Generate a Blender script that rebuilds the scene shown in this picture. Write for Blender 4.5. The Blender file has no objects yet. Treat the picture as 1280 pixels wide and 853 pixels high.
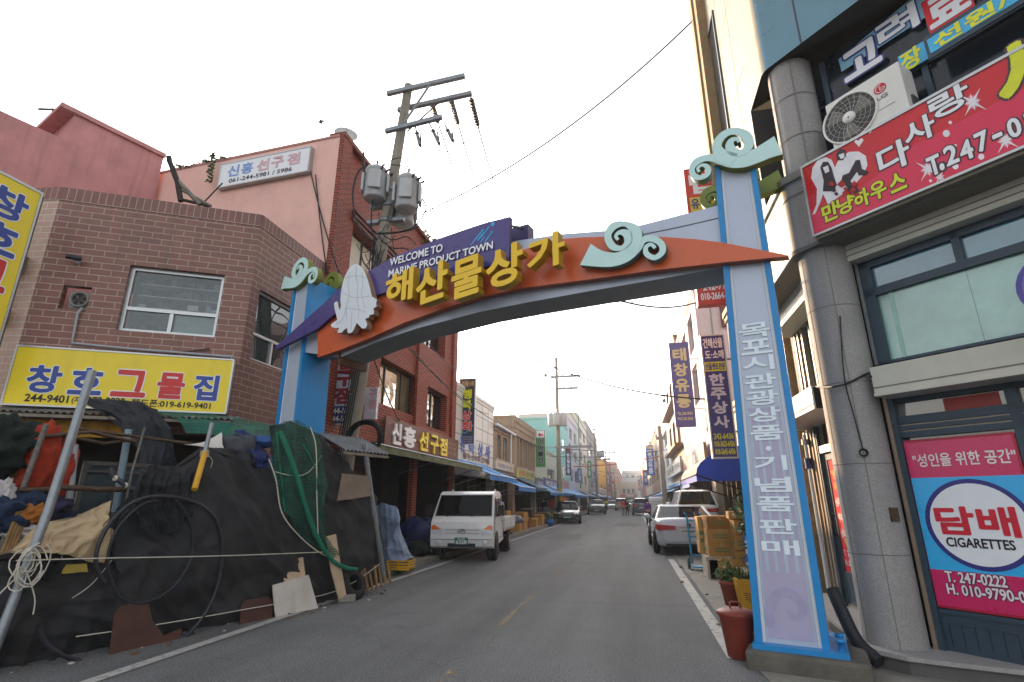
import bpy, bmesh, math, random
from mathutils import Vector, Matrix, noise
rad = math.radians
SC = bpy.context.scene
COL = SC.collection
random.seed(7)

# ------------------------------------------------------------------ camera, world, sun, exposure
F_PX, PITCH, YAW, EYE = 657.0, rad(16.858), rad(12.388), 1.5
cam_d = bpy.data.cameras.new("camera"); cam = bpy.data.objects.new("camera", cam_d); COL.objects.link(cam)
cam.location = (0, 0, EYE); cam.rotation_euler = (math.pi / 2 + PITCH, 0, YAW)
cam_d.sensor_width = 36; cam_d.lens = 36 * F_PX / 1280; cam_d.clip_end = 3000; cam_d.clip_start = .05
SC.camera = cam
SUN_AZ, SUN_EL = rad(31), rad(15.5)      # azimuth left of the street direction (+Y)
wd = bpy.data.worlds.new("World"); SC.world = wd; wd.use_nodes = True
nt = wd.node_tree; nt.nodes.clear()
sky = nt.nodes.new("ShaderNodeTexSky"); sky.sky_type = 'NISHITA'; sky.sun_disc = False
sky.sun_elevation = SUN_EL; sky.sun_rotation = -SUN_AZ; sky.air_density = 1.0; sky.dust_density = 4.0; sky.ozone_density = 1.0
hs = nt.nodes.new("ShaderNodeHueSaturation"); hs.inputs['Saturation'].default_value = .22
bg = nt.nodes.new("ShaderNodeBackground"); bg.inputs['Strength'].default_value = .15
wo = nt.nodes.new("ShaderNodeOutputWorld")
nt.links.new(sky.outputs[0], hs.inputs['Color']); nt.links.new(hs.outputs[0], bg.inputs['Color']); nt.links.new(bg.outputs[0], wo.inputs[0])
sun_d = bpy.data.lights.new("sun", 'SUN'); sun = bpy.data.objects.new("sun", sun_d); COL.objects.link(sun)
sun_d.energy = 2.3; sun_d.angle = rad(.6); sun_d.color = (1, .64, .34)
sdir = Vector((-math.sin(SUN_AZ) * math.cos(SUN_EL), math.cos(SUN_AZ) * math.cos(SUN_EL), math.sin(SUN_EL)))
sun.rotation_euler = sdir.to_track_quat('Z', 'Y').to_euler()
SC.view_settings.view_transform = 'Standard'; SC.view_settings.look = 'None'
SC.view_settings.exposure = 1.95; SC.view_settings.gamma = 1

# ------------------------------------------------------------------ measuring: photo pixel -> point on a plane
_R = cam.rotation_euler.to_matrix()
CAMP = Vector((0, 0, EYE))
def ray(x, y): return _R @ Vector(((x - 640) / F_PX, (426.5 - y) / F_PX, -1))
def G(x, y, z=0.0):
    d = ray(x, y); return CAMP + d * ((z - EYE) / d.z)
def atY(x, y, Y): d = ray(x, y); return CAMP + d * (Y / d.y)
def atX(x, y, X): d = ray(x, y); return CAMP + d * (X / d.x)
class Fr:
    """vertical plane: u along it (to the right for who looks at it), v up, w out of it towards the viewer"""
    def __init__(s, o, ang, w=0):
        a = rad(ang); s.ang = ang; s.u = Vector((math.cos(a), math.sin(a), 0)); s.n = Vector((math.sin(a), -math.cos(a), 0))
        s.o0 = Vector((o[0], o[1], 0)); s.o = s.o0 + s.n * w
    def off(s, w): return Fr(s.o + s.n * w, s.ang)
    def at(s, x, y):
        d = ray(x, y); return CAMP + d * (((s.o - CAMP).dot(s.n)) / d.dot(s.n))
    def uv(s, x, y): p = s.at(x, y); return (p - s.o).dot(s.u), p.z
    def P(s, u, v, w=0): return s.o + s.u * u + s.n * w + Vector((0, 0, v))
    def rc(s, x0, y0, x1, y1):          # top-left and bottom-right pixel -> u0,u1,v0,v1
        a = s.uv(x0, y0); b = s.uv(x1, y1); return a[0], b[0], b[1], a[1]

# ------------------------------------------------------------------ materials
MATS = {}
def lin(c):
    f = lambda v: (v / 255 / 12.92) if v / 255 <= .04045 else ((v / 255 + .055) / 1.055) ** 2.4
    return (f(c[0]), f(c[1]), f(c[2]), 1)
def M(name, col=None, rough=.6, metal=0, var=.14, scale=5, grime=0, bump=0, spec=.4, bscale=60, coat=0):
    """plain surface with its own blotches, dirt streaks and roughness variation"""
    if name in MATS: return MATS[name]
    m = bpy.data.materials.new(name); m.use_nodes = True; n = m.node_tree.nodes; l = m.node_tree.links
    b = n['Principled BSDF']; c = lin(col)
    b.inputs['Roughness'].default_value = rough; b.inputs['Metallic'].default_value = metal
    b.inputs['Specular IOR Level'].default_value = spec; b.inputs['Coat Weight'].default_value = coat
    tc = n.new('ShaderNodeTexCoord')
    nz = n.new('ShaderNodeTexNoise'); nz.inputs['Scale'].default_value = scale; nz.inputs['Detail'].default_value = 6; nz.inputs['Roughness'].default_value = .65
    l.new(tc.outputs['Object'], nz.inputs['Vector'])
    mr = n.new('ShaderNodeMapRange'); mr.inputs['From Min'].default_value = .3; mr.inputs['From Max'].default_value = .7
    mr.inputs['To Min'].default_value = 1 - var; mr.inputs['To Max'].default_value = 1 + var * .6
    l.new(nz.outputs['Fac'], mr.inputs['Value'])
    mx = n.new('ShaderNodeMix'); mx.data_type = 'RGBA'; mx.blend_type = 'MULTIPLY'; mx.inputs[0].default_value = 1
    mx.inputs[6].default_value = c; l.new(mr.outputs[0], mx.inputs[7]); out = mx.outputs[2]
    if grime:
        mp = n.new('ShaderNodeMapping'); mp.inputs['Scale'].default_value = (5, 5, .35); l.new(tc.outputs['Object'], mp.inputs['Vector'])
        g = n.new('ShaderNodeTexNoise'); g.inputs['Scale'].default_value = 1.3; g.inputs['Detail'].default_value = 5; l.new(mp.outputs[0], g.inputs['Vector'])
        gr = n.new('ShaderNodeMapRange'); gr.inputs['From Min'].default_value = .5; gr.inputs['From Max'].default_value = .78
        gr.inputs['To Min'].default_value = 0; gr.inputs['To Max'].default_value = grime; l.new(g.outputs['Fac'], gr.inputs['Value'])
        m2 = n.new('ShaderNodeMix'); m2.data_type = 'RGBA'; m2.inputs[7].default_value = (.06, .05, .04, 1)
        l.new(gr.outputs[0], m2.inputs[0]); l.new(out, m2.inputs[6]); out = m2.outputs[2]
    l.new(out, b.inputs['Base Color'])
    rr = n.new('ShaderNodeMapRange'); rr.inputs['To Min'].default_value = max(.03, rough - .12); rr.inputs['To Max'].default_value = min(1, rough + .12)
    l.new(nz.outputs['Fac'], rr.inputs['Value']); l.new(rr.outputs[0], b.inputs['Roughness'])
    if bump:
        n2 = n.new('ShaderNodeTexNoise'); n2.inputs['Scale'].default_value = bscale; n2.inputs['Detail'].default_value = 5; l.new(tc.outputs['Object'], n2.inputs['Vector'])
        bp = n.new('ShaderNodeBump'); bp.inputs['Strength'].default_value = bump; bp.inputs['Distance'].default_value = .02
        l.new(n2.outputs['Fac'], bp.inputs['Height']); l.new(bp.outputs[0], b.inputs['Normal'])
    MATS[name] = m; return m
def brick(name, c1, c2, mortar, w, h, mort=.012, rough=.6, offset=.5, bump=.5, grime=.25, spec=.4):
    if name in MATS: return MATS[name]
    m = M(name, c1, rough=rough, var=.14, scale=1.6, grime=grime, spec=spec); n = m.node_tree.nodes; l = m.node_tree.links
    uv = n.new('ShaderNodeUVMap'); uv.uv_map = 'UVMap'
    bt = n.new('ShaderNodeTexBrick'); bt.inputs['Scale'].default_value = 1; bt.inputs['Brick Width'].default_value = w; bt.inputs['Row Height'].default_value = h
    bt.inputs['Mortar Size'].default_value = mort; bt.inputs['Mortar Smooth'].default_value = .2; bt.offset = offset; bt.inputs['Bias'].default_value = -.1
    bt.inputs['Color1'].default_value = lin(c1); bt.inputs['Color2'].default_value = lin(c2); bt.inputs['Mortar'].default_value = lin(mortar)
    l.new(uv.outputs[0], bt.inputs['Vector'])
    mx = [x for x in n if x.type == 'MIX' and x.blend_type == 'MULTIPLY'][0]; l.new(bt.outputs['Color'], mx.inputs[6])
    bp = n.new('ShaderNodeBump'); bp.invert = True; bp.inputs['Strength'].default_value = bump; bp.inputs['Distance'].default_value = .01
    l.new(bt.outputs['Fac'], bp.inputs['Height']); l.new(bp.outputs[0], n['Principled BSDF'].inputs['Normal'])
    return m
def glass(name, tint, rough=.04, mixf=.5, clear=0.0):
    """window pane: tinted body with sharp sky reflection, wavy; clear = share of it one can see through"""
    if name in MATS: return MATS[name]
    m = M(name, tint, rough=rough, var=.25, scale=2.2, spec=.9); n = m.node_tree.nodes; l = m.node_tree.links
    b = n['Principled BSDF']; b.inputs['Roughness'].default_value = rough
    for k in list(b.inputs['Roughness'].links): l.remove(k)
    b.inputs['IOR'].default_value = 1.7
    tc = n.new('ShaderNodeTexCoord'); n2 = n.new('ShaderNodeTexNoise'); n2.inputs['Scale'].default_value = 1.1; n2.inputs['Detail'].default_value = 1
    l.new(tc.outputs['Object'], n2.inputs['Vector'])
    bp = n.new('ShaderNodeBump'); bp.inputs['Strength'].default_value = .06; bp.inputs['Distance'].default_value = .3; l.new(n2.outputs['Fac'], bp.inputs['Height']); l.new(bp.outputs[0], b.inputs['Normal'])
    if clear:
        t = n.new('ShaderNodeBsdfTransparent'); t.inputs[0].default_value = (.8, .86, .86, 1)
        ms = n.new('ShaderNodeMixShader'); ms.inputs[0].default_value = clear
        l.new(b.outputs[0], ms.inputs[1]); l.new(t.outputs[0], ms.inputs[2]); l.new(ms.outputs[0], n['Material Output'].inputs[0])
    return m
def netmat(name, col, dens, cell=.03):
    """fishing net: threads of a woven grid over open air"""
    if name in MATS: return MATS[name]
    m = M(name, col, rough=.7, var=.3); n = m.node_tree.nodes; l = m.node_tree.links
    t = n.new('ShaderNodeBsdfTransparent'); ms = n.new('ShaderNodeMixShader')
    uv = n.new('ShaderNodeUVMap'); uv.uv_map = 'UVMap'
    bt = n.new('ShaderNodeTexBrick'); bt.offset = 0; bt.inputs['Scale'].default_value = 1; bt.inputs['Brick Width'].default_value = cell; bt.inputs['Row Height'].default_value = cell
    bt.inputs['Mortar Size'].default_value = cell * .16; bt.inputs['Mortar Smooth'].default_value = .3
    l.new(uv.outputs[0], bt.inputs['Vector'])
    tc = n.new('ShaderNodeTexCoord'); nz = n.new('ShaderNodeTexNoise'); nz.inputs['Scale'].default_value = 3; nz.inputs['Detail'].default_value = 4; l.new(tc.outputs['Object'], nz.inputs['Vector'])
    mr = n.new('ShaderNodeMapRange'); mr.inputs['From Min'].default_value = .35; mr.inputs['From Max'].default_value = .65; mr.inputs['To Min'].default_value = dens - .2; mr.inputs['To Max'].default_value = dens + .2
    l.new(nz.outputs['Fac'], mr.inputs['Value'])
    mm = n.new('ShaderNodeMath'); mm.operation = 'MAXIMUM'; l.new(bt.outputs['Fac'], mm.inputs[0]); l.new(mr.outputs[0], mm.inputs[1])
    l.new(mm.outputs[0], ms.inputs[0]); l.new(t.outputs[0], ms.inputs[1]); l.new(n['Principled BSDF'].outputs[0], ms.inputs[2]); l.new(ms.outputs[0], n['Material Output'].inputs[0])
    return m

# ------------------------------------------------------------------ mesh builder
class MB:
    def __init__(s): s.v = []; s.f = []; s.m = []; s.sm = []
    def face(s, pts, mat, smooth=False):
        i = len(s.v); s.v += [Vector(p) for p in pts]; s.f.append(tuple(range(i, i + len(pts)))); s.m.append(mat); s.sm.append(smooth); return s
    def mesh(s, vs, fs, mat, smooth=False):
        i = len(s.v); s.v += [Vector(p) for p in vs]
        for f in fs: s.f.append(tuple(i + k for k in f)); s.m.append(mat); s.sm.append(smooth)
        return s
    def hexa(s, p, mat):                 # 8 corners: bottom 0-3 ccw, top 4-7
        return s.mesh(p, [(3, 2, 1, 0), (4, 5, 6, 7), (0, 1, 5, 4), (1, 2, 6, 5), (2, 3, 7, 6), (3, 0, 4, 7)], mat)
    def fbox(s, fr, u0, u1, v0, v1, w0, w1, mat):
        P = fr.P
        return s.hexa([P(u0, v0, w1), P(u1, v0, w1), P(u1, v0, w0), P(u0, v0, w0), P(u0, v1, w1), P(u1, v1, w1), P(u1, v1, w0), P(u0, v1, w0)], mat)
    def wbox(s, x0, x1, y0, y1, z0, z1, mat):
        return s.hexa([(x0, y0, z0), (x1, y0, z0), (x1, y1, z0), (x0, y1, z0), (x0, y0, z1), (x1, y0, z1), (x1, y1, z1), (x0, y1, z1)], mat)
    def obox(s, c, size, mat, rz=0, tilt=None):   # box standing on c, turned by rz (degrees)
        a, b, h = size[0] / 2, size[1] / 2, size[2]
        R = Matrix.Rotation(rad(rz), 3, 'Z')
        if tilt: R = R @ Matrix.Rotation(rad(tilt[0]), 3, 'X') @ Matrix.Rotation(rad(tilt[1]), 3, 'Y')
        pts = [(-a, -b, 0), (a, -b, 0), (a, b, 0), (-a, b, 0), (-a, -b, h), (a, -b, h), (a, b, h), (-a, b, h)]
        return s.hexa([Vector(c) + R @ Vector(p) for p in pts], mat)
    def fpoly(s, fr, pts, w0, w1, mat, side=None, back=False):
        n = len(pts); side = side or mat
        ar = sum(pts[i][0] * pts[(i + 1) % n][1] - pts[(i + 1) % n][0] * pts[i][1] for i in range(n))
        if ar < 0: pts = pts[::-1]
        s.face([fr.P(u, v, w1) for u, v in pts], mat)
        if back: s.face([fr.P(u, v, w0) for u, v in pts[::-1]], side)
        for i in range(n):
            a, b = pts[i], pts[(i + 1) % n]
            s.face([fr.P(a[0], a[1], w0), fr.P(b[0], b[1], w0), fr.P(b[0], b[1], w1), fr.P(a[0], a[1], w1)], side)
        return s
    def ribbon(s, fr, pts, w0, w1, mat, side=None, ends=True):   # (u,v,half width) centre line -> extruded band
        side = side or mat; L = []; Rr = []
        sp = []
        for i in range(len(pts) - 1):    # catmull-rom
            p0 = pts[max(i - 1, 0)]; p1 = pts[i]; p2 = pts[i + 1]; p3 = pts[min(i + 2, len(pts) - 1)]
            for k in range(4):
                t = k / 4
                sp.append(tuple(.5 * ((2 * p1[j]) + (-p0[j] + p2[j]) * t + (2 * p0[j] - 5 * p1[j] + 4 * p2[j] - p3[j]) * t * t + (-p0[j] + 3 * p1[j] - 3 * p2[j] + p3[j]) * t ** 3) for j in range(3)))
        sp.append(pts[-1])
        for i, p in enumerate(sp):
            a = sp[max(i - 1, 0)]; b = sp[min(i + 1, len(sp) - 1)]
            t = Vector((b[0] - a[0], b[1] - a[1])); t.normalize(); nn = Vector((-t.y, t.x))
            L.append((p[0] + nn.x * p[2], p[1] + nn.y * p[2])); Rr.append((p[0] - nn.x * p[2], p[1] - nn.y * p[2]))
        P = fr.P
        for i in range(len(sp) - 1):
            s.face([P(*Rr[i], w1), P(*Rr[i + 1], w1), P(*L[i + 1], w1), P(*L[i], w1)], mat)
            s.face([P(*Rr[i], w0), P(*L[i], w0), P(*L[i + 1], w0), P(*Rr[i + 1], w0)], side)
            s.face([P(*L[i], w1), P(*L[i + 1], w1), P(*L[i + 1], w0), P(*L[i], w0)], side)
            s.face([P(*Rr[i], w0), P(*Rr[i + 1], w0), P(*Rr[i + 1], w1), P(*Rr[i], w1)], side)
        for i in (0, len(sp) - 1):
            s.face([P(*L[i], w1), P(*Rr[i], w1), P(*Rr[i], w0), P(*L[i], w0)], side)
        return s
    def tube(s, pts, r, mat, seg=6, r1=None, cap=True):
        pts = [Vector(p) for p in pts]; n = len(pts); rings = []; up = None
        for i, p in enumerate(pts):
            t = (pts[min(i + 1, n - 1)] - pts[max(i - 1, 0)])
            if t.length < 1e-9: t = Vector((0, 0, 1))
            t.normalize()
            if up is None:
                up = Vector((0, 0, 1)) if abs(t.z) < .9 else Vector((1, 0, 0))
            a = t.cross(up)
            if a.length < 1e-6: a = t.orthogonal()
            a.normalize(); b = a.cross(t); up = b
            rr = r if r1 is None else r + (r1 - r) * i / (n - 1)
            rings.append([p + (a * math.cos(2 * math.pi * k / seg) + b * math.sin(2 * math.pi * k / seg)) * rr for k in range(seg)])
        vs = [q for rg in rings for q in rg]; fs = []
        for i in range(n - 1):
            for k in range(seg):
                fs.append((i * seg + k, i * seg + (k + 1) % seg, (i + 1) * seg + (k + 1) % seg, (i + 1) * seg + k))
        s.mesh(vs, fs, mat, True)
        if cap:
            s.face(rings[0], mat); s.face(rings[-1][::-1], mat)
        return s
    def lathe(s, c, prof, mat, seg=20, axis=None, smooth=True):   # prof [(r, h)]
        c = Vector(c); ax = Vector(axis or (0, 0, 1)).normalized(); a = ax.orthogonal().normalized(); b = ax.cross(a)
        vs = [c + ax * h + (a * math.cos(2 * math.pi * k / seg) + b * math.sin(2 * math.pi * k / seg)) * max(r, 1e-4) for r, h in prof for k in range(seg)]
        fs = [(i * seg + k, i * seg + (k + 1) % seg, (i + 1) * seg + (k + 1) % seg, (i + 1) * seg + k) for i in range(len(prof) - 1) for k in range(seg)]
        return s.mesh(vs, fs, mat, smooth)
    def sheet(s, rows, mat, nu=16, nv=10, amp=0, fq=2.0, seed=0, smooth=True, fold=None):
        """cloth: rows of 3D poly-lines, resampled to a grid and crumpled"""
        def samp(pl, t):
            n = len(pl) - 1; x = t * n; i = min(int(x), n - 1); return Vector(pl[i]).lerp(Vector(pl[i + 1]), x - i)
        vs = []
        for j in range(nv + 1):
            y = j / nv * (len(rows) - 1); k = min(int(y), len(rows) - 2)
            for i in range(nu + 1):
                p = samp(rows[k], i / nu).lerp(samp(rows[k + 1], i / nu), y - k)
                if amp:
                    q = p * fq + Vector((seed * 3.1, seed * 1.7, 0))
                    p = p + Vector((noise.noise(q), noise.noise(q + Vector((9, 2, 4))), noise.noise(q + Vector((3, 8, 1))) * .6)) * amp
                    q2 = q * 3.3; p = p + Vector((noise.noise(q2), noise.noise(q2 + Vector((5, 1, 7))), 0)) * amp * .3
                if fold:             # hanging folds: (depth, folds across, direction, slant)
                    q3 = Vector((i / nu * fold[1] + j / nv * fold[3], j / nv * 1.1, seed * 1.9)); h = 1 - abs(noise.noise(q3)) * 2.4; q4 = Vector((i / nu * fold[1] * .45 - j / nv * 2.2, j / nv * 4, seed * .7)); h2 = 1 - abs(noise.noise(q4)) * 2.6
                    p = p + fold[2] * (fold[0] * h + fold[0] * .7 * h2)
                vs.append(p)
        fs = [(j * (nu + 1) + i, j * (nu + 1) + i + 1, (j + 1) * (nu + 1) + i + 1, (j + 1) * (nu + 1) + i) for j in range(nv) for i in range(nu)]
        return s.mesh(vs, fs, mat, smooth)
    def blob(s, c, r, mat, amp=.2, fq=2.0, seed=0, sub=3, floor=None, ridge=0):
        bm = bmesh.new(); bmesh.ops.create_icosphere(bm, subdivisions=sub, radius=1); c = Vector(c); r = Vector(r)
        for v in bm.verts:
            d = v.co.copy(); q = d * fq + Vector((seed * 5.3, seed, seed * 2.1))
            k = 1 + amp * noise.noise(q) + amp * .5 * noise.noise(q * 2.7)
            if ridge: k += ridge * (1 - abs(noise.noise(q * 1.6)) * 3)
            v.co = Vector((d.x * r.x, d.y * r.y, d.z * r.z)) * k + c
            if floor is not None: v.co.z = max(v.co.z, floor)
        s.mesh([v.co.copy() for v in bm.verts], [tuple(v.index for v in f.verts) for f in bm.faces], mat, True); bm.free(); return s
    def wall(s, fr, u0, u1, v0, v1, ops, mat, depth=.15, w=0, rev=None):
        """facade rectangle with real openings: ops = [(a,b,c,d)] u0,u1,v0,v1, reveals of `depth`"""
        us = sorted({u0, u1, *[x for o in ops for x in o[:2]]}); vs = sorted({v0, v1, *[x for o in ops for x in o[2:4]]})
        for i in range(len(us) - 1):
            for j in range(len(vs) - 1):
                cu, cv = (us[i] + us[i + 1]) / 2, (vs[j] + vs[j + 1]) / 2
                if cu < u0 or cu > u1 or cv < v0 or cv > v1: continue
                if any(o[0] < cu < o[1] and o[2] < cv < o[3] for o in ops): continue
                s.face([fr.P(us[i], vs[j], w), fr.P(us[i + 1], vs[j], w), fr.P(us[i + 1], vs[j + 1], w), fr.P(us[i], vs[j + 1], w)], mat)
        rev = rev or mat
        for o in ops:
            a, b, c, d = o[:4]; q = [(a, c), (b, c), (b, d), (a, d)]
            for k in range(4):
                p, r = q[k], q[(k + 1) % 4]
                s.face([fr.P(p[0], p[1], w), fr.P(r[0], r[1], w), fr.P(r[0], r[1], w - depth), fr.P(p[0], p[1], w - depth)][::-1], rev)
        return s
    def build(s, name, parent=None, origin=None, bevel=0):
        me = bpy.data.meshes.new(name); mats = []
        for m in s.m:
            if m not in mats: mats.append(m)
        o0 = Vector((0, 0, 0))
        if origin is True and s.v:
            o0 = Vector(((min(p.x for p in s.v) + max(p.x for p in s.v)) / 2, (min(p.y for p in s.v) + max(p.y for p in s.v)) / 2, min(p.z for p in s.v)))
        elif origin: o0 = Vector(origin)
        me.from_pydata([p - o0 for p in s.v], [], s.f)
        for m in mats: me.materials.append(m)
        ix = {m: i for i, m in enumerate(mats)}
        me.polygons.foreach_set('material_index', [ix[m] for m in s.m]); me.polygons.foreach_set('use_smooth', s.sm)
        me.update()
        uvl = me.uv_layers.new(name='UVMap'); data = [0.0] * (2 * len(me.loops))
        for p in me.polygons:
            nn = p.normal
            if abs(nn.z) > .75: t = None
            else:
                t = Vector((-nn.y, nn.x, 0)).normalized()
            for li in p.loop_indices:
                co = s.v[me.loops[li].vertex_index]
                if t is None: data[2 * li] = co.x; data[2 * li + 1] = co.y
                else: data[2 * li] = co.x * t.x + co.y * t.y; data[2 * li + 1] = co.z
        uvl.data.foreach_set('uv', data)
        ob = bpy.data.objects.new(name, me); COL.objects.link(ob); ob.location = o0
        if bevel:
            bv = ob.modifiers.new('bevel', 'BEVEL'); bv.width = bevel; bv.segments = 2; bv.limit_method = 'ANGLE'; bv.angle_limit = rad(40)
        if parent is not None: attach(ob, parent)
        return ob
def world_loc(o):
    v = Vector(o.location)
    if o.parent is not None and o.parent_type == 'OBJECT': v = o.matrix_parent_inverse @ v; v = world_mat(o.parent) @ v
    return v
def world_mat(o):
    m = Matrix.LocRotScale(o.location, o.rotation_euler, o.scale)
    if o.parent is not None: m = world_mat(o.parent) @ o.matrix_parent_inverse @ m
    return m
def attach(o, parent):
    o.parent = parent; o.matrix_parent_inverse = world_mat(parent).inverted()
def tag(o, label, cat, group=None):
    o['label'] = label; o['category'] = cat; o['kind'] = 'thing'
    if group: o['group'] = group
    return o
def thing(name, label, cat, loc=(0, 0, 0), group=None):
    o = bpy.data.objects.new(name, None); COL.objects.link(o); o.location = loc; o.empty_display_size = .2
    return tag(o, label, cat, group)
def struct(o): o['kind'] = 'structure'; return o
def kids(o): return [c for c in bpy.data.objects if c.parent is o]
def clone(src, loc, rotz=None, label=None, group=None, scale=None):
    """a copy of a thing with copies of its parts and sub-parts (mesh data shared)"""
    def cp(o, par):
        c = o.copy(); COL.objects.link(c)
        if par is not None: c.parent = par
        for k in KID.setdefault(o, kids(o)): cp(k, c)
        return c
    r = cp(src, None); r.location = loc
    if rotz is not None: r.rotation_euler = (0, 0, rotz)
    if scale: r.scale = (scale,) * 3
    if label: r['label'] = label
    if group: r['group'] = group
    return r
KID = {}

# ------------------------------------------------------------------ lettering
_TX = {}
def glyphs(sx):
    if sx not in _TX:
        c = bpy.data.curves.new('lettering', 'FONT'); c.body = sx; c.offset = .012; c.resolution_u = 3
        o = bpy.data.objects.new('lettering', c); COL.objects.link(o)
        dg = bpy.context.evaluated_depsgraph_get(); me = bpy.data.meshes.new_from_object(o.evaluated_get(dg))
        vs = [(v.co.x, v.co.y) for v in me.vertices]; fs = [tuple(p.vertices) for p in me.polygons]
        x0 = min(v[0] for v in vs); x1 = max(v[0] for v in vs); y0 = min(v[1] for v in vs); y1 = max(v[1] for v in vs)
        _TX[sx] = (vs, fs, x0, x1, y0, y1)
        bpy.data.objects.remove(o); bpy.data.curves.remove(c); bpy.data.meshes.remove(me)
    return _TX[sx]
def text(mb, sx, fr, u0, u1, v0, v1, w, mat, bold=1.0, outline=None, orad=.06, ext=0, side=None, skew=0, slope=0, warp=None):
    """letters stretched into the box u0..u1, v0..v1 of a frame, w in front of it; bold by stacked shifted copies"""
    vs, fs, x0, x1, y0, y1 = glyphs(sx)
    sxx = (u1 - u0) / (x1 - x0); syy = (v1 - v0) / (y1 - y0); em = abs(syy)
    def ring(r, n): return [(r * math.cos(2 * math.pi * k / n + .4), r * math.sin(2 * math.pi * k / n + .4)) for k in range(n)]
    def put(shifts, w, mat, dz):
        for k, (a, b) in enumerate(shifts):
            pts = []
            for x, y in vs:
                s_, t_ = (x - x0) / (x1 - x0), (y - y0) / (y1 - y0)
                u = u0 + s_ * (u1 - u0) + a * em + skew * (t_) * (v1 - v0); v = v0 + t_ * (v1 - v0) + b * em + slope * (u - u0)
                if warp: u, v = warp(u, v)
                pts.append(fr.P(u, v, w + k * dz))
            mb.mesh(pts, fs, mat)
            if ext:
                cnt = {}
                for f in fs:
                    for i in range(len(f)):
                        e = (f[i], f[(i + 1) % len(f)]); cnt[e] = 1
                off = fr.n * (-ext); i0 = len(mb.v); mb.v += [p + off for p in pts]; base = i0 - len(pts)
                for (p, q) in list(cnt):
                    if (q, p) not in cnt:
                        mb.f.append((base + q, base + p, i0 + p, i0 + q)); mb.m.append(side or mat); mb.sm.append(False)
    if outline: put(ring(orad + .02 * bold, 10), w, outline, .00012); w += .0022
    put([(0, 0)] + (ring(.022 * bold, 6) if bold else []), w, mat, .00025)
def vtext(mb, sx, fr, u0, u1, vtop, vbot, w, mat, gap=.12, **k):
    h = (vtop - vbot) / len(sx)
    for i, ch in enumerate(sx):
        if ch == ' ': continue
        text(mb, ch, fr, u0, u1, vtop - h * (i + 1 - gap / 2), vtop - h * (i + gap / 2), w, mat, **k)
def window(parent, fr, a, b, c, d, fm, gm, depth=.12, vs=(), hs=(), fw=.05, w=0, label=None, sub=None, gm2=None):
    """frame part with pane sub-part, set back `depth`; vs / hs = positions of mullions and transoms (shares)"""
    f = MB(); W = w - depth
    f.fbox(fr, a + .002, b - .002, d - fw, d - .002, W - .05, W + .012, fm); f.fbox(fr, a + .002, b - .002, c + .002, c + fw, W - .05, W + .012, fm)
    f.fbox(fr, a + .002, a + fw, c + fw, d - fw, W - .05, W + .01, fm); f.fbox(fr, b - fw, b - .002, c + fw, d - fw, W - .05, W + .01, fm)
    for t in vs:
        if isinstance(t, tuple): x, y0, y1 = a + (b - a) * t[0], c + (d - c) * t[1], c + (d - c) * t[2]
        else: x, y0, y1 = a + (b - a) * t, c, d
        f.fbox(fr, x - fw * .5, x + fw * .5, y0 + fw * .6, y1 - fw * .6, W - .045, W + .005, fm)
    for t in hs:
        y = c + (d - c) * t; f.fbox(fr, a + fw, b - fw, y - fw * .5, y + fw * .5, W - .045, W + .007, fm)
    wn = f.build('window', parent)
    g = MB(); g.face([fr.P(a, c, W - .03), fr.P(b, c, W - .03), fr.P(b, d, W - .03), fr.P(a, d, W - .03)], gm); g.build('pane', wn)
    return wn
# ================================================================== frames of the place
CHO = G(1179, 811, .16)
A1 = Fr((-6.6, 7.72), 29.4)              # brown brick house, face towards the crossing
A2 = Fr((-6.6, 0), 90)                   # left street front (u = y)
LF = A2
Q = Fr((-6.6, 9.95), -3.5)               # pink flank wall of the red brick house
BW = Fr((-12.15, 10.15), 70)             # dark pink house behind
ARO = G(945, 808, .16); AR = Fr((ARO.x, ARO.y), -16.5)   # gate, standing on its plinth
CH = Fr((CHO.x, CHO.y), -47.5)           # cut corner of the right-hand house
def RF(x): return Fr((x, 0), -90)        # right street front (u = -y)
NF = Fr((-5.88, 4.43), 73.3)             # front of the net stall

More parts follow.
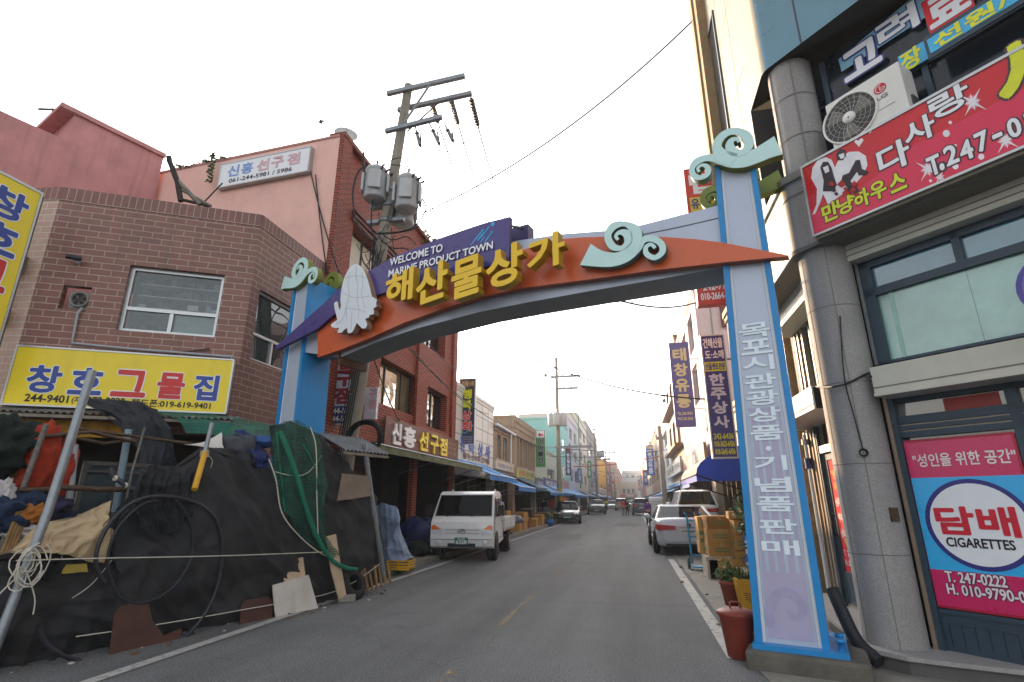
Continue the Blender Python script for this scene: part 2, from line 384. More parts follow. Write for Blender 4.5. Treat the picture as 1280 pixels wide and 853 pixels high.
# ------------------------------------------------------------------ materials of the setting
asph = M('asphalt', (101, 102, 103), rough=.85, var=.2, scale=.9, bump=.6, bscale=220, spec=.3)
def asphalt_extra():
    n = asph.node_tree.nodes; l = asph.node_tree.links; tc = n.new('ShaderNodeTexCoord')
    mp = n.new('ShaderNodeMapping'); mp.inputs['Scale'].default_value = (.9, .05, 1); l.new(tc.outputs['Object'], mp.inputs['Vector'])
    w = n.new('ShaderNodeTexNoise'); w.inputs['Scale'].default_value = 1.6; w.inputs['Detail'].default_value = 3; l.new(mp.outputs[0], w.inputs['Vector'])
    r = n.new('ShaderNodeMapRange'); r.inputs['From Min'].default_value = .35; r.inputs['From Max'].default_value = .65; r.inputs['To Min'].default_value = .8; r.inputs['To Max'].default_value = 1.15; l.new(w.outputs['Fac'], r.inputs['Value'])
    f = n.new('ShaderNodeTexNoise'); f.inputs['Scale'].default_value = 55; f.inputs['Detail'].default_value = 4; f.inputs['Roughness'].default_value = .8; l.new(tc.outputs['Object'], f.inputs['Vector'])
    r2 = n.new('ShaderNodeMapRange'); r2.inputs['From Min'].default_value = .38; r2.inputs['From Max'].default_value = .64; r2.inputs['To Min'].default_value = .45; r2.inputs['To Max'].default_value = 1.6; l.new(f.outputs['Fac'], r2.inputs['Value'])
    mu = n.new('ShaderNodeMath'); mu.operation = 'MULTIPLY'; l.new(r.outputs[0], mu.inputs[0]); l.new(r2.outputs[0], mu.inputs[1])
    # cracks
    wn = n.new('ShaderNodeTexNoise'); wn.inputs['Scale'].default_value = 1.2; l.new(tc.outputs['Object'], wn.inputs['Vector'])
    ad = n.new('ShaderNodeVectorMath'); ad.operation = 'ADD'; l.new(tc.outputs['Object'], ad.inputs[0]); l.new(wn.outputs['Color'], ad.inputs[1])
    vo = n.new('ShaderNodeTexVoronoi'); vo.feature = 'DISTANCE_TO_EDGE'; vo.inputs['Scale'].default_value = .22; l.new(ad.outputs[0], vo.inputs['Vector'])
    cr = n.new('ShaderNodeMapRange'); cr.inputs['From Min'].default_value = .001; cr.inputs['From Max'].default_value = .004; cr.inputs['To Min'].default_value = .84; cr.inputs['To Max'].default_value = 1; l.new(vo.outputs['Distance'], cr.inputs['Value'])
    m3 = n.new('ShaderNodeMath'); m3.operation = 'MULTIPLY'; l.new(mu.outputs[0], m3.inputs[0]); l.new(cr.outputs[0], m3.inputs[1])
    mx = n.new('ShaderNodeMix'); mx.data_type = 'RGBA'; mx.blend_type = 'MULTIPLY'; mx.inputs[0].default_value = 1
    fv = n.new('ShaderNodeTexVoronoi'); fv.inputs['Scale'].default_value = 16; l.new(tc.outputs['Object'], fv.inputs['Vector'])
    fr_ = n.new('ShaderNodeMapRange'); fr_.inputs['From Min'].default_value = .06; fr_.inputs['From Max'].default_value = .13; fr_.inputs['To Min'].default_value = 1.7; fr_.inputs['To Max'].default_value = 1; l.new(fv.outputs['Distance'], fr_.inputs['Value'])
    m4 = n.new('ShaderNodeMath'); m4.operation = 'MULTIPLY'; l.new(m3.outputs[0], m4.inputs[0]); l.new(fr_.outputs[0], m4.inputs[1]); m3 = m4
    old = [x for x in n if x.type == 'MIX' and x.blend_type == 'MULTIPLY'][0]
    b = n['Principled BSDF']; l.new(old.outputs[2], mx.inputs[6]); l.new(m3.outputs[0], mx.inputs[7]); l.new(mx.outputs[2], b.inputs['Base Color'])
asphalt_extra()
conc = M('concrete', (128, 124, 116), rough=.88, var=.25, scale=2.2, grime=.2, bump=.35, bscale=90)
dconc = M('dark_concrete', (92, 88, 80), rough=.9, var=.35, scale=4, bump=.4, bscale=70)
def worn_paint(name, col, lo, hi):
    m = M(name, col, rough=.7, var=.2, scale=3); n = m.node_tree.nodes; l = m.node_tree.links
    tc = n.new('ShaderNodeTexCoord'); z = n.new('ShaderNodeTexNoise'); z.inputs['Scale'].default_value = 9; z.inputs['Detail'].default_value = 8; z.inputs['Roughness'].default_value = .75; l.new(tc.outputs['Object'], z.inputs['Vector'])
    r = n.new('ShaderNodeMapRange'); r.inputs['From Min'].default_value = lo; r.inputs['From Max'].default_value = hi; l.new(z.outputs['Fac'], r.inputs['Value'])
    t = n.new('ShaderNodeBsdfTransparent'); ms = n.new('ShaderNodeMixShader'); l.new(r.outputs[0], ms.inputs[0]); l.new(t.outputs[0], ms.inputs[1]); l.new(n['Principled BSDF'].outputs[0], ms.inputs[2]); l.new(ms.outputs[0], n['Material Output'].inputs[0])
    return m
wpaint = worn_paint('worn_white_paint', (160, 159, 155), .3, .46)
ypaint = worn_paint('worn_yellow_paint', (170, 140, 70), .5, .64)
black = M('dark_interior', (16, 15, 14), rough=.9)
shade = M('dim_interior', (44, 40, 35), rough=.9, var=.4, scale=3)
alu = M('aluminium', (176, 178, 178), rough=.4, metal=.7, var=.1)
steel = M('galvanised_steel', (132, 137, 142), rough=.45, metal=.6, var=.2, scale=12, grime=.25)
rust = M('rusty_steel', (84, 66, 52), rough=.8, metal=.2, var=.5, scale=18)
white = M('white_paint', (205, 207, 208), rough=.45, var=.06, grime=.12)
wire = M('black_cable', (22, 22, 24), rough=.6)
teal_gl = glass('teal_window_glass', (92, 132, 132), rough=.08)
dark_gl = glass('dark_window_glass', (18, 22, 24), rough=.03)
grey_gl = glass('grey_window_glass', (70, 80, 84), rough=.05)
blind = M('cream_blind', (196, 190, 172), rough=.6, var=.1)

# ------------------------------------------------------------------ ground
g = MB().wbox(-250, 250, -60, 700, -.4, -.004, dconc).build('ground'); struct(g)
g = MB().face([(-5.35, -30, 0), (1.05, -30, 0), (1.05, 260, 0), (-5.35, 260, 0)], asph)
g.face([(1.05, -30, 0), (30, -30, 0), (30, 5.2, 0), (1.05, 5.2, 0)], asph); g.face([(-30, -30, 0), (-5.35, -30, 0), (-5.35, 11.2, 0), (-30, 11.2, 0)], asph)
struct(g.build('road'))
p = MB()                                   # right-hand pavement, flush concrete with a wandering edge
ed = [(1.05 + .12 * noise.noise(Vector((y * .7, 0, 3))), y) for y in [5.2 + .6 * i for i in range(60)]]
for a, b in zip(ed, ed[1:]): p.face([(a[0], a[1], .005), (3.4, a[1], .005), (3.4, b[1], .005), (b[0], b[1], .005)], conc)
p.face([(1.1, ed[-1][1], .005), (3.4, ed[-1][1], .005), (3.4, 260, .005), (1.1, 260, .005)], conc)
struct(p.build('pavement'))
p = MB().wbox(-9, -5.2, 11.2, 260, -.1, .12, conc); p.wbox(-5.2, -5.05, 11.2, 260, -.1, .13, M('kerb_stone', (120, 118, 112), rough=.85, var=.3, scale=3, bump=.3))
struct(p.build('left_pavement'))
lm = MB()
lm.face([(-4.74, 3, .008), (-4.60, 3, .008), (-4.60, 70, .008), (-4.74, 70, .008)], wpaint)
lm.face([(.82, 6.2, .008), (.97, 6.2, .008), (.97, 15.5, .008), (.82, 15.5, .008)], wpaint); lm.face([(.82, 26, .008), (.97, 26, .008), (.97, 80, .008), (.82, 80, .008)], wpaint)
struct(lm.build('road_marking'))
lm = MB()
for y0, y1 in ((3.5, 5.3), (7.0, 9.2), (12, 15), (19, 22), (27, 31), (36, 41), (48, 54)): lm.face([(-1.75, y0, .007), (-1.66, y0, .007), (-1.66, y1, .007), (-1.75, y1, .007)], ypaint)
struct(lm.build('road_centre_marking'))
lm = MB(); rn = random.Random(14); sm = M('seam_tar', (58, 58, 58), rough=.7, var=.3)
for y0, a, b in ((12.4, -4.5, .9), (19.6, -4.6, 1.0), (31, -4.9, 1.0), (8.9, -2.2, .9)):
    q = [(a + (b - a) * i / 24, y0 + .05 * noise.noise(Vector((i * .5, y0, 0)))) for i in range(25)]
    for c, d in zip(q, q[1:]): lm.face([(c[0], c[1], .004), (d[0], d[1], .004), (d[0], d[1] + .028, .004), (c[0], c[1] + .028, .004)], sm)
struct(lm.build('road_seam'))
lm = MB(); pm_ = M('asphalt_patch', (82, 82, 82), rough=.9, var=.3, scale=3, bump=.5, bscale=200)
for x0, y0, w_, h_ in ((-3.6, 22, 1.4, 4.0), (-1.2, 34, 1.6, 5)): lm.face([(x0, y0, .0045), (x0 + w_, y0 + .1, .0045), (x0 + w_ - .05, y0 + h_, .0045), (x0 + .04, y0 + h_ - .1, .0045)], pm_)
struct(lm.build('road_patch'))

# ================================================================== brown brick house (left)
bkA = brick('brown_tile_brick', (126, 82, 70), (112, 72, 62), (160, 140, 128), .32, .115, mort=.008, rough=.45, grime=.3)
bkAl = brick('lit_tile_brick', (176, 146, 130), (164, 132, 118), (186, 174, 162), .32, .115, mort=.008, rough=.45, grime=.2)  # brown brick again, the light on the left return put into its colour
capA = brick('brown_tile_soldier', (120, 76, 68), (108, 68, 61), (158, 138, 126), .115, .25, mort=.008, offset=0, rough=.45)
bA = thing('brick_house', 'brown brick tile two storey house with a yellow net shop board over black nets', 'building', (-8, 8, 0))
HA = 6.74
winA = A1.rc(163, 331, 268, 422); ventA = A1.rc(80, 356, 108, 388)
winA2 = A2.rc(322, 352, 352, 446); winA2 = (7.95, 9.25, 3.95, 5.3)
w = MB()
w.wall(A1, -3.2, 0, 0, HA - .25, [winA, ventA, (-3.0, -.15, 0, 2.55)], bkA, .14)
w.wall(A2, 7.72, 9.93, 0, HA - .25, [winA2], bkA, .14)
aL = A1.P(-3.2, 0); A3 = Fr((aL.x, aL.y), 8)
w.wall(A3, -2.6, 0, 0, HA - .25, [], bkAl)
for fr, a, b in ((A1, -3.2, 0), (A2, 7.72, 9.93), (A3, -2.6, 0)): w.fbox(fr, a, b, HA - .25, HA, -.2, .012, capA)
w.build('wall', bA)
w = MB(); pts = [A3.P(-2.6, HA - .3), A1.P(-3.2, HA - .3), A1.P(0, HA - .3), A2.P(9.93, HA - .3), Vector((-12, 9.9, HA - .3))]; w.face(pts, dconc); w.build('roof', bA)
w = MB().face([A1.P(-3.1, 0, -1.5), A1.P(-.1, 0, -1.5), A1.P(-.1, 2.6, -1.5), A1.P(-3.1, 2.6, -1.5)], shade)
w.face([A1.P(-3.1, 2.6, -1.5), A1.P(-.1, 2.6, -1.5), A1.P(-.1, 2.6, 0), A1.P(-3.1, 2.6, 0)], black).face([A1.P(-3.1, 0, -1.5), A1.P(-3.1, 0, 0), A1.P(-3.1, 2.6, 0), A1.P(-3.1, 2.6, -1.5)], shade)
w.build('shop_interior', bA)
# big window: fixed pane above two sliding lights, shelves and papers behind the glass
room = glass('clear_window_glass', (40, 62, 64), rough=.03, clear=.55)
a, b, c, d = winA
wf = window(bA, A1, a, b, c, d, alu, room, .1, vs=((.5, 0, .36),), hs=(.36,), fw=.06)
sh = MB(); fb = M('faded_goods', (120, 160, 160), var=.5, scale=7); sh.face([A1.P(a - .2, c - .2, -.9), A1.P(b + .2, c - .2, -.9), A1.P(b + .2, d + .2, -.9), A1.P(a - .2, d + .2, -.9)], M('teal_room', (96, 158, 158), var=.4, scale=3))
for k in range(3): sh.fbox(A1, a + .1, b - .05, c + .52 + k * .22, c + .54 + k * .22, -.55, -.3, white)
random.seed(3)
for k in range(26):
    u = a + .12 + random.random() * (b - a - .3); v = c + .54 + random.randrange(3) * .22
    sh.fbox(A1, u, u + .05 + random.random() * .09, v + .005, v + .06 + random.random() * .1, -.5, -.34, random.choice([fb, white, M('grey_goods', (120, 124, 120)), M('olive_goods', (96, 104, 84))]))
for k in range(7):
    u = a + .1 + random.random() * .55; sh.fbox(A1, u, u + .12, c + .02, c + .1 + random.random() * .16, -.4, -.25, random.choice([M('red_goods', (110, 40, 36)), black, shade]))
sh.build('shelf', bA)
sh = MB().face([A1.P(a + .8, c + .06, -.16), A1.P(b - .06, c + .06, -.16), A1.P(b - .06, c + .4, -.16), A1.P(a + .8, c + .4, -.16)], M('frosted_film', (168, 186, 186), rough=.4)); sh.face([A1.P(a + .95, c + .5, -.15), A1.P(a + 1.12, c + .5, -.15), A1.P(a + 1.12, c + .6, -.15), A1.P(a + .95, c + .6, -.15)], white)
sh.build('window_film', bA)
# small vent opening with an extractor fan
a, b, c, d = ventA
f = MB().face([A1.P(a, c, -.3), A1.P(b, c, -.3), A1.P(b, d, -.3), A1.P(a, d, -.3)], black)
f.build('vent_opening', bA)
f = MB(); cc = A1.P(b - .15, (c + d) / 2 - .02, -.06); f.fbox(A1, b - .30, b - .01, c + .03, d - .08, -.12, -.07, M('grey_plastic', (130, 130, 124)))
f.lathe(cc, [(.14, 0), (.14, .05), (.12, .06), (.11, .02)], M('grey_plastic'), 18, A1.n)
for k in range(5):
    t = k * 1.2566; f.face([cc + A1.n * .03, cc + A1.n * .035 + (A1.u * math.cos(t) + Vector((0, 0, math.sin(t)))) * .1, cc + A1.n * .03 + (A1.u * math.cos(t + .7) + Vector((0, 0, math.sin(t + .7)))) * .1], shade)
f.build('extractor_fan', bA)
window(bA, A2, *winA2, alu, glass('sky_reflecting_glass', (60, 66, 66), rough=.02), .08, vs=((.5, 0, .38),), hs=(.38,), fw=.05)
# conduit, camera, boxes on the wall
pp = M('pvc_pipe', (150, 152, 158), rough=.4, var=.1)
c1 = MB(); U = lambda x, y, w=.05: A1.off(w).at(x, y)
c1.tube([U(103, 385), U(97, 392), U(90, 429), U(160, 436), U(290, 446), U(287, 480), U(282, 515)], .022, pp); c1.tube([U(210, 443), U(262, 436)], .014, rust)
tag(c1.build('conduit_pipe', origin=True), 'grey conduit pipe running along the top of the yellow net shop board', 'pipe')
c1 = MB(); cc = U(95, 323, .12); c1.tube([U(97, 326, .0), cc], .02, white); c1.tube([cc + A1.u * .08, cc - A1.u * .12 + A1.n * .05], .045, M('camera_black', (30, 30, 32), rough=.4), 10); c1.tube([U(97, 326, .005), U(97, 326, .03)], .05, white, 10)
tag(c1.build('security_camera', origin=True), 'small dark security camera on the brown brick wall left of the window', 'camera')
# yellow shop board on the front
yel = M('yellow_sign_face', (226, 200, 24), rough=.35, var=.1, scale=1.2, grime=.1); blu = M('sign_blue', (38, 62, 140), rough=.4); red = M('sign_red', (190, 34, 34), rough=.4); blk = M('sign_black', (26, 24, 26), rough=.5); sw = M('sign_white', (222, 224, 228), rough=.45, var=.05)
def px_text(mb, sx, fr, x0, y0, x1, y1, w, mat, **k):
    u0, u1, v0, v1 = fr.rc(x0, y0, x1, y1); text(mb, sx, fr, u0, u1, v0, v1, w, mat, **k)
SA = A1.off(.16)
u0, u1, v0, v1 = SA.rc(23, 433, 281, 516)
s = thing('shop_board', 'long yellow shop board with blue and red hangul over the net stall', 'sign', SA.P((u0 + u1) / 2, v0))
MB().fbox(SA, u0, u1, v0, v1, -.13, 0, yel).build('panel', s)
f = MB()
for q in ((u0 - .02, u1 + .02, v1, v1 + .025), (u0 - .02, u1 + .02, v0 - .025, v0), (u0 - .025, u0, v0, v1), (u1, u1 + .025, v0, v1)): f.fbox(SA, *q, -.14, .012, alu)
f.build('frame', s)
t = MB()
H_ = v1 - v0; Wd = u1 - u0
for ch, c0, c1_, m in (('창', .075, .215, blu), ('호', .26, .40, blu), ('그', .45, .60, red), ('물', .655, .78, red), ('집', .83, .945, blu)):
    text(t, ch, SA, u0 + c0 * Wd, u0 + c1_ * Wd, v0 + .22 * H_, v0 + .68 * H_, .003, m, bold=1.2, outline=sw, orad=.03)
text(t, '244-9401', SA, u0 + .085 * Wd, u0 + .27 * Wd, v0 + .05 * H_, v0 + .18 * H_, .003, blk, bold=.7)
text(t, '(자)', SA, u0 + .285 * Wd, u0 + .335 * Wd, v0 + .04 * H_, v0 + .17 * H_, .003, blk, bold=.5)
text(t, '279-3822', SA, u0 + .35 * Wd, u0 + .52 * Wd, v0 + .05 * H_, v0 + .18 * H_, .003, blk, bold=.7)
text(t, '핸드폰:019-619-9401', SA, u0 + .55 * Wd, u0 + .925 * Wd, v0 + .05 * H_, v0 + .18 * H_, .003, blk, bold=.7)
t.build('lettering', s)
# projecting yellow sign at the very left
YS = Fr((-9.0, 0), 90); u1, v1 = YS.uv(51, 243); u0 = u1 - .80; v0 = v1 - 3.0
s = thing('projecting_sign', 'tall yellow projecting sign with blue and red hangul at the left edge', 'sign', YS.P(u0, v0))
MB().fbox(YS, u0, u1, v0, v1, -.2, 0, yel).build('panel', s)
f = MB(); f.fbox(YS, u1, u1 + .03, v0, v1, -.2, .012, alu); f.fbox(YS, u0, u1 + .03, v1, v1 + .04, -.2, .012, alu)
hole = M('punched_steel', (96, 84, 74), rough=.7, var=.4, scale=30)
f.fbox(YS, u1 + .03, u1 + .09, v0, v1, -.16, -.05, hole); f.build('frame', s)
t = MB()
for k_, (ch, m) in enumerate((('창', blu), ('호', blu), ('그', red), ('물', red), ('집', blu))):
    text(t, ch, YS, u0 + .14, u1 - .12, v1 - .17 - k_ * .56 - .46, v1 - .17 - k_ * .56, .004, m, bold=1.4, outline=sw, orad=.03)
t.build('lettering', s)
s = MB(); q = A3.P(-.35, 5.35, .0); s.fbox(A3, -.5, -.26, 5.1, 5.4, 0, .2, M('junction_grey', (110, 108, 102), rough=.6, var=.3)); s.tube([A3.P(-.3, 5.1, .1), A3.P(-.3, 4.6, .06), A3.P(-.35, 4.5, .1)], .012, wire)
tag(s.build('junction_box', origin=True), 'grey junction box beside the yellow projecting sign', 'electrical box')
s = MB(); s.fbox(A3, -.62, -.30, 4.2, 4.45, 0, .2, M('rusty_box', (110, 96, 86), rough=.8, var=.5, scale=14))
tag(s.build('junction_box', origin=True), 'rusty box low on the wall beside the yellow projecting sign', 'electrical box')
# rubbish-like beam and brackets on the roof
s = MB(); oldsteel = M('old_dark_steel', (52, 46, 42), rough=.8, var=.4, scale=10)
R0 = A1.off(-.4)
s.tube([R0.at(226, 252), R0.at(222, 228), R0.at(212, 202), R0.at(211, 196)], .05, oldsteel, 8); s.tube([R0.at(228, 250), R0.at(262, 258)], .03, oldsteel); s.tube([R0.at(222, 226), R0.at(250, 256)], .045, M('grey_beam', (120, 114, 104), var=.4)); s.tube([R0.at(228, 238), R0.at(264, 258)], .03, M('grey_beam'))
s.tube([R0.at(255, 253), R0.at(278, 229)], .014, oldsteel)
tag(s.build('derelict_bracket', origin=True), 'bent dark steel bracket standing on the brown brick roof edge', 'bracket')

# ================================================================== dark pink house behind
pinkD = M('dusky_pink_render', (186, 128, 126), rough=.85, var=.2, scale=1.6, grime=.35, bump=.15, bscale=30)
pinkL = M('salmon_render', (224, 178, 166), rough=.85, var=.1, scale=1.5, grime=.08, bump=.12, bscale=30)
bB = thing('pink_house', 'dusky pink rendered house with a roof cabin behind the brown brick house', 'building', (-13, 9, 0))
rB = brick('dark_red_brick', (112, 50, 40), (96, 42, 34), (60, 34, 28), .2, .07, mort=.008, rough=.7)
w = MB(); w.wall(BW, -3.3, 0, 4, 9.84, [], pinkD); w.face([BW.P(-3.3, 9.84), BW.P(0, 9.84), BW.P(0, 9.84, -6), BW.P(-3.3, 9.84, -6)], pinkD)
w.fbox(BW, -3.5, -3.3, 4, 9.95, -3, .05, rB); w.fbox(BW, -8, -3.5, 4, 9.95, -3, -.2, rB)
w.build('wall', bB)
w = MB(); w.wall(BW, -2.05, 0, 9.84, 10.62, [], pinkD, w=-.01); w.face([BW.P(-2.05, 9.84, -.01), BW.P(-2.05, 10.62, -.01), BW.P(-2.05, 10.62, -3), BW.P(-2.05, 9.84, -3)], pinkD); w.build('cabin_wall', bB)
w = MB().fbox(BW, -2.35, .02, 10.62, 10.74, -3.2, .06, pinkD); w.build('cabin_roof', bB)
s = MB(); a = BW.off(-2.2).at(58, 166); top = a + Vector((0, 0, .75)); s.tube([a - Vector((0, 0, .8)), top], .03, oldsteel); s.tube([top + Vector((-.55, .0, .12)), top + Vector((.5, .0, -.1))], .032, oldsteel)
for k in (-.9, -.5, 0, .6): s.tube([top + Vector((.55 * k, .33 * k, -.12 * k)) + Vector((-.12, .2, 0)), top + Vector((.55 * k, .33 * k, -.12 * k)) + Vector((.12, -.2, 0))], .008, oldsteel)
tag(s.build('television_antenna', origin=True), 'thin television antenna on the dusky pink roof', 'antenna')

# ================================================================== red brick house
bkR = brick('red_brick', (166, 78, 52), (140, 62, 42), (64, 34, 28), .22, .075, mort=.014, rough=.7, grime=.12, bump=.7)
trimR = M('brown_trim', (104, 48, 34), rough=.6, var=.2)
bR = thing('red_brick_house', 'three storey red brick shop house with a salmon flank and olive awning', 'building', (-9, 14, 0))
HR = 10.25; Y0, Y1 = 9.95, 19.45
wr = [LF.rc(436, 236, 470, 345), (0, 0, 0, 0), LF.rc(478, 438, 522, 508), LF.rc(536, 468, 559, 522), LF.rc(540, 414, 562, 430)]
wr3 = [(11.0, 13.2, 5.9, 8.4)]
ra = [(10.95, 14.1, 6.15, 8.35), (15.1, 18.2, 6.6, 8.4)]
r2a = LF.rc(477, 441, 521, 506); r2b = LF.rc(536, 466, 558, 522)
r2a = (r2a[0], r2a[1], 4.05, 5.35); r2b = (r2b[0], r2b[1], 3.9, 5.25)
ops = ra + [r2a, r2b, (10.3, 15.4, .0, 2.75), (15.9, 19.2, 0, 2.75)]
w = MB(); w.wall(LF, Y0, Y1, 0, HR, ops, bkR, .3)
w.fbox(LF, Y0 + .003, Y0 + .42, .2, HR - .003, 0, .12, bkR)          # corner pier
w.fbox(LF, 15.5, 15.85, .2, HR - .3, 0, .1, bkR); w.fbox(LF, 19.0, 19.44, .2, HR - .3, 0, .1, bkR)
w.fbox(LF, Y0, Y1, HR, HR + .12, -.3, .14, bkR)
w.face([(-6.9, Y1, 0), (-14, Y1, 0), (-14, Y1, HR), (-6.6, Y1, HR), (-6.6, Y1, 0)], bkR)
w.build('wall', bR)
w = MB(); w.wall(Q, -6.4, 0, 3, HR - .02, [], pinkL, w=.0)
w.fbox(Q, -6.4, -.002, HR - .02, HR + .05, -.25, .02, M('pink_coping', (176, 120, 112), var=.3)); w.build('flank_wall', bR)
w = MB().face([Q.P(-5.7, HR - .4, -.1), Q.P(0, HR - .4, -.1), (-6.7, Y1, HR - .4), (-13, Y1, HR - .4)], dconc); w.build('roof', bR)
for i, o in enumerate(ra):
    fm = M('window_bronze', (50, 40, 36), rough=.5)
    wn = window(bR, LF, *o, fm, blind if i == 0 else dark_gl, .28, vs=(.33, .66), hs=(), fw=.05)
    tr = MB()
    for k in range(3): tr.fbox(LF, o[0] - .12, o[1] + .12, o[3] + .02 + k * .11, o[3] + .1 + k * .11, 0, .06 + .04 * k, trimR)
    tr.build('corbel', bR)
refl = glass('evening_reflection_tint', (120, 108, 84), rough=.02)  # yellowish evening reflection put into the pane's tint
for o in (r2a, r2b): window(bR, LF, *o, M('window_bronze'), refl if o is r2a else dark_gl, .25, vs=(.3, .72) if o is r2a else (.5,), fw=.05)
# ground floor: brown roller shutter, dark shop
w = MB()
for k in range(28): w.fbox(LF, 10.32, 13.6, .02 + k * .098, .105 + k * .098, -.42 - .004 * (k % 2), -.36, M('brown_shutter', (72, 52, 42), rough=.55, var=.15))
w.build('roller_shutter', bR)
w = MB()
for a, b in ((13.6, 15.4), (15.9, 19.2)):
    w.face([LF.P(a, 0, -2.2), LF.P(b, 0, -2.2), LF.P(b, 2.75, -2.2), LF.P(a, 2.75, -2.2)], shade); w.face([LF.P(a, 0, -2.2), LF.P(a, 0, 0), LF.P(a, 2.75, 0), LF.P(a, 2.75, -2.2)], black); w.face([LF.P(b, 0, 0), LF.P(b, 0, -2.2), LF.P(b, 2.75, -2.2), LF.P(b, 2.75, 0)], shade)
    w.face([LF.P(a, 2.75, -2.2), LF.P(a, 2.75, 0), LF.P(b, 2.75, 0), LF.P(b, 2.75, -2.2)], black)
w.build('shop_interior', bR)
# letters fixed on the brick band
s = thing('fascia_letters', 'white and yellow hangul letters on the red brick band over the olive awning', 'sign', LF.P(15, 3.3))
SF = LF.off(.14); a, b, c, d = SF.rc(478, 517, 571, 577); c, d = 3.02, 3.62
u_0, u_1 = SF.uv(482, 530)[0], SF.uv(573, 560)[0]
MB().fbox(SF, u_0, u_1, 2.9, 3.72, -.03, 0, M('brown_board', (92, 42, 30), rough=.5)).build('panel', s)
t = MB(); ux = [SF.uv(x, 560)[0] for x in (487, 500, 501.5, 518, 522, 534, 536, 547, 548, 558)]
for i, (ch, m) in enumerate((('신', sw), ('흥', sw), ('선', yel), ('구', yel), ('점', yel))): text(t, ch, SF, ux[2 * i] + .05, ux[2 * i + 1] - .05, 3.02, 3.6, .05, m, bold=1.3, ext=.05)
for k in range(3): text(t, '어구', SF, SF.uv(560, 560)[0], SF.uv(570, 560)[0], 3.1 + k * .17, 3.22 + k * .17, .004, M('dull_yellow', (150, 120, 50)))
t.build('lettering', s)
# board on the salmon flank
SQ = Q.off(.14); u0, u1, v0, v1 = SQ.rc(277, 209, 384, 213); v0 = SQ.uv(384, 213)[1]; v1 = SQ.uv(388, 184)[1]; u0 = SQ.uv(275, 220)[0]; u1 = SQ.uv(386, 198)[0]
s = thing('wall_board', 'white board with pale blue and pink hangul high on the salmon flank wall', 'sign', SQ.P((u0 + u1) / 2, v0))
MB().fbox(SQ, u0, u1, v0, v1, -.12, 0, sw).build('panel', s)
t = MB(); W_ = u1 - u0; H_ = v1 - v0; pb = M('faded_blue', (120, 150, 205)); pk = M('faded_pink', (214, 170, 176))
for ch, x, m in (('신', .09, pb), ('흥', .25, pb), ('선', .43, pk), ('구', .59, pk), ('점', .77, pk)):
    text(t, ch, SQ, u0 + x * W_, u0 + (x + .13) * W_, v0 + .38 * H_, v0 + .86 * H_, .003, m, bold=1.1, outline=None if m is pb else M('sign_grey', (120, 96, 104)), orad=.015)
text(t, '061-244-5981 / 5986', SQ, u0 + .12 * W_, u0 + .83 * W_, v0 + .1 * H_, v0 + .28 * H_, .003, blk, bold=.6, skew=.0)
t.build('lettering', s)
f = MB()
for q in ((u0 - .03, u1 + .03, v1, v1 + .03), (u0 - .03, u1 + .03, v0 - .03, v0), (u0 - .03, u0, v0, v1), (u1, u1 + .03, v0, v1)): f.fbox(SQ, *q, -.13, .012, alu)
f.build('frame', s)
# hanging sign in front of the red brick house
VS = Fr((-6.0, 10.9), 0); a, b, c, d = VS.rc(419, 440, 446, 529)
u0, u1 = VS.uv(412, 500)[0], VS.uv(446, 500)[0]; v0 = VS.uv(412, 531)[1]; v1 = VS.uv(425, 400)[1]
s = thing('hanging_sign', 'tall white hanging sign with dark red hangul over blue phone numbers behind the pole', 'sign', VS.P(u0, v0))
MB().fbox(VS, u0, u1, v0, v1, -.16, 0, M('pale_sign_face', (190, 198, 212), rough=.4)).build('panel', s)
t = MB(); dr = M('dark_red_print', (150, 30, 40)); nb = M('navy_print', (36, 48, 110), rough=.4)
t.face([VS.P(u0 + .02, v0 + .02, .003), VS.P(u1 - .02, v0 + .02, .003), VS.P(u1 - .02, v0 + .42, .003), VS.P(u0 + .02, v0 + .42, .003)], nb)
vtext(t, '신흥선구점', VS, u0 + .1, u1 - .1, v1 - .05, v0 + .46, .005, dr, bold=1.4, outline=blk, orad=.02)
text(t, '244-5981', VS, u0 + .04, u1 - .04, v0 + .24, v0 + .38, .007, sw, bold=.6); text(t, '244-5986', VS, u0 + .04, u1 - .04, v0 + .06, v0 + .2, .007, sw, bold=.6)
t.build('lettering', s)
MB().tube([VS.P(u0, v0 + .5, -.08), Vector((-6.6, 10.98, v0 + .5))], .02, steel).tube([VS.P(u0, v1 - .3, -.08), Vector((-6.6, 10.98, v1 - .3))], .02, steel).build('bracket', s)
VS2 = Fr((-6.0, 12.2), 0); u0, u1 = VS2.uv(456, 500)[0], VS2.uv(471, 500)[0]; v0 = VS2.uv(456, 524)[1]; v1 = VS2.uv(471, 484)[1]
s = thing('small_hanging_sign', 'small white hanging sign with pink hangul right of the transformer pole', 'sign', VS2.P(u0, v0))
MB().fbox(VS2, u0, u1, v0, v1, -.1, 0, M('pale_sign_face')).build('panel', s)
t = MB(); vtext(t, '구점', VS2, u0 + .12, u1 - .03, v1 - .04, v0 + .25, .004, pk, outline=dr, orad=.02); t.build('lettering', s)
MB().tube([VS2.P(u0, v0 + .3, -.05), Vector((-6.6, 12.25, v0 + .3))], .02, steel).build('bracket', s)
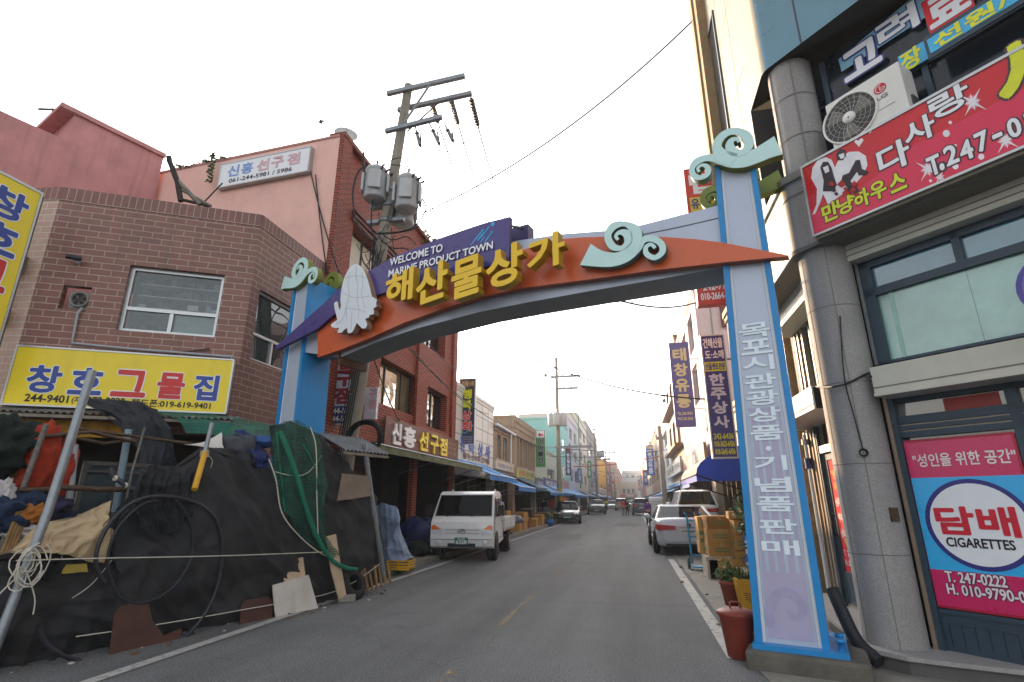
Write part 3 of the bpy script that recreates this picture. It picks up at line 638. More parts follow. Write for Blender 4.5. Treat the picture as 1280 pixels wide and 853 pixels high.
# olive awning
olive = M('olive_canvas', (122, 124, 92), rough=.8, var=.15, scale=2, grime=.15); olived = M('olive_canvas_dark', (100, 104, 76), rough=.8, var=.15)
def awning(name, label, y0, y1, ztop, zfront, out, drop, mt, mv, group, x=-6.6, sgn=1, th=.03, stripes=0):
    """sloping canvas on arms with a hanging valance"""
    s = thing(name, label, 'awning', (x + sgn * out / 2, (y0 + y1) / 2, zfront - drop), group)
    n = max(6, int((y1 - y0) / .5)); m = MB()
    for i in range(n):
        a, b = y0 + (y1 - y0) * i / n, y0 + (y1 - y0) * (i + 1) / n
        for k in range(4):
            p = lambda t, y: Vector((x + sgn * out * t, y, ztop + (zfront - ztop) * t - .05 * math.sin(math.pi * t) - .02 * math.sin(math.pi * ((y - y0) % 1.5) / 1.5)))
            m.face([p(k / 4, a), p((k + 1) / 4, a), p((k + 1) / 4, b), p(k / 4, b)], mt, True)
    m.build('canvas', s)
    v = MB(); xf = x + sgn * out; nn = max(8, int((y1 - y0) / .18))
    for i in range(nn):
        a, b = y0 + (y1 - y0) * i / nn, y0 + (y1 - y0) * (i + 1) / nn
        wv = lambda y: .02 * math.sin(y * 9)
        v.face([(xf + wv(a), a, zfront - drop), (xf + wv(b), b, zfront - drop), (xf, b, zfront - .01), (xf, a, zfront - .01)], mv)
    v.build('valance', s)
    f = MB(); f.tube([(xf, y0, zfront - .03), (xf, y1, zfront - .03)], .022, steel)
    for y in (y0 + .08, (y0 + y1) / 2, y1 - .08): f.tube([(xf, y, zfront - .03), (x + sgn * .02, y, zfront - .45)], .016, steel); f.tube([(xf, y, zfront - .03), (x + sgn * .02, y, ztop - .02)], .012, steel)
    f.build('arm', s)
    return s
aw = LF.off(1.35)
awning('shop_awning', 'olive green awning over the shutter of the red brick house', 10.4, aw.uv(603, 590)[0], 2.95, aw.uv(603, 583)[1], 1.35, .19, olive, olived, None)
# dish and weeds on the roof edge
leaf = M('leaf_green', (70, 96, 44), rough=.6, var=.4, scale=20); leaf2 = M('leaf_dark', (44, 66, 34), rough=.6, var=.4, scale=20)
def leaves(mb, c, r, n, sz, seed=0, flat=1.0):
    rn = random.Random(seed); c = Vector(c)
    for _ in range(n):
        d = Vector((rn.gauss(0, 1), rn.gauss(0, 1), rn.gauss(0, 1) * flat)); d.normalize(); d *= rn.random() ** .45
        p = c + Vector((d.x * r[0], d.y * r[1], d.z * r[2])); a = Vector((rn.gauss(0, 1), rn.gauss(0, 1), rn.gauss(0, .7))).normalized(); b = a.orthogonal().normalized(); s_ = sz * (.6 + rn.random() * .8)
        mb.face([p - a * s_, p + b * s_ * .45, p + a * s_, p - b * s_ * .45], leaf if rn.random() < .6 else leaf2)
d = thing('satellite_dish', 'grey satellite dish on the corner of the red brick roof', 'dish', (-6.8, 10.1, HR + .1))
m = MB(); c = LF.off(-.2).at(432, 172); c.z = HR + .42; m.lathe(c, [(.01, 0), (.16, .025), (.3, .09), (.3, .1), (.16, .04), (.01, .015)], M('dish_grey', (176, 176, 170), rough=.5), 20, (.5, -.7, .35)); m.build('reflector', d)
MB().tube([(c.x, c.y, HR + .1), c], .02, steel).tube([c, c + Vector((.16, -.22, .05))], .01, steel).build('mast', d)
v = MB(); leaves(v, c + Vector((.05, -.1, -.3)), (.25, .12, .12), 60, .05, 4); v.tube([c + Vector((0, 0, -.35)), c + Vector((0, 0, -.25))], .01, leaf2)
tag(v.build('weed', origin=True), 'small weed growing at the foot of the satellite dish', 'plant')
v = MB(); b0 = SQ.P(SQ.uv(388, 180)[0] + .35, HR); v.tube([b0, b0 + Vector((.02, 0, .3)), b0 + Vector((-.12, 0, .42))], .006, leaf2); leaves(v, b0 + Vector((-.12, 0, .44)), (.08, .06, .05), 30, .04, 5)
tag(v.build('weed', origin=True), 'lone thin weed on the salmon parapet beside the white board', 'plant')
v = MB(); rn = random.Random(2)
for k in range(12): leaves(v, Q.P(-5.2 + k * .16, HR + .02 + rn.random() * .08, 0), (.14, .1, .06), 16, .05, 20 + k)
for k in range(8): leaves(v, Q.P(-3.72, HR + .1 - k * .12, .2), (.1, .06, .08), 12, .055, 50 + k)
tag(v.build('creeper', origin=True), 'green creeper over the salmon parapet and the end of the white board', 'plant')
v = MB(); rn = random.Random(8)
for k in range(26): y = 15.5 + k * .16; leaves(v, (-6.6 + rn.random() * .3, y, HR + .02 + rn.random() * .3 - (.5 if k % 4 == 0 else 0)), (.2, .2, .22), 26, .07, 80 + k)
tag(v.build('creeper', origin=True), 'green creeper hanging over the red brick parapet above the street', 'plant')
# ================================================================== gate over the street
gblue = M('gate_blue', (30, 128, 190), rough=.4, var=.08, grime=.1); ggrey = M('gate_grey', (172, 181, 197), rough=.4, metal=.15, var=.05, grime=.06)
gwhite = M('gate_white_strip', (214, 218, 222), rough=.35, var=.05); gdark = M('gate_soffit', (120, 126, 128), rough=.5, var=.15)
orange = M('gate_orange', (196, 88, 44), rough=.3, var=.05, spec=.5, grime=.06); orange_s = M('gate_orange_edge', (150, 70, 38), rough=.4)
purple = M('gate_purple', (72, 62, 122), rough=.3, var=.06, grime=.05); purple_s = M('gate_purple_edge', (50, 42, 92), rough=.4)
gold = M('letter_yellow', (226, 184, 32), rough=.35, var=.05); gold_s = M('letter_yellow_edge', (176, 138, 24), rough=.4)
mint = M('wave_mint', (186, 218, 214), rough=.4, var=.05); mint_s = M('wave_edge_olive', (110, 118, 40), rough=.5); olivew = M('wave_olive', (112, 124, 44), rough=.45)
SG, ZB = .893, .16     # the gate stands on its plinth: pillar sizes in plinth scale
def AP(u, v, w=0): return AR.P(u * SG, ZB + v * SG, w)
class ARs:
    P = staticmethod(lambda u, v, w=0: AP(u, v, w)); u = AR.u; n = AR.n
gate = thing('welcome_gate', 'steel street gate with orange and purple panels, yellow hangul letters and blue framed pillars', 'gate', AR.P(.35, 0))
DP = .6
def pxp(fr, pts, ox=0, oy=0, k=1): return [fr.uv(ox + x * k, oy + y * k) for x, y in pts]
def pillar(l0, l1, r0, r1, z0, z1, name='pillar'):
    """box pillar: left edge runs l0->l1, right edge r0->r1"""
    m = MB(); P = AP
    L = lambda v: l0 + (l1 - l0) * v / z1; R = lambda v: r0 + (r1 - r0) * v / z1
    m.hexa([P(L(z0), z0, -.03), P(R(z0), z0, -.03), P(R(z0), z0, -DP), P(L(z0), z0, -DP), P(L(z1), z1, -.03), P(R(z1), z1, -.03), P(R(z1), z1, -DP), P(L(z1), z1, -DP)], gblue)
    pl = m.build(name, gate)
    f = MB()
    def strip(a0, a1, b0, b1, w0, w1, mt):   # offsets from the left / right edge
        e = lambda s, v: (L(v) + s) if s < 5 else (R(v) - (s - 10))
        f.hexa([P(e(a0, z0), z0, w1), P(e(a1, z0), z0, w1), P(e(a1, z0), z0, w0), P(e(a0, z0), z0, w0), P(e(b0, z1), z1, w1), P(e(b1, z1), z1, w1), P(e(b1, z1), z1, w0), P(e(b0, z1), z1, w0)], mt)
    strip(0, .07, 0, .07, -.028, .03, gblue); strip(10.07, 10, 10.07, 10, -.028, .03, gblue)
    f.build('edge_strip', pl)
    f = MB(); strip(.072, .105, .072, .105, -.028, -.005, gwhite); strip(10.105, 10.072, 10.105, 10.072, -.028, -.005, gwhite); f.build('light_strip', pl)
    f = MB(); strip(.107, 10.107, .107, 10.107, -.028, .0, ggrey); f.build('front_panel', pl)
    return pl
ZT = 5.92; U_ = lambda px, py: (AR.uv(px, py)[0] / SG, (AR.uv(px, py)[1] - ZB) / SG)
pr_ = pillar(-.0, .205, .70, .705, .02, ZT)
pl_ = pillar(-8.28, -8.27, -7.62, -7.75, .02, ZT)
m = MB()
m.fbox(ARs, -.02, .86, .0, .05, -.75, .12, gblue)
for u in (.8, ):
    for w_ in (.02, -.2): m.lathe(AP(u, .05, w_), [(.025, 0), (.025, .07), (.04, .07), (.04, .1), (.01, .1)], gblue, 8)
m.build('base_plate', gate)
m = MB(); m.fbox(AR, -.08, .92, -.1, ZB - .001, -.85, .2, dconc); tag(m.build('concrete_plinth', origin=True, bevel=.03), 'low concrete plinth under the right gate pillar', 'plinth')
# printed lilac field, words
lil = M('lilac_print', (166, 160, 186), rough=.4, var=.05); lil2 = M('lilac_stripe', (170, 182, 198), rough=.4); lil3 = M('lilac_swirl', (158, 152, 182), rough=.4); ltxt = M('pillar_letter', (216, 228, 236), rough=.4, var=.03)
m = MB(); L = lambda v: .205 * v / ZT
ch = '목포시관광상품·기념품판매'; ys = [411, 432, 453, 476, 497, 518, 541, 561, 579, 606, 630, 658, 684]; cl = [937, 940, 943, 948, 951, 953, 956, 960, 963, 966, 968, 972, 976]
m.face([AP(L(.1) + .135, .1, .004), AP(.565, .1, .004), AP(.565, 2.55, .004), AP(L(2.55) + .135, 2.55, .004)], lil)
for k, u in enumerate((.2, .29, .39, .49)): m.face([AP(u, .75, .006), AP(u + .035, .75, .006), AP(u + .045, 2.5, .006), AP(u + .01, 2.5, .006)], lil2)
m.build('lilac_print', pr_)
m = MB(); m.ribbon(ARs, [(.17, .2, .04), (.2, .42, .05), (.34, .56, .05), (.48, .5, .045), (.5, .38, .04), (.42, .32, .03), (.36, .38, .025)], .003, .0075, lil3); m.build('swirl_print', pr_)
m = MB()
for c_, y in zip(ch, ys):
    hgt = 20; v1 = U_(960, y - 9)[1]; v0 = U_(960, y + 9)[1]; uc = (L((v0 + v1) / 2) + .705) / 2
    if c_ == '·': text(m, c_, ARs, uc - .03, uc + .03, (v0 + v1) / 2 - .03, (v0 + v1) / 2 + .03, .010, ltxt, bold=0); continue
    hw = .17 if y < 600 else .185
    text(m, c_, ARs, uc - hw, uc + hw, v0, v1, .010, ltxt, bold=.7)
m.build('lettering', pr_)
# beam
BP = AR.off(-.02)
top = pxp(BP, [(377, 421), (420, 388), (480, 352), (560, 322), (640, 302), (700, 293), (760, 288.5), (794, 283.6), (898, 257)])
bot = pxp(BP, [(905, 334), (830, 348), (740, 363.5), (660, 378), (600, 390), (520, 411), (470, 428), (425, 447), (377, 440)])
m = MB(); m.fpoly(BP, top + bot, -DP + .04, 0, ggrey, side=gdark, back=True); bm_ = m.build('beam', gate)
m = MB(); m.ribbon(BP, [(*BP.uv(x, y), .006) for x, y in ((801, 294), (850, 284), (898, 273))], .0, .004, M('seam_dark', (60, 64, 70))); m.build('seam', bm_)
m = MB(); e = BP.rc(425, 412, 438, 452); m.fbox(BP, BP.uv(425, 440)[0] - .02, BP.uv(425, 440)[0] + .04, BP.uv(430, 455)[1], BP.uv(430, 420)[1], -DP - .02, .02, M('beam_end_brown', (84, 56, 40))); m.build('end_plate', bm_)
ob = [(397, 447), (428, 436.5), (464, 422), (504, 404), (550, 387.5), (602, 371), (648, 361), (697, 354.5), (740, 349), (817, 338), (906, 328), (986, 320.5)]
ot = [(986, 319.5), (945, 311.5), (904, 303.5), (868, 299), (831, 296.5), (795, 295.5), (759, 296), (730, 296.8), (700, 299), (648, 314), (560, 345), (462, 372), (397, 405)]
OR = AR.off(.12)
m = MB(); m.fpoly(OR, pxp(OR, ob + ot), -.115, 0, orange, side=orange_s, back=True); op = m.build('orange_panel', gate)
PU = AR.off(.2); pk_ = [(344, 434), (366, 414), (385, 397), (404, 380), (422, 362), (440, 350), (459, 340), (487.5, 324), (508, 314.5), (530, 306), (552, 297), (575, 289), (605, 279), (637.5, 271)]
pb_ = [(636, 327), (600, 335.5), (560, 345), (510, 358), (466, 370), (440, 381), (418, 393), (395, 412), (346, 437)]
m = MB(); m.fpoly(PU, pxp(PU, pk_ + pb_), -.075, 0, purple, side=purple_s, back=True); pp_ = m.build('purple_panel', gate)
m = MB(); b = BP.off(-.25)
u0, u1, v0, v1 = b.rc(640, 290, 664, 306); m.fbox(b, u0 - .25, u1, v0, v1, -.1, .1, purple_s); m.tube([b.P(u1 - .1, v1, 0), PU.P(*PU.uv(637, 280), -.08)], .02, steel); m.build('panel_bracket', pp_)
# english words along the slope
m = MB(); mt = M('letter_white', (226, 228, 234), rough=.35, var=.03)
def slope_text(mb, sx, fr, xl, yl, xr, yr, hpx, w, mat, **k):
    """letters whose lower left / lower right corners lie at two pixels, hpx pixels tall at the left"""
    a = fr.uv(xl, yl); b = fr.uv(xr, yr); hh = fr.uv(xl, yl - hpx)[1] - a[1]; sl = (b[1] - a[1]) / (b[0] - a[0])
    text(mb, sx, fr, a[0], b[0], a[1], a[1] + hh, w, mat, slope=sl, **k)
slope_text(m, 'WELCOME TO', PU, 488, 333.5, 554, 315, 9.2, .02, mt, bold=.6, ext=.016, side=purple_s)
slope_text(m, 'MARINE PRODUCT TOWN', PU, 486.5, 347.5, 617, 311.5, 8.6, .02, mt, bold=.6, ext=.016, side=purple_s)
m.build('small_lettering', pp_)
m = MB(); sb = M('spray_blue', (60, 160, 214), rough=.4)
for x0, y0, x1, y1, r in ((588, 307, 603, 289, .012), (597, 301, 609, 287, .02), (603, 294, 612, 283, .012), (600, 304, 606, 296, .01), (606, 303, 614, 292, .014), (611, 297, 614.5, 291, .02)):
    m.ribbon(PU, [(*PU.uv(x0, y0), r * .4), (*PU.uv((x0 + x1) / 2, (y0 + y1) / 2), r), (*PU.uv(x1, y1), r * .8)], .0, .004, sb)
for x, y, r in ((616, 280.5, .035), (603, 288, .02), (614.5, 290.5, .02)):
    u, v = PU.uv(x, y); m.fpoly(PU, [(u + r * math.cos(k * .785), v + r * math.sin(k * .785)) for k in range(8)], 0, .004, sb)
m.build('spray_emblem', pp_)
# the five big letters
KL = AR.off(.42)
ltr = [('해', 481, 341, 517, 382, 0), ('산', 519, 332, 560, 380, 0), ('물', 563, 323, 603, 373, 0), ('상', 606, 309, 655, 360, 0), ('가', 657, 295, 708, 339, 0)]
for cch, x0, y0, x1, y1, _ in ltr:
    a = KL.uv(x0, (y0 + y1) / 2); b = KL.uv(x1, (y0 + y1) / 2); xm = (x0 + x1) / 2; v1 = KL.uv(xm, y0)[1]; v0 = KL.uv(xm, y1)[1]
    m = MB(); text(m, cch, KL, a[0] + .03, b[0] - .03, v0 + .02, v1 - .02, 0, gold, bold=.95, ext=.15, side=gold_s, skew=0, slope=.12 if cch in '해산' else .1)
    m.tube([KL.P((a[0] + b[0]) / 2, (v0 + v1) / 2 + .06, -.17), KL.P((a[0] + b[0]) / 2, (v0 + v1) / 2 + .06, -.31)], .03, gold_s)
    m.build('big_letter', gate)
# squid
SQD = AR.off(.32)
sqp = [(180, 360), (198, 368), (215, 385), (227, 408), (235, 430), (243, 455), (250, 480), (255, 505), (260, 525), (272, 530), (286, 541), (280, 556), (283, 572), (266, 585), (270, 598), (268, 612), (248, 616), (243, 630), (226, 634), (230, 648), (236, 664), (228, 682), (210, 684), (196, 668), (184, 655), (176, 672), (168, 690), (158, 704), (140, 708), (136, 694), (136, 680), (120, 690), (110, 704), (90, 706), (88, 695), (97, 680), (78, 682), (58, 676), (54, 664), (70, 652), (86, 640), (82, 620), (78, 604), (72, 580), (70, 558), (80, 547), (90, 553), (92, 575), (100, 592), (104, 570), (102, 540), (104, 510), (109, 475), (116, 445), (128, 414), (142, 388), (160, 367)]
m = MB(); m.fpoly(SQD, pxp(SQD, sqp, 400, 240, .25), -.12, 0, M('squid_white', (206, 212, 218), rough=.4, var=.04), side=M('squid_edge', (150, 120, 100)), back=True); sq = m.build('squid_emblem', gate)
m = MB(); ck = M('crack_line', (168, 172, 176))
for ln in ([(182, 372), (180, 420), (190, 470), (186, 530), (196, 590)], [(150, 400), (140, 460), (146, 520), (130, 580), (135, 640)], [(210, 400), (214, 460), (208, 520), (226, 580)], [(110, 500), (146, 520), (186, 530), (250, 520)], [(135, 580), (196, 590), (226, 600)], [(196, 590), (190, 640)], [(135, 580), (110, 640), (80, 660)], [(128, 430), (180, 420), (228, 430)], [(160, 600), (156, 690)]):
    m.ribbon(SQD, [(*SQD.uv(400 + x * .25, 240 + y * .25), .004) for x, y in ln], 0, .003, ck)
m.build('crack_pattern', sq)
m = MB(); m.tube([SQD.P(*SQD.uv(445, 365), -.12), SQD.P(*SQD.uv(445, 365), -.2)], .04, gold_s); m.build('standoff', sq)
# waves
def scroll(fr, pts_list, name, mt, sd, w0, w1, parent, tr):
    m = MB()
    for k, pts in enumerate(pts_list): m.ribbon(fr, [tr(*p) for p in pts], w0 + .002 * k, w1 + .003 * k, mt, side=sd)
    return m.build(name, parent)
body = [(1165, 135, 60), (1110, 160, 50), (1050, 190, 44), (980, 215, 42), (910, 216, 40), (840, 204, 26), (780, 203, 20), (730, 222, 22), (704, 258, 16), (712, 295, 15), (748, 308, 14), (785, 290, 15), (788, 255, 14), (762, 240, 9), (735, 256, 8), (742, 278, 8)]
big = [(930, 215, 38), (868, 195, 36), (838, 150, 24), (850, 105, 24), (890, 70, 22), (945, 62, 20), (995, 88, 24), (1006, 138, 24), (972, 175, 18), (925, 170, 24), (905, 140, 22), (915, 110, 16), (945, 103, 10), (955, 120, 8)]
kk = .234375
frS = AR.off(.12)
def tr_r(x, y, h):
    u, v = frS.uv(700 + x * kk, 150 + y * kk); return u, v, h * kk * .0097
scroll(frS, [body, big], 'wave_ornament', mint, mint_s, -.12, 0, gate, tr_r)
frB = AR.off(-.62)
scroll(frB, [body, big], 'wave_ornament', olivew, olivew, -.12, 0, gate, lambda x, y, h: (frS.uv(700 + x * kk, 150 + y * kk)[0], frS.uv(700 + x * kk, 150 + y * kk)[1], h * kk * .0097))
cR, cL = .45 * SG, -7.97 * SG
def tr_l(x, y, h):
    u, v, q = tr_r(x, y, h); return cL - (u - cR) * .95, v + .04, q
scroll(frS, [body, big], 'wave_ornament', mint, mint_s, -.12, 0, gate, tr_l)
scroll(frB, [body, big], 'wave_ornament', olivew, olivew, -.12, 0, gate, tr_l)
wb = [(135, 718, 60), (200, 738, 44), (280, 746, 36), (350, 725, 34), (405, 680, 30), (445, 640, 18), (495, 634, 16), (540, 662, 15), (545, 705, 15), (505, 735, 13), (462, 715, 13), (458, 680, 11), (485, 664, 9), (508, 684, 8)]
wg = [(375, 705, 36), (408, 650, 26), (400, 590, 26), (350, 556, 13), (285, 568, 22), (255, 620, 18), (280, 675, 18), (330, 684, 13), (365, 650, 20), (355, 608, 20), (318, 600, 12), (298, 622, 9), (312, 640, 7)]
frW = AR.off(.26)
scroll(frW, [wb, wg], 'wave_ornament', mint, M('wave_edge_teal', (84, 112, 108)), -.1, 0, gate, lambda x, y, h: (*frW.uv(700 + x * kk, 150 + y * kk), h * kk * .0110))

# ================================================================== transformer pole
pconc = M('pole_concrete', (138, 132, 120), rough=.85, var=.2, scale=4, grime=.3, bump=.2)
trg = M('transformer_grey', (168, 170, 172), rough=.45, var=.1, grime=.2); ins = M('insulator_dark', (48, 42, 42), rough=.3)
PB, PT = Vector((-5.87, 10, 0)), Vector((-4.86, 10, 11.5))
pole = thing('transformer_pole', 'leaning concrete utility pole with three transformers behind the gate', 'utility pole', PB)
def pp3(z): return PB.lerp(PT, z / 11.5)
MB().tube([PB, pp3(4), pp3(8), PT], .19, pconc, 14, .105).build('shaft', pole)
def crossarm(xa, za, xb, zb, y, r=.05):
    m = MB(); m.hexa([(xa, y - r, za - r), (xb, y - r, zb - r), (xb, y + r, zb - r), (xa, y + r, za - r), (xa, y - r, za + r), (xb, y - r, zb + r), (xb, y + r, zb + r), (xa, y + r, za + r)], steel); return m
crossarm(-5.36, 11.22, -3.34, 11.36, 9.86).build('crossarm', pole)
crossarm(-5.19, 10.95, -3.25, 11.09, 10.16).build('crossarm', pole)
crossarm(-5.32, 10.1, -3.88, 10.26, 9.86).build('crossarm', pole)
MB().tube([pp3(10.3) + Vector((.1, -.1, 0)), (-4.2, 9.84, 11.3)], .03, steel).tube([pp3(10.2) + Vector((.1, .1, 0)), (-4.1, 10.18, 11.0)], .02, rust).build('arm_brace', pole)
# strain insulators and line wires going down the street
FARP = Vector((-5.6, 41.5, 9.4)); ends = []
for i, (x, y0, y1) in enumerate(((536, 118, 155), (561, 116, 157), (586, 112, 160))):
    a = atY(x, y0, 10.2); d = Vector((-.02 * i, 1, -.06)).normalized()
    b = atY((548, 573, 598)[i], y1, 12.0)
    m = MB(); m.tube([a, a.lerp(b, .25)], .015, steel)
    n_ = 9
    for k in range(n_):
        p = a.lerp(b, .25 + .7 * k / n_); ax = (b - a).normalized(); m.lathe(p, [(.02, 0), (.075, .02), (.07, .05), (.02, .07)], ins, 8, ax)
    m.tube([a.lerp(b, .2), b], .035, ins); m.build('strain_insulator', pole); ends.append(b)
for i, (x, y) in enumerate(((520, 175), (545, 178), (571, 172), (603, 178), (577, 158), (613, 168))[:3]):
    m = MB(); a = atY((519, 537, 556)[i], (158, 155, 156)[i], 9.86); b = atY((525, 549, 566)[i], (182, 180, 176)[i], 9.75)
    m.tube([a, a.lerp(b, .4)], .02, ins, 6); m.lathe(a.lerp(b, .3), [(.03, 0), (.06, .06), (.03, .12)], ins, 8, b - a); m.tube([a.lerp(b, .5), b], .045, M('cutout_grey', (110, 110, 112)), 6); m.tube([a.lerp(b, .45) + Vector((.09, 0, 0)), b + Vector((.02, 0, -.06))], .02, ins); m.build('fuse_cutout', pole)
def transformer(c, r, h, ang, name='transformer'):
    m = MB(); m.lathe(c, [(.02, 0), (r * .92, 0), (r, .04), (r, h - .06), (r * 1.04, h - .05), (r * 1.04, h), (r * .9, h + .05), (.02, h + .07)], trg, 24)
    t = m.build(name, pole)
    f = MB()
    for k in range(4):
        a = ang + k * 1.5708; d = Vector((math.cos(a), math.sin(a), 0)); s_ = d.cross(Vector((0, 0, 1)))
        o = Vector(c) + d * (r + .035) + Vector((0, 0, h * .2)); wd = .14
        f.hexa([o - s_ * wd - d * .03, o + s_ * wd - d * .03, o + s_ * wd + d * .03, o - s_ * wd + d * .03, o - s_ * wd - d * .03 + Vector((0, 0, h * .62)), o + s_ * wd - d * .03 + Vector((0, 0, h * .62)), o + s_ * wd + d * .03 + Vector((0, 0, h * .62)), o - s_ * wd + d * .03 + Vector((0, 0, h * .62))], trg)
    f.build('cooling_fin', t, bevel=.015)
    f = MB(); tp = Vector(c) + Vector((0, 0, h + .05))
    f.lathe(tp, [(.06, 0), (.035, .03), (.055, .06), (.03, .09), (.05, .12), (.025, .15), (.03, .24), (.01, .26)], ins, 10)
    for k in range(3):
        a = ang + .5 + k * .5; f.tube([Vector(c) + Vector((math.cos(a) * r, math.sin(a) * r, h * .88)), Vector(c) + Vector((math.cos(a) * (r + .12), math.sin(a) * (r + .12), h * .95))], .025, ins)
    f.build('bushing', t); return t
tl = atY(468, 250, 9.75); transformer(tl, .25, .76, -1.2)
tr_ = atY(508, 263, 9.7); transformer(tr_, .255, .78, -1.3)
t3 = atY(503, 281, 10.4); transformer(t3, .27, .7, -1.0)
m = MB()
for z in (8.5, 8.1, 7.7): c = pp3(z); m.lathe(c - Vector((0, 0, .05)), [(.15, 0), (.16, 0), (.16, .1), (.15, .1)], steel, 14); m.wbox(c.x - .45, c.x + .45, 9.93, 10.07, z - .04, z + .04, steel)
m.build('band', pole)
m = MB()
for k in range(9): z = 3.6 + k * .45; c = pp3(z); m.tube([c + Vector((.0, .3, 0)) * (1 if k % 2 else -1), c - Vector((0, .3, 0)) * (0)], .01, steel)
m.build('step_bolt', pole)
m = MB(); rn = random.Random(5)           # looped leads round the pole head
def arc(a, b, sag, n=14, side=Vector((0, 0, 0))):
    a = Vector(a); b = Vector(b); return [a.lerp(b, i / n) + (side - Vector((0, 0, sag))) * (4 * (i / n) * (1 - i / n)) for i in range(n + 1)]
A_ = lambda x, y, Y=9.7: atY(x, y, Y)
def pl(pts, Y=9.7): return [A_(x, y, Y) for x, y in pts]
def smooth(pts, n=5):
    out = []
    for i in range(len(pts) - 1):
        p0, p1, p2, p3 = pts[max(i - 1, 0)], pts[i], pts[i + 1], pts[min(i + 2, len(pts) - 1)]
        for k in range(n):
            t = k / n; out.append(.5 * ((2 * p1) + (p2 - p0) * t + (2 * p0 - 5 * p1 + 4 * p2 - p3) * t * t + (3 * p1 - p0 - 3 * p2 + p3) * t ** 3))
    return out + [pts[-1]]
for pts, r in (([(457, 208), (448, 215), (441, 240), (444, 270), (452, 290), (466, 302)], .018), ([(455, 190), (455, 214), (460, 220)], .02), ([(466, 250), (464, 280), (468, 300)], .014), ([(474, 209), (495, 198), (520, 198), (552, 188)], .006), ([(478, 206), (500, 207), (520, 212), (541, 235), (540, 260), (525, 282), (500, 291), (470, 293)], .006), ([(510, 240), (509, 205), (514, 185), (520, 182)], .006), ([(521, 222), (532, 230), (528, 250), (520, 262)], .005), ([(470, 292), (500, 290), (520, 282), (532, 262), (529, 250)], .014), ([(535, 182), (560, 190), (590, 172)], .005), ([(462, 300), (452, 305), (453, 325), (462, 340), (454, 350)], .013), ([(466, 305), (470, 325), (460, 350)], .013), ([(476, 300), (490, 310), (510, 312), (530, 330)], .012), ([(474, 290), (490, 300), (508, 296), (520, 306)], .01)):
    m.tube(smooth(pl(pts)), max(r * 1.3, .012), wire, 5)
for k in range(26):
    z = 6.1 + rn.random() * 1.9; c = pp3(z); a = rn.random() * 6.28; p = c + Vector((math.cos(a) * .2, -abs(math.sin(a)) * .22, 0)); q = p + Vector((rn.uniform(-.5, .6), rn.uniform(-.1, .1), rn.uniform(-1.0, .3)))
    m.tube(arc(p, q, rn.random() * .25, 8), .009, wire, 4)
for k in range(5): m.tube([pp3(6.9) + Vector((.17 * math.cos(k), -.17, .1 * k)), pp3(5) + Vector((.05 * k - .1, -.2, 0)), pp3(3) + Vector((.05 * k - .12, -.21, 0)), pp3(.5) + Vector((.05 * k - .12, -.22, 0))], .012, wire, 5)
m.build('loose_lead', pole)
s = MB(); cc = A_(455, 548, 9.72); rn = random.Random(3)
for k in range(16):
    R_ = .34 + rn.uniform(-.045, .045); ox, oz, oy = rn.uniform(-.02, .02), rn.uniform(-.03, .03), rn.uniform(-.06, .06)
    s.tube([cc + Vector((ox + math.cos(t * .31416) * R_, oy, oz + math.sin(t * .31416) * R_ * .92)) for t in range(21)], .011, wire, 5, cap=False)
tag(s.build('cable_coil', origin=True), 'coil of black cable hung on the transformer pole above the net stall', 'cable')

# ================================================================== overhead wires
def cable(label, a, b, sag, r=.008, n=24, name='overhead_wire', mt=None, group=None):
    r = r * 1.7
    m = MB(); m.tube(arc(a, b, sag, n), r, mt or wire, 5); return tag(m.build(name, origin=Vector(a)), label, 'wire', group)
NEXTP = Vector((-5.75, 41.2, 10.3))
for i, e in enumerate(ends): cable(('left', 'middle', 'right')[i] + ' thin line wire of the three running from the crossarm insulators down the street', e, NEXTP + Vector((-.9 + .9 * i, 0, .4)), 1.2, .012)
cable('thick black cable from the transformers up to the top of the right-hand tiled house', A_(530, 266), atX(882, 10, 2.2), .5, .0095)
cable('black cable sagging from the red brick house to the blue vertical sign on the right', LF.off(.15).at(575, 392), RF(2.6).at(905, 500), .85, .014)
cable('black wire looping below the gate beam to the red sign bracket on the right', AR.off(-.7).P(-2.2, 4.75), RF(2.75).at(906, 358), .55, .011)
cable('thin wire below the gate beam in front of the pink tower', AR.off(-.7).P(-2.9, 4.65), RF(3.2).at(858, 362), .4, .006)
for i, (p, q, sg, lb) in enumerate(((Q.P(-.9, 9.9, .05), (-5.62, 9.85, 5.3), .3, 'thin wire dropping down the salmon flank wall to the transformer pole'), (Q.P(-.55, 9.2, .05), (-5.7, 9.85, 4.2), .5, 'dark wire hanging down the salmon flank beside the pier to the gate'), ((-5.3, 9.8, 6.6), LF.P(19, 6.4, .15), .3, 'service wire from the pole leads along the red brick front'), ((-5.4, 9.8, 5.9), LF.P(24, 5.4, .15), .5, 'long service wire from the pole past the black vertical sign'), ((-5.4, 9.8, 5.6), LF.P(31, 5.6, .15), .6, 'pale service wire crossing the brown shops to the green sign'), ((-5.45, 9.8, 5.2), LF.P(14.2, 3.7, .15), .2, 'short service wire from the pole to the fascia letters'))):
    cable(lb, p, q, sg, .009)
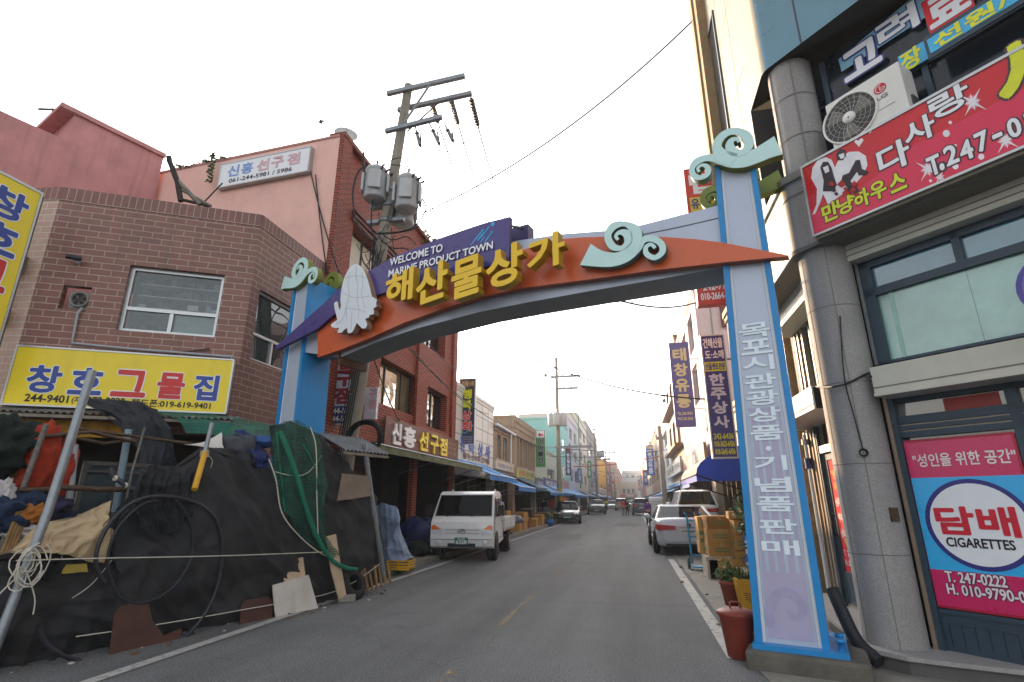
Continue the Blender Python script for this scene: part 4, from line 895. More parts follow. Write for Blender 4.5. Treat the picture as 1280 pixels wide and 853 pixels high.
# ================================================================== right-hand corner house
def pix(P):
    d = _R.transposed() @ (Vector(P) - CAMP); return 640 + F_PX * d.x / -d.z, 426.5 - F_PX * d.y / -d.z
def cbox(fr, xc, yc, wpx, hpx, bb=True):   # photo bounding box of a slanting letter -> its box on the plane
    u, v = fr.uv(xc, yc); x0, y0 = pix(fr.P(u, v)); xu, yu = [p - q for p, q in zip(pix(fr.P(u + .05, v)), (x0, y0))]; yv = pix(fr.P(u, v + .05))[1] - y0
    if bb: hpx = max(3, hpx - abs(yu / xu) * wpx)
    du = abs(wpx / xu * .05) / 2; dv = abs(hpx / yv * .05) / 2; return u - du, u + du, v - dv, v + dv
granite = M('granite', (148, 145, 143), rough=.75, var=.1, scale=2, grime=.2)
def granite_x():
    n = granite.node_tree.nodes; l = granite.node_tree.links; tc = n.new('ShaderNodeTexCoord'); z = n.new('ShaderNodeTexNoise'); z.inputs['Scale'].default_value = 70; z.inputs['Detail'].default_value = 3; l.new(tc.outputs['Object'], z.inputs['Vector'])
    r = n.new('ShaderNodeMapRange'); r.inputs['From Min'].default_value = .38; r.inputs['From Max'].default_value = .62; r.inputs['To Min'].default_value = .84; r.inputs['To Max'].default_value = 1.1; l.new(z.outputs['Fac'], r.inputs['Value'])
    mx = n.new('ShaderNodeMix'); mx.data_type = 'RGBA'; mx.blend_type = 'MULTIPLY'; mx.inputs[0].default_value = 1; b = n['Principled BSDF']; src = b.inputs['Base Color'].links[0].from_socket; l.new(src, mx.inputs[6]); l.new(r.outputs[0], mx.inputs[7]); l.new(mx.outputs[2], b.inputs['Base Color'])
granite_x()
joint = M('stone_joint', (118, 114, 110), rough=.9)
clad = M('cream_panel', (146, 132, 106), rough=.5, var=.06, grime=.08); cladT = M('shaded_teal_panel', (94, 126, 140), rough=.3, metal=.5, var=.12, scale=1.2, grime=.12)  # teal is the cladding's shaded cut-corner side, put into the colour
bfr = M('blue_grey_frame', (44, 62, 76), rough=.45, var=.1, grime=.1); beige = M('beige_shutter_box', (186, 184, 172), rough=.5, var=.06, grime=.1); beiged = M('beige_groove', (110, 108, 98), rough=.7)
fgreen = glass('frosted_green_glass', (118, 164, 154), rough=.16); fteal = glass('teal_blue_glass', (62, 118, 136), rough=.06)
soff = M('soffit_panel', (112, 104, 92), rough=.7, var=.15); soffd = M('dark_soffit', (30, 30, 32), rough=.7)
bC = thing('corner_house', 'corner shop house with granite column, cream panels and a cut corner of blue framed glass', 'building', (2.9, 6.8, 0))
XS, WB = 2.08, .5
CC = Vector((2.43, 6.45, 0)); RC = .27
SF = RF(2.70); SFo = RF(XS)
# platform with curved edge
edge = [G(x, y, .16) for x, y in ((1034, 769), (1050, 781), (1068, 793), (1098, 812), (1135, 820), (1178, 825.4), (1280, 837), (1400, 852))]
m = MB(); back = [Vector((6, 3.9, .16)), Vector((6, 12, .16)), Vector((2.35, 12, .16)), Vector((2.3, 9, .16))]
m.face([*edge, *back], granite)
for a, b in zip(edge, edge[1:]):
    o = Vector((-.03, -.04, 0)); m.face([a + Vector((0, 0, -.16)), b + Vector((0, 0, -.16)), b - Vector((0, 0, .035)), a - Vector((0, 0, .035))], M('dark_granite', (84, 82, 80), rough=.6, var=.2)); m.hexa([a + o - Vector((0, 0, .035)), b + o - Vector((0, 0, .035)), b - Vector((0, 0, .035)), a - Vector((0, 0, .035)), a + o + Vector((0, 0, .002)), b + o + Vector((0, 0, .002)), b + Vector((0, 0, .002)), a + Vector((0, 0, .002))], granite)
a = Vector((2.3, 9, .16)); b = edge[0]; m.face([b + Vector((0, 0, -.16)), b, a, a + Vector((0, 0, -.16))], granite)
m.build('platform', bC)
# column with stone joints
m = MB(); m.lathe(CC, [(RC, .16), (RC, 4.36)], granite, 40); m.lathe(CC, [(RC - .01, 4.3), (RC - .01, 7.3)], granite, 40)
col_ = m.build('column', bC)
m = MB()
for z in (.98, 1.86, 2.72, 3.6, 5.9, 6.5): m.lathe(CC, [(RC + .001, z), (RC + .002, z), (RC + .002, z + .01), (RC + .001, z + .01)], joint, 40)
vd = (Vector((0, 0, 0)) - CC); a0 = math.atan2(vd.y, vd.x)
for da in (.1, 1.2, -1.0):
    d = Vector((math.cos(a0 + da), math.sin(a0 + da), 0)); t = Vector((-d.y, d.x, 0)); p = CC + d * (RC + .001)
    for z0, z1 in ((.16, 4.33), (5.35, 7.2)): m.hexa([p - t * .005 - d * .01 + Vector((0, 0, z0)), p + t * .005 - d * .01 + Vector((0, 0, z0)), p + t * .005 + Vector((0, 0, z0)), p - t * .005 + Vector((0, 0, z0)), p - t * .005 - d * .01 + Vector((0, 0, z1)), p + t * .005 - d * .01 + Vector((0, 0, z1)), p + t * .005 + Vector((0, 0, z1)), p - t * .005 + Vector((0, 0, z1))], joint)
m.build('joint', col_)
d = Vector((math.cos(a0 + .75), math.sin(a0 + .75), 0)); t = Vector((-d.y, d.x, 0)); p = CC + d * (RC - .012); m = MB()
m.hexa([p - t * .045 + Vector((0, 0, 1.30)), p + t * .045 + Vector((0, 0, 1.30)), p + t * .045 + d * .03 + Vector((0, 0, 1.30)), p - t * .045 + d * .03 + Vector((0, 0, 1.30)), p - t * .045 + Vector((0, 0, 1.43)), p + t * .045 + Vector((0, 0, 1.43)), p + t * .045 + d * .03 + Vector((0, 0, 1.43)), p - t * .045 + d * .03 + Vector((0, 0, 1.43))], rust); m.build('socket_plate', col_)
def round_band(m, z0, z1, mA, mB_, r=.36, yend=7.1, uend=3.2, off=0.0, split=True):
    r = .24
    """street front - rounded corner - cut corner, as one wrapped skin from z0 to z1 plus its underside"""
    cf = CH.off(WB + off); x = XS - off
    pc = Vector((x + r, 0, 0)); den = cf.n
    # centre of the rounding lies r inside both skins
    cx = x + r; cy = None
    k = (cf.o - cf.n * r); cy = (k.dot(cf.n) - cx * cf.n.x) / cf.n.y
    a1 = math.pi; a2 = math.atan2(cf.n.y, cf.n.x) % (2 * math.pi)
    path = [(x, yend)] + [(cx + r * math.cos(a1 + (a2 - a1) * i / 10), cy + r * math.sin(a1 + (a2 - a1) * i / 10)) for i in range(11)]
    e = cf.P(uend, 0); path.append((e.x, e.y))
    for i in range(len(path) - 1):
        a, b = path[i], path[i + 1]; mt = mA if i < 7 else mB_
        m.face([(a[0], a[1], z0), (b[0], b[1], z0), (b[0], b[1], z1), (a[0], a[1], z1)], mt, True)
    ins = [(2.72, yend), (2.72, 6.8)] + [(CH.P(uu, 0, -.05).x, CH.P(uu, 0, -.05).y) for uu in (0, uend)]
    return path, ins
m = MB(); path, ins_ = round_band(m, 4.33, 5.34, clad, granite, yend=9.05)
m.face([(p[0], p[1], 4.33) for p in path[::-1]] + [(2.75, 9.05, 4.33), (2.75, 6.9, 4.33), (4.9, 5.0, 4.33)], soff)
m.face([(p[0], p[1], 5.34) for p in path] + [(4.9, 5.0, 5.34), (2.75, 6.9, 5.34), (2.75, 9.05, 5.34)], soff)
m.build('overhang_band', bC)
m = MB()
for z0, z1, o in ((4.33, 4.37, .03), (5.26, 5.36, .04), (5.06, 5.08, .008)): round_band(m, z0, z1, M('bronze_trim', (120, 98, 68), rough=.4, metal=.4), M('grey_trim', (110, 108, 104), rough=.5), yend=9.05, off=o)
for y in (6.75, 7.1, 7.45, 7.8, 8.15, 8.5, 8.85): m.wbox(XS - .002, XS + .002, y, y + .008, 4.38, 5.05, joint)
m.wbox(XS - .002, XS + .002, 6.5, 9.04, 4.72, 4.73, joint)
m.build('band_trim', bC)
# upper floors
m = MB(); path, _ = round_band(m, 7.05, 12.5, clad, cladT, yend=7.12, uend=6)
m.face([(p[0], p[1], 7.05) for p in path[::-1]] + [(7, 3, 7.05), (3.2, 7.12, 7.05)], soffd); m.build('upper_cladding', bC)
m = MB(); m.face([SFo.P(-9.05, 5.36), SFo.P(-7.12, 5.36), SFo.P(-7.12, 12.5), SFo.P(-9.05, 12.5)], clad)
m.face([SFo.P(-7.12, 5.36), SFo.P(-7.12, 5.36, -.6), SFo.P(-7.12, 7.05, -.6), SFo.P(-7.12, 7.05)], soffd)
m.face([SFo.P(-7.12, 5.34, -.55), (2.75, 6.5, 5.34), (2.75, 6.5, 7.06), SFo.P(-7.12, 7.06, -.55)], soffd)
m.build('street_cladding', bC)
m = MB()
for y in (7.6, 8.25): m.wbox(XS - .003, XS + .002, y, y + .01, 5.4, 12.5, joint)
for z in (6.3, 7.9, 9.5): m.wbox(XS - .003, XS + .002, 7.13, 9.0, z, z + .01, joint)
cf = CH.off(WB)
for u in (.05, 1.2): m.fbox(cf, u, u + .02, 7.06, 12.5, -.01, .006, M('panel_joint', (60, 62, 70)))
m.build('cladding_joint', bC)
gu = M('night_blue_glass', (24, 34, 44), rough=.08, var=.3)
tan = M('tan_stone', (150, 124, 88), rough=.8, var=.25, scale=6, grime=.3, bump=.3)
m = MB(); m.wbox(XS - .16, 3.2, 9.05, 9.5, 4.6, 13, tan); m.wbox(XS - .2, XS - .14, 9.3, 9.52, 4.6, 13, tan); m.build('tan_pier', bC)
m = MB(); m.wbox(XS - .012, XS + .01, 8.45, 8.98, 5.4, 10.4, gu); m.wbox(XS - .03, XS + .01, 8.40, 8.45, 5.4, 10.45, bfr); m.wbox(XS - .03, XS + .01, 8.45, 9.0, 10.4, 10.45, bfr); m.build('slit_window', bC)
# upper glass on the cut corner
m = MB(); gu = M('night_blue_glass', (24, 34, 44), rough=.08, var=.3)
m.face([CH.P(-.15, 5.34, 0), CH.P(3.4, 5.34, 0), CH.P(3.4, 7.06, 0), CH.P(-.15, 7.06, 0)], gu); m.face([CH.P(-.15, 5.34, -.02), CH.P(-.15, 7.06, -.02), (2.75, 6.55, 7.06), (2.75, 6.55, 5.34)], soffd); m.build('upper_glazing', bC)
m = MB()
for q in ((.0, 3.4, 6.1, 6.16), (.0, .06, 5.36, 7.0), (1.0, 1.06, 5.36, 6.1), (2.0, 2.06, 5.36, 7.0)): m.fbox(CH, *q, -.02, .04, bfr)
m.build('glazing_bar', bC)
film = M('pale_blue_film', (120, 168, 190), rough=.25, var=.12, scale=1.5); fblue = M('bright_blue_film', (62, 168, 214), rough=.3); fyel = M('lime_yellow_film', (214, 214, 40), rough=.35); fnav = M('navy_film', (42, 44, 120), rough=.35); fred = M('crimson_film', (200, 34, 46), rough=.35)
GW = CH.off(.05)
m = MB(); m.face([GW.P(*GW.uv(1052, 90)), GW.P(2.2, GW.uv(1052, 90)[1] - .02), GW.P(2.2, GW.uv(1052, 90)[1] + .52), GW.P(*GW.uv(1052, 92)) + Vector((0, 0, .22))], film)
for ch, xc, yc, w_, h_, mt in (('고', 1076, 74, 44, 60, sw), ('려', 1121, 32, 48, 60, sw)): text(m, ch, GW, *cbox(GW, xc, yc, w_, h_), .006, mt, bold=1.2, outline=fnav, orad=.045)
q = cbox(GW, 1184, 6, 56, 76); m.fbox(GW, q[0], q[1], q[2], q[3], .001, .008, fred); text(m, '료', GW, q[0] + .03, q[1] - .03, q[2] + .04, q[3] - .05, .012, sw, bold=1.3)
m.build('window_lettering', bC)
# opened top-hung sash with the blue strip
m = MB(); s0 = GW.off(.22); a = s0.uv(1160, 72); b = s0.uv(1160, 50); m.fbox(s0, a[0], a[0] + 1.7, a[1] - .03, a[1] + .25, -.02, 0, bfr); m.fbox(s0, a[0] + .03, a[0] + 1.7, a[1] + .02, a[1] + .2, 0, .006, fblue)
text(m, '선원/염색', s0, a[0] + .08, a[0] + 1.2, a[1] + .03, a[1] + .19, .01, fyel, bold=1.2); sash = m.build('open_sash', bC)
m = MB(); q = cbox(GW, 1142, 76, 24, 36); m.fbox(GW, q[0] - .02, q[1] + .05, q[2], q[3], .04, .055, fblue); text(m, '장', GW, *q, .06, fyel, bold=1.2); m.build('window_strip', bC)
# first floor window on the cut corner
wv0, wv1 = 2.92, 4.12
m = MB()
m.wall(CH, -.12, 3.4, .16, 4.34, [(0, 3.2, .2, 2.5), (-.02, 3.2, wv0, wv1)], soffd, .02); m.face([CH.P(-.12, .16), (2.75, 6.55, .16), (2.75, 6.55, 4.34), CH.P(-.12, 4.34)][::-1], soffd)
m.build('corner_wall', bC)
m = MB(); F_ = .07
for q in ((-.02, 3.2, wv1 - .08, wv1), (-.02, 3.2, wv0, wv0 + .03), (-.02, .09, wv0, wv1), (-.02, 3.2, 3.70, 3.79), (.86, .93, 3.79, wv1)): m.fbox(CH, *q, -.02, .05, bfr)
m.fbox(CH, -.055, -.022, wv0, wv1 + .05, -.02, .07, steel); wn = m.build('window', bC)
m = MB(); m.face([CH.P(.09, 3.75, .0), CH.P(3.2, 3.75, .0), CH.P(3.2, wv1 - .05, .0), CH.P(.09, wv1 - .05, .0)], fteal); m.face([CH.P(.09, wv0, .002), CH.P(3.2, wv0, .002), CH.P(3.2, 3.75, .002), CH.P(.09, 3.75, .002)], fgreen); m.build('pane', wn)
m = MB(); m.fbox(CH, .2, .24, wv0 + .02, 3.7, .003, .006, M('film_edge', (150, 190, 180), rough=.3)); m.fbox(CH, .9, .905, wv0, 3.7, .003, .006, fteal); m.build('film_seam', wn)
m = MB(); m.fbox(CH, -.07, 3.4, wv1 + .01, 4.335, .0, .2, beige)
for z in (4.19, 4.26): m.fbox(CH, -.07, 3.4, z, z + .012, .2, .204, beiged)
m.build('shutter_box', bC)
m = MB(); m.fbox(CH, .02, 3.4, 2.56, 2.84, 0, .35, beige); m.fbox(CH, .02, 3.4, 2.615, 2.627, .35, .354, beiged); m.fbox(CH, .02, 3.4, 2.53, 2.56, 0, .37, beige); m.build('sill_box', bC)
# shop front of the ground floor
m = MB(); tz = 2.14
m.fbox(CH, -.035, .0, .16, 2.55, .0, .1, M('bronze_post', (140, 124, 108), rough=.4, metal=.3)); m.fbox(CH, 0, .05, .16, 2.55, -.02, .08, bfr)
for q in ((.05, 3.2, 2.12, 2.18), (.05, 3.2, 2.2, 2.24), (.05, 3.2, 2.26, 2.34), (.05, 3.2, 2.48, 2.54), (.95, 1.04, .5, 2.54), (.05, 3.2, .48, .52)): m.fbox(CH, *q, -.02, .05, bfr)
m.build('shop_front_frame', bC)
m = MB(); m.fbox(CH, .05, 3.2, .16, .48, -.02, .03, bfr)
for k in range(14): m.fbox(CH, .1 + k * .1, .105 + k * .1, .2, .42, .03, .034, M('frame_groove', (26, 38, 48)))
m.fbox(CH, .05, 3.2, .40, .42, .03, .045, bfr); m.build('kick_panel', bC)
m = MB(); m.face([CH.P(.05, 2.34, .0), CH.P(3, 2.34, 0), CH.P(3, 2.48, 0), CH.P(.05, 2.48, 0)], glass('transom_glass', (110, 104, 92), rough=.03)); m.face([CH.P(.46, 2.33, .004), CH.P(.9, 2.33, .004), CH.P(.9, 2.47, .004), CH.P(.46, 2.47, .004)], M('brick_red_film', (150, 52, 44), rough=.5)); m.build('transom_pane', bC)
# poster
PO = CH.off(.055); pu0, pu1, pv0, pv1 = .055, .945, .53, 2.09
mag = M('magenta_print', (196, 28, 92), rough=.3, var=.06, scale=3, coat=.3); cy = M('cyan_print', (44, 168, 226), rough=.3, var=.05, scale=3, coat=.3); crm = M('crimson_edge', (160, 20, 50), rough=.35)
po = thing('cigarette_poster', 'large pink and blue glossy poster reading CIGARETTES on the corner shop window', 'poster', PO.P(.5, pv0))
b1 = PO.uv(1139, 598)[1]; b2 = PO.uv(1161, 711)[1]
m = MB(); m.fbox(PO, pu0, pu1, pv0, pv1, -.004, 0, crm)
for q, mt in (((pu0 + .004, pu1 - .02, b1, pv1 - .025), mag), ((pu0 + .004, pu1 - .004, b2, b1), cy), ((pu0 + .004, pu1 - .004, pv0 + .02, b2), mag)): m.face([PO.P(q[0], q[2], .002), PO.P(q[1], q[2], .002), PO.P(q[1], q[3], .002), PO.P(q[0], q[3], .002)], mt)
m.build('sheet', po)
m = MB()
def ctext(m, fr, sx, xl, yl, xr, yr, hpx, w, mt, **k):
    a = fr.uv(xl, yl); b = fr.uv(xr, yr); q = cbox(fr, (xl + xr) / 2, (yl + yr) / 2, 10, hpx, False); vc = (a[1] + b[1]) / 2; h = (q[3] - q[2]) / 2; text(m, sx, fr, a[0], b[0], vc - h, vc + h, w, mt, **k)
hand = M('chalk_white', (226, 222, 220))
ctext(m, PO, '"성인을 위한 공간"', 1142, 578, 1270, 568, 17, .005, hand, bold=.2)
ec = PO.uv(1222, 656); el = PO.uv(1157, 650)[0]; er = 2 * ec[0] - el; et = (b1 + b2) / 2 + (b1 - b2) * .47; ru = ec[0] - el; rv = (b1 - b2) * .475; vc = (b1 + b2) / 2
ell = lambda f, n=48: [(ec[0] + .0 + ru * f * math.cos(i * 2 * math.pi / n), vc + rv * f * math.sin(i * 2 * math.pi / n)) for i in range(n)]
m.face([PO.P(u, v, .004) for u, v in ell(1)], fnav); m.face([PO.P(u, v, .006) for u, v in ell(.9)], sw)
ctext(m, PO, '담배', 1172, 655, 1271, 648, 35, .009, M('poster_red', (200, 22, 48), rough=.35), bold=1.3)
ctext(m, PO, 'CIGARETTES', 1184, 679, 1269, 680, 12, .009, blk, bold=.6)
pt = M('poster_pale', (226, 214, 220)); nv = M('poster_navy', (60, 20, 60))
ctext(m, PO, 'T. 247-0222', 1182, 719, 1259, 729, 14, .005, pt, bold=.6, outline=nv, orad=.05)
ctext(m, PO, 'H. 010-9790-0', 1184, 735, 1283, 748, 14, .005, pt, bold=.6, outline=nv, orad=.05)
m.build('lettering', po)
# second bay behind the poster
m = MB(); m.face([CH.P(1.04, .5, .01), CH.P(3.2, .5, .01), CH.P(3.2, 2.12, .01), CH.P(1.04, 2.12, .01)], dark_gl); m.face([CH.P(.05, .5, -.005), CH.P(.95, .5, -.005), CH.P(.95, 2.12, -.005), CH.P(.05, 2.12, -.005)], dark_gl); m.build('shop_pane', bC)
# red sign board
RS = CH.off(.62); ru0 = RS.uv(1003, 211)[0]; rv1 = RS.uv(1003, 211)[1]; rv0 = RS.uv(1018, 294)[1]; ru1 = ru0 + 3.0
rs = thing('red_sign_board', 'long red sign board with a white heart emblem and hangul over the cut corner window', 'sign', RS.P(ru0 + 1, rv0))
rsr = M('sign_crimson', (196, 26, 40), rough=.3, var=.12, scale=1.5, grime=.12); rsp = M('sign_rose', (208, 40, 76), rough=.3, var=.06, scale=1.5)
m = MB(); m.fbox(RS, ru0, ru1, rv0, rv1, -.12, 0, rsr); m.build('panel', rs)
m = MB(); H_ = rv1 - rv0
m.mesh([RS.P(ru0 + .01, rv0 + .012, .0015), RS.P(ru1, rv0 + .012, .0015), RS.P(ru1, rv0 + .62 * H_, .0015), RS.P(ru0 + 1.1, rv0 + .55 * H_, .0015), RS.P(ru0 + .5, rv0 + .32 * H_, .0015), RS.P(ru0 + .01, rv0 + .3 * H_, .0015)], [(0, 1, 2, 3, 4, 5)], rsp); m.build('rose_band', rs)
m = MB()
for q in ((ru0 - .02, ru1, rv1, rv1 + .03), (ru0 - .02, ru1, rv0 - .025, rv0), (ru0 - .022, ru0, rv0, rv1)): m.fbox(RS, *q, -.13, .012, alu)
m.fbox(RS, ru0, ru1, rv0 - .06, rv0 - .026, -.5, -.02, soff); m.fbox(RS, ru0, ru1, rv1 + .0, rv1 + .05, -.5, -.131, M('ledge_grey', (110, 108, 100), rough=.7)); m.build('frame', rs)
m = MB(); og = M('outline_grey', (72, 54, 60)); lime = M('sign_lime', (206, 210, 30), rough=.35)
for ch, xc, yc, w_, h_ in (('다', 1117, 196, 38, 50), ('사', 1149, 163, 37, 46), ('랑', 1186, 127, 48, 52)): text(m, ch, RS, *cbox(RS, xc, yc, w_, h_), .004, sw, bold=.7, outline=og, orad=.04)
for ch, xc, yc in (('만', 1038, 265), ('냥', 1057, 256), ('하', 1077, 248), ('우', 1098, 238), ('스', 1122, 228)): text(m, ch, RS, *cbox(RS, xc, yc, 19, 29), .004, lime, bold=1.0, outline=og, orad=.04)
q = cbox(RS, 1287, 82, 84, 118); text(m, '시', RS, *q, .004, lime, bold=1.3, outline=og, orad=.03)
for ch, xc, yc in (('T', 1168, 207), ('.', 1178, 209), ('2', 1189, 194), ('4', 1208, 188), ('7', 1228, 177), ('-', 1247, 170), ('0', 1268, 160), ('2', 1290, 150)): text(m, ch, RS, *cbox(RS, xc, yc, 15 if ch not in '.-' else (4 if ch == '.' else 11), 29 if ch not in '.-' else 9), .004, sw, bold=.7, outline=og, orad=.05)
m.build('lettering', rs)
# emblem: heart, sitting pair in plain shapes, sparkles
m = MB(); hw = M('emblem_white', (224, 222, 226)); hd = M('emblem_dark', (52, 42, 46)); hr = M('emblem_red', (170, 40, 36))
PXY = lambda pts: [RS.uv(860 + x * .328, y * .328) for x, y in pts]
m.fpoly(RS, PXY([(470, 680), (475, 640), (495, 610), (525, 600), (548, 610), (560, 640), (580, 600), (615, 580), (650, 578), (678, 595), (684, 630), (670, 665), (640, 700), (590, 740), (535, 780), (515, 740), (505, 770), (485, 815), (474, 820), (490, 780), (492, 720)]), 0, .003, hw)
m.fpoly(RS, PXY([(505, 640), (515, 618), (535, 618), (548, 640), (556, 670), (566, 700), (560, 730), (515, 730), (518, 690), (512, 665)]), .003, .006, hd)
m.fpoly(RS, PXY([(515, 640), (535, 632), (540, 655), (525, 662)]), .006, .008, hw)
m.fpoly(RS, PXY([(565, 590), (580, 568), (600, 572), (603, 595), (590, 612), (570, 612)]), .003, .006, hd); m.fpoly(RS, PXY([(575, 592), (596, 584), (598, 602), (584, 608)]), .006, .008, hw)
m.fpoly(RS, PXY([(590, 670), (615, 660), (640, 612), (656, 610), (664, 645), (690, 655), (680, 668), (652, 670), (645, 655), (620, 690), (648, 740), (640, 748), (612, 720), (585, 690)]), .003, .006, hd)
rn = random.Random(4)
for k in range(16): x, y = 530 + rn.random() * 120, 700 + rn.random() * 50; s_ = 8 + rn.random() * 10; m.fpoly(RS, PXY([(x, y - s_), (x + s_, y), (x, y + s_ * .7), (x - s_, y)]), .007, .009 + k * .0001, hr if k % 3 else hd)
for x, y, s_ in ((652, 543, 18), (694, 500, 11)): m.fpoly(RS, PXY([(x, y + s_), (x - s_, y - s_ * .1), (x - s_ * .7, y - s_ * .6), (x - s_ * .1, y - s_ * .3), (x + s_ * .5, y - s_ * .9), (x + s_, y - s_ * .5)]), 0, .003, hw)
for x, y, s_ in ((985, 510, 14), (1000, 468, 7), (1020, 555, 5), (1020, 635, 12), (1118, 598, 12), (925, 690, 6)): m.fpoly(RS, PXY([(x + s_ * math.cos(k * .785), y + s_ * math.sin(k * .785)) for k in range(8)]), 0, .003, hw)
for x, y, s_ in ((1085, 390, 62), (915, 645, 55), (1210, 535, 60), (960, 675, 34)):
    m.fpoly(RS, PXY([(x + s_ * .42 * math.cos(k * .524), y + s_ * .42 * math.sin(k * .524)) for k in range(12)]), 0, .0025, M('sparkle_pink', (226, 130, 150)))
    st = []
    for k in range(16):
        r_ = s_ if k % 4 == 0 else (s_ * .55 if k % 4 == 2 else s_ * .22); st.append((x + r_ * math.cos(k * .3927 + .5), y + r_ * math.sin(k * .3927 + .5)))
    m.fpoly(RS, PXY(st), .0025, .004, hw)
m.build('heart_emblem', rs)
# air conditioner outdoor unit on the ledge
AC = CH.off(.5); q0 = AC.uv(1031, 133); q1 = AC.uv(1122, 76); zb = rv1 + .05; zt = q0[1]
ac = thing('air_conditioner', 'white outdoor air conditioner unit with a round fan standing on the red sign board', 'air conditioner', AC.P((q0[0] + q1[0]) / 2, zb))
acw = M('ac_white', (210, 208, 202), rough=.4, var=.04, grime=.06); MB().fbox(AC, q0[0], q1[0], zb, zt, -.3, 0, acw).build('casing', ac, bevel=.012)
m = MB(); cu = q0[0] + .29 * (q1[0] - q0[0]); cv = (zb + zt) / 2; R_ = (zt - zb) * .43; c3 = AC.P(cu, cv, .002)
m.lathe(c3, [(R_ * 1.05, 0), (R_ * 1.05, .012), (R_ * .98, .014), (R_ * .97, .002)], acw, 36, AC.n); m.lathe(c3, [(R_ * .97, .001), (.01, .001)], M('grille_dark', (66, 62, 58)), 36, AC.n)
fan = m.build('fan_grille', ac); m = MB()
m.lathe(c3, [(R_ * .24, .0), (R_ * .24, .02), (.01, .024)], acw, 20, AC.n)
for k in range(22):
    t = k * 2 * math.pi / 22; e1 = AC.u * math.cos(t) + Vector((0, 0, math.sin(t))); e2 = AC.u * math.cos(t + .35) + Vector((0, 0, math.sin(t + .35))); m.tube([c3 + e1 * R_ * .2 + AC.n * .014, c3 + (e1 + e2) * R_ * .3 + AC.n * .014, c3 + e2 * R_ * .97 + AC.n * .012], .0022, alu, 4)
for f_ in (.45, .62, .8): m.tube([c3 + (AC.u * math.cos(t * .2094) + Vector((0, 0, math.sin(t * .2094)))) * R_ * f_ + AC.n * .012 for t in range(31)], .002, alu, 4, cap=False)
for k in range(3):
    t = k * 2.094; e = lambda d, r: c3 + (AC.u * math.cos(t + d) + Vector((0, 0, math.sin(t + d)))) * R_ * r + AC.n * .004; m.face([e(0, .2), e(.1, .9), e(.9, .9), e(.8, .2)], M('fan_blade', (120, 116, 108)))
m.build('fan_guard', fan)
m = MB(); lc = (q0[0] + .73 * (q1[0] - q0[0]), zb + .70 * (zt - zb)); lr = .062
m.face([AC.P(lc[0] + lr * math.cos(k * .2618), lc[1] + lr * math.sin(k * .2618), .003) for k in range(24)], M('emblem_crimson', (190, 30, 60)))
m.ribbon(AC, [(lc[0] + .045 * math.cos(t), lc[1] + .045 * math.sin(t), .004) for t in (1.3, 2.2, 3.2, 4.2, 5.2, 6.0, 6.28)], .002, .006, acw); m.fbox(AC, lc[0] - .006, lc[0] + .002, lc[1] - .02, lc[1] + .025, .003, .006, acw); m.fbox(AC, lc[0] + .0, lc[0] + .025, lc[1] - .022, lc[1] - .015, .003, .006, acw); m.fbox(AC, lc[0] + .0, lc[0] + .045, lc[1] - .002, lc[1] + .004, .003, .006, acw)
text(m, 'LG', AC, lc[0] - .055, lc[0] + .055, lc[1] - .13, lc[1] - .085, .003, M('emblem_grey', (110, 108, 108)), bold=1); m.fbox(AC, lc[0] - .06, lc[0] + .1, lc[1] - .25, lc[1] - .245, .0, .003, M('emblem_grey'))
m.build('maker_mark', ac)
m = MB(); m.tube([AC.P(q1[0], zb + .15, -.15), AC.P(q1[0] + .1, zb + .05, -.2), AC.P(q1[0] + .18, zb + .01, -.3), CH.P(q1[0] + .25, zb, .02)], .014, white); m.fbox(AC, q1[0], q1[0] + .02, zb + .1, zb + .26, -.22, -.1, M('ac_plate_grey', (60, 62, 66))); m.build('coolant_pipe', ac)  # dark grey plate where the pipe leaves the casing
# purple round projecting board at the right edge
e = CH.off(.85); u0, v1 = e.uv(1264, 345); _, v0 = e.uv(1268, 400); vc = e.uv(1264, 368)[1]; m = MB(); rr = .28
pts = [(u0 + rr + rr * math.cos(t), vc + rr * 1.0 * math.sin(t)) for t in [i * .2618 for i in range(24)]]
m.fpoly(e, pts, -.08, 0, M('board_purple', (70, 62, 140), rough=.35), back=True); m.fpoly(e, [(u0 + rr + .86 * (p[0] - u0 - rr), vc + .86 * (p[1] - vc)) for p in pts], 0, .004, M('board_lilac', (110, 90, 170), rough=.35)); m.tube([e.P(u0 + rr, vc, -.08), CH.P(u0 + rr, vc, 0)], .02, steel)
tag(m.build('round_board', origin=True), 'purple round projecting board at the right edge of the photo', 'sign')
# ---- street side of the corner house: door, window, boxes
m = MB(); m.wall(SF, -9.05, -6.55, .16, 4.34, [(-8.45, -7.6, .2, 2.6), (-8.9, -7.0, 2.85, 4.05)], M('grey_stucco', (140, 132, 120), rough=.8, var=.15), .12); m.face([(2.7, 9.05, 0), (6, 9.05, 0), (6, 9.05, 4.6), (2.7, 9.05, 4.6)], M('grey_stucco')); m.build('street_wall', bC)
m = MB()
for u in (-9.0, -8.86, -8.7, -8.56): m.fbox(SF, u, u + .06, .16, 2.5, 0, .06, M('bronze_post'))
m.fbox(SF, -8.5, -8.45, .16, 2.6, 0, .05, bfr); m.fbox(SF, -8.45, -7.6, 2.14, 2.24, -.06, .04, alu); m.build('door_frame', bC)
m = MB(); m.fbox(SF, -8.43, -8.34, .2, 2.14, -.06, 0, bfr); m.fbox(SF, -7.7, -7.62, .2, 2.14, -.06, 0, bfr); m.fbox(SF, -8.34, -7.7, .2, .6, -.06, 0, bfr); m.fbox(SF, -8.34, -7.7, 2.04, 2.14, -.06, 0, bfr)
for k in range(6): m.fbox(SF, -8.3 + k * .1, -8.295 + k * .1, .25, .55, 0, .003, M('frame_groove'))
dr_ = m.build('side_door', bC)
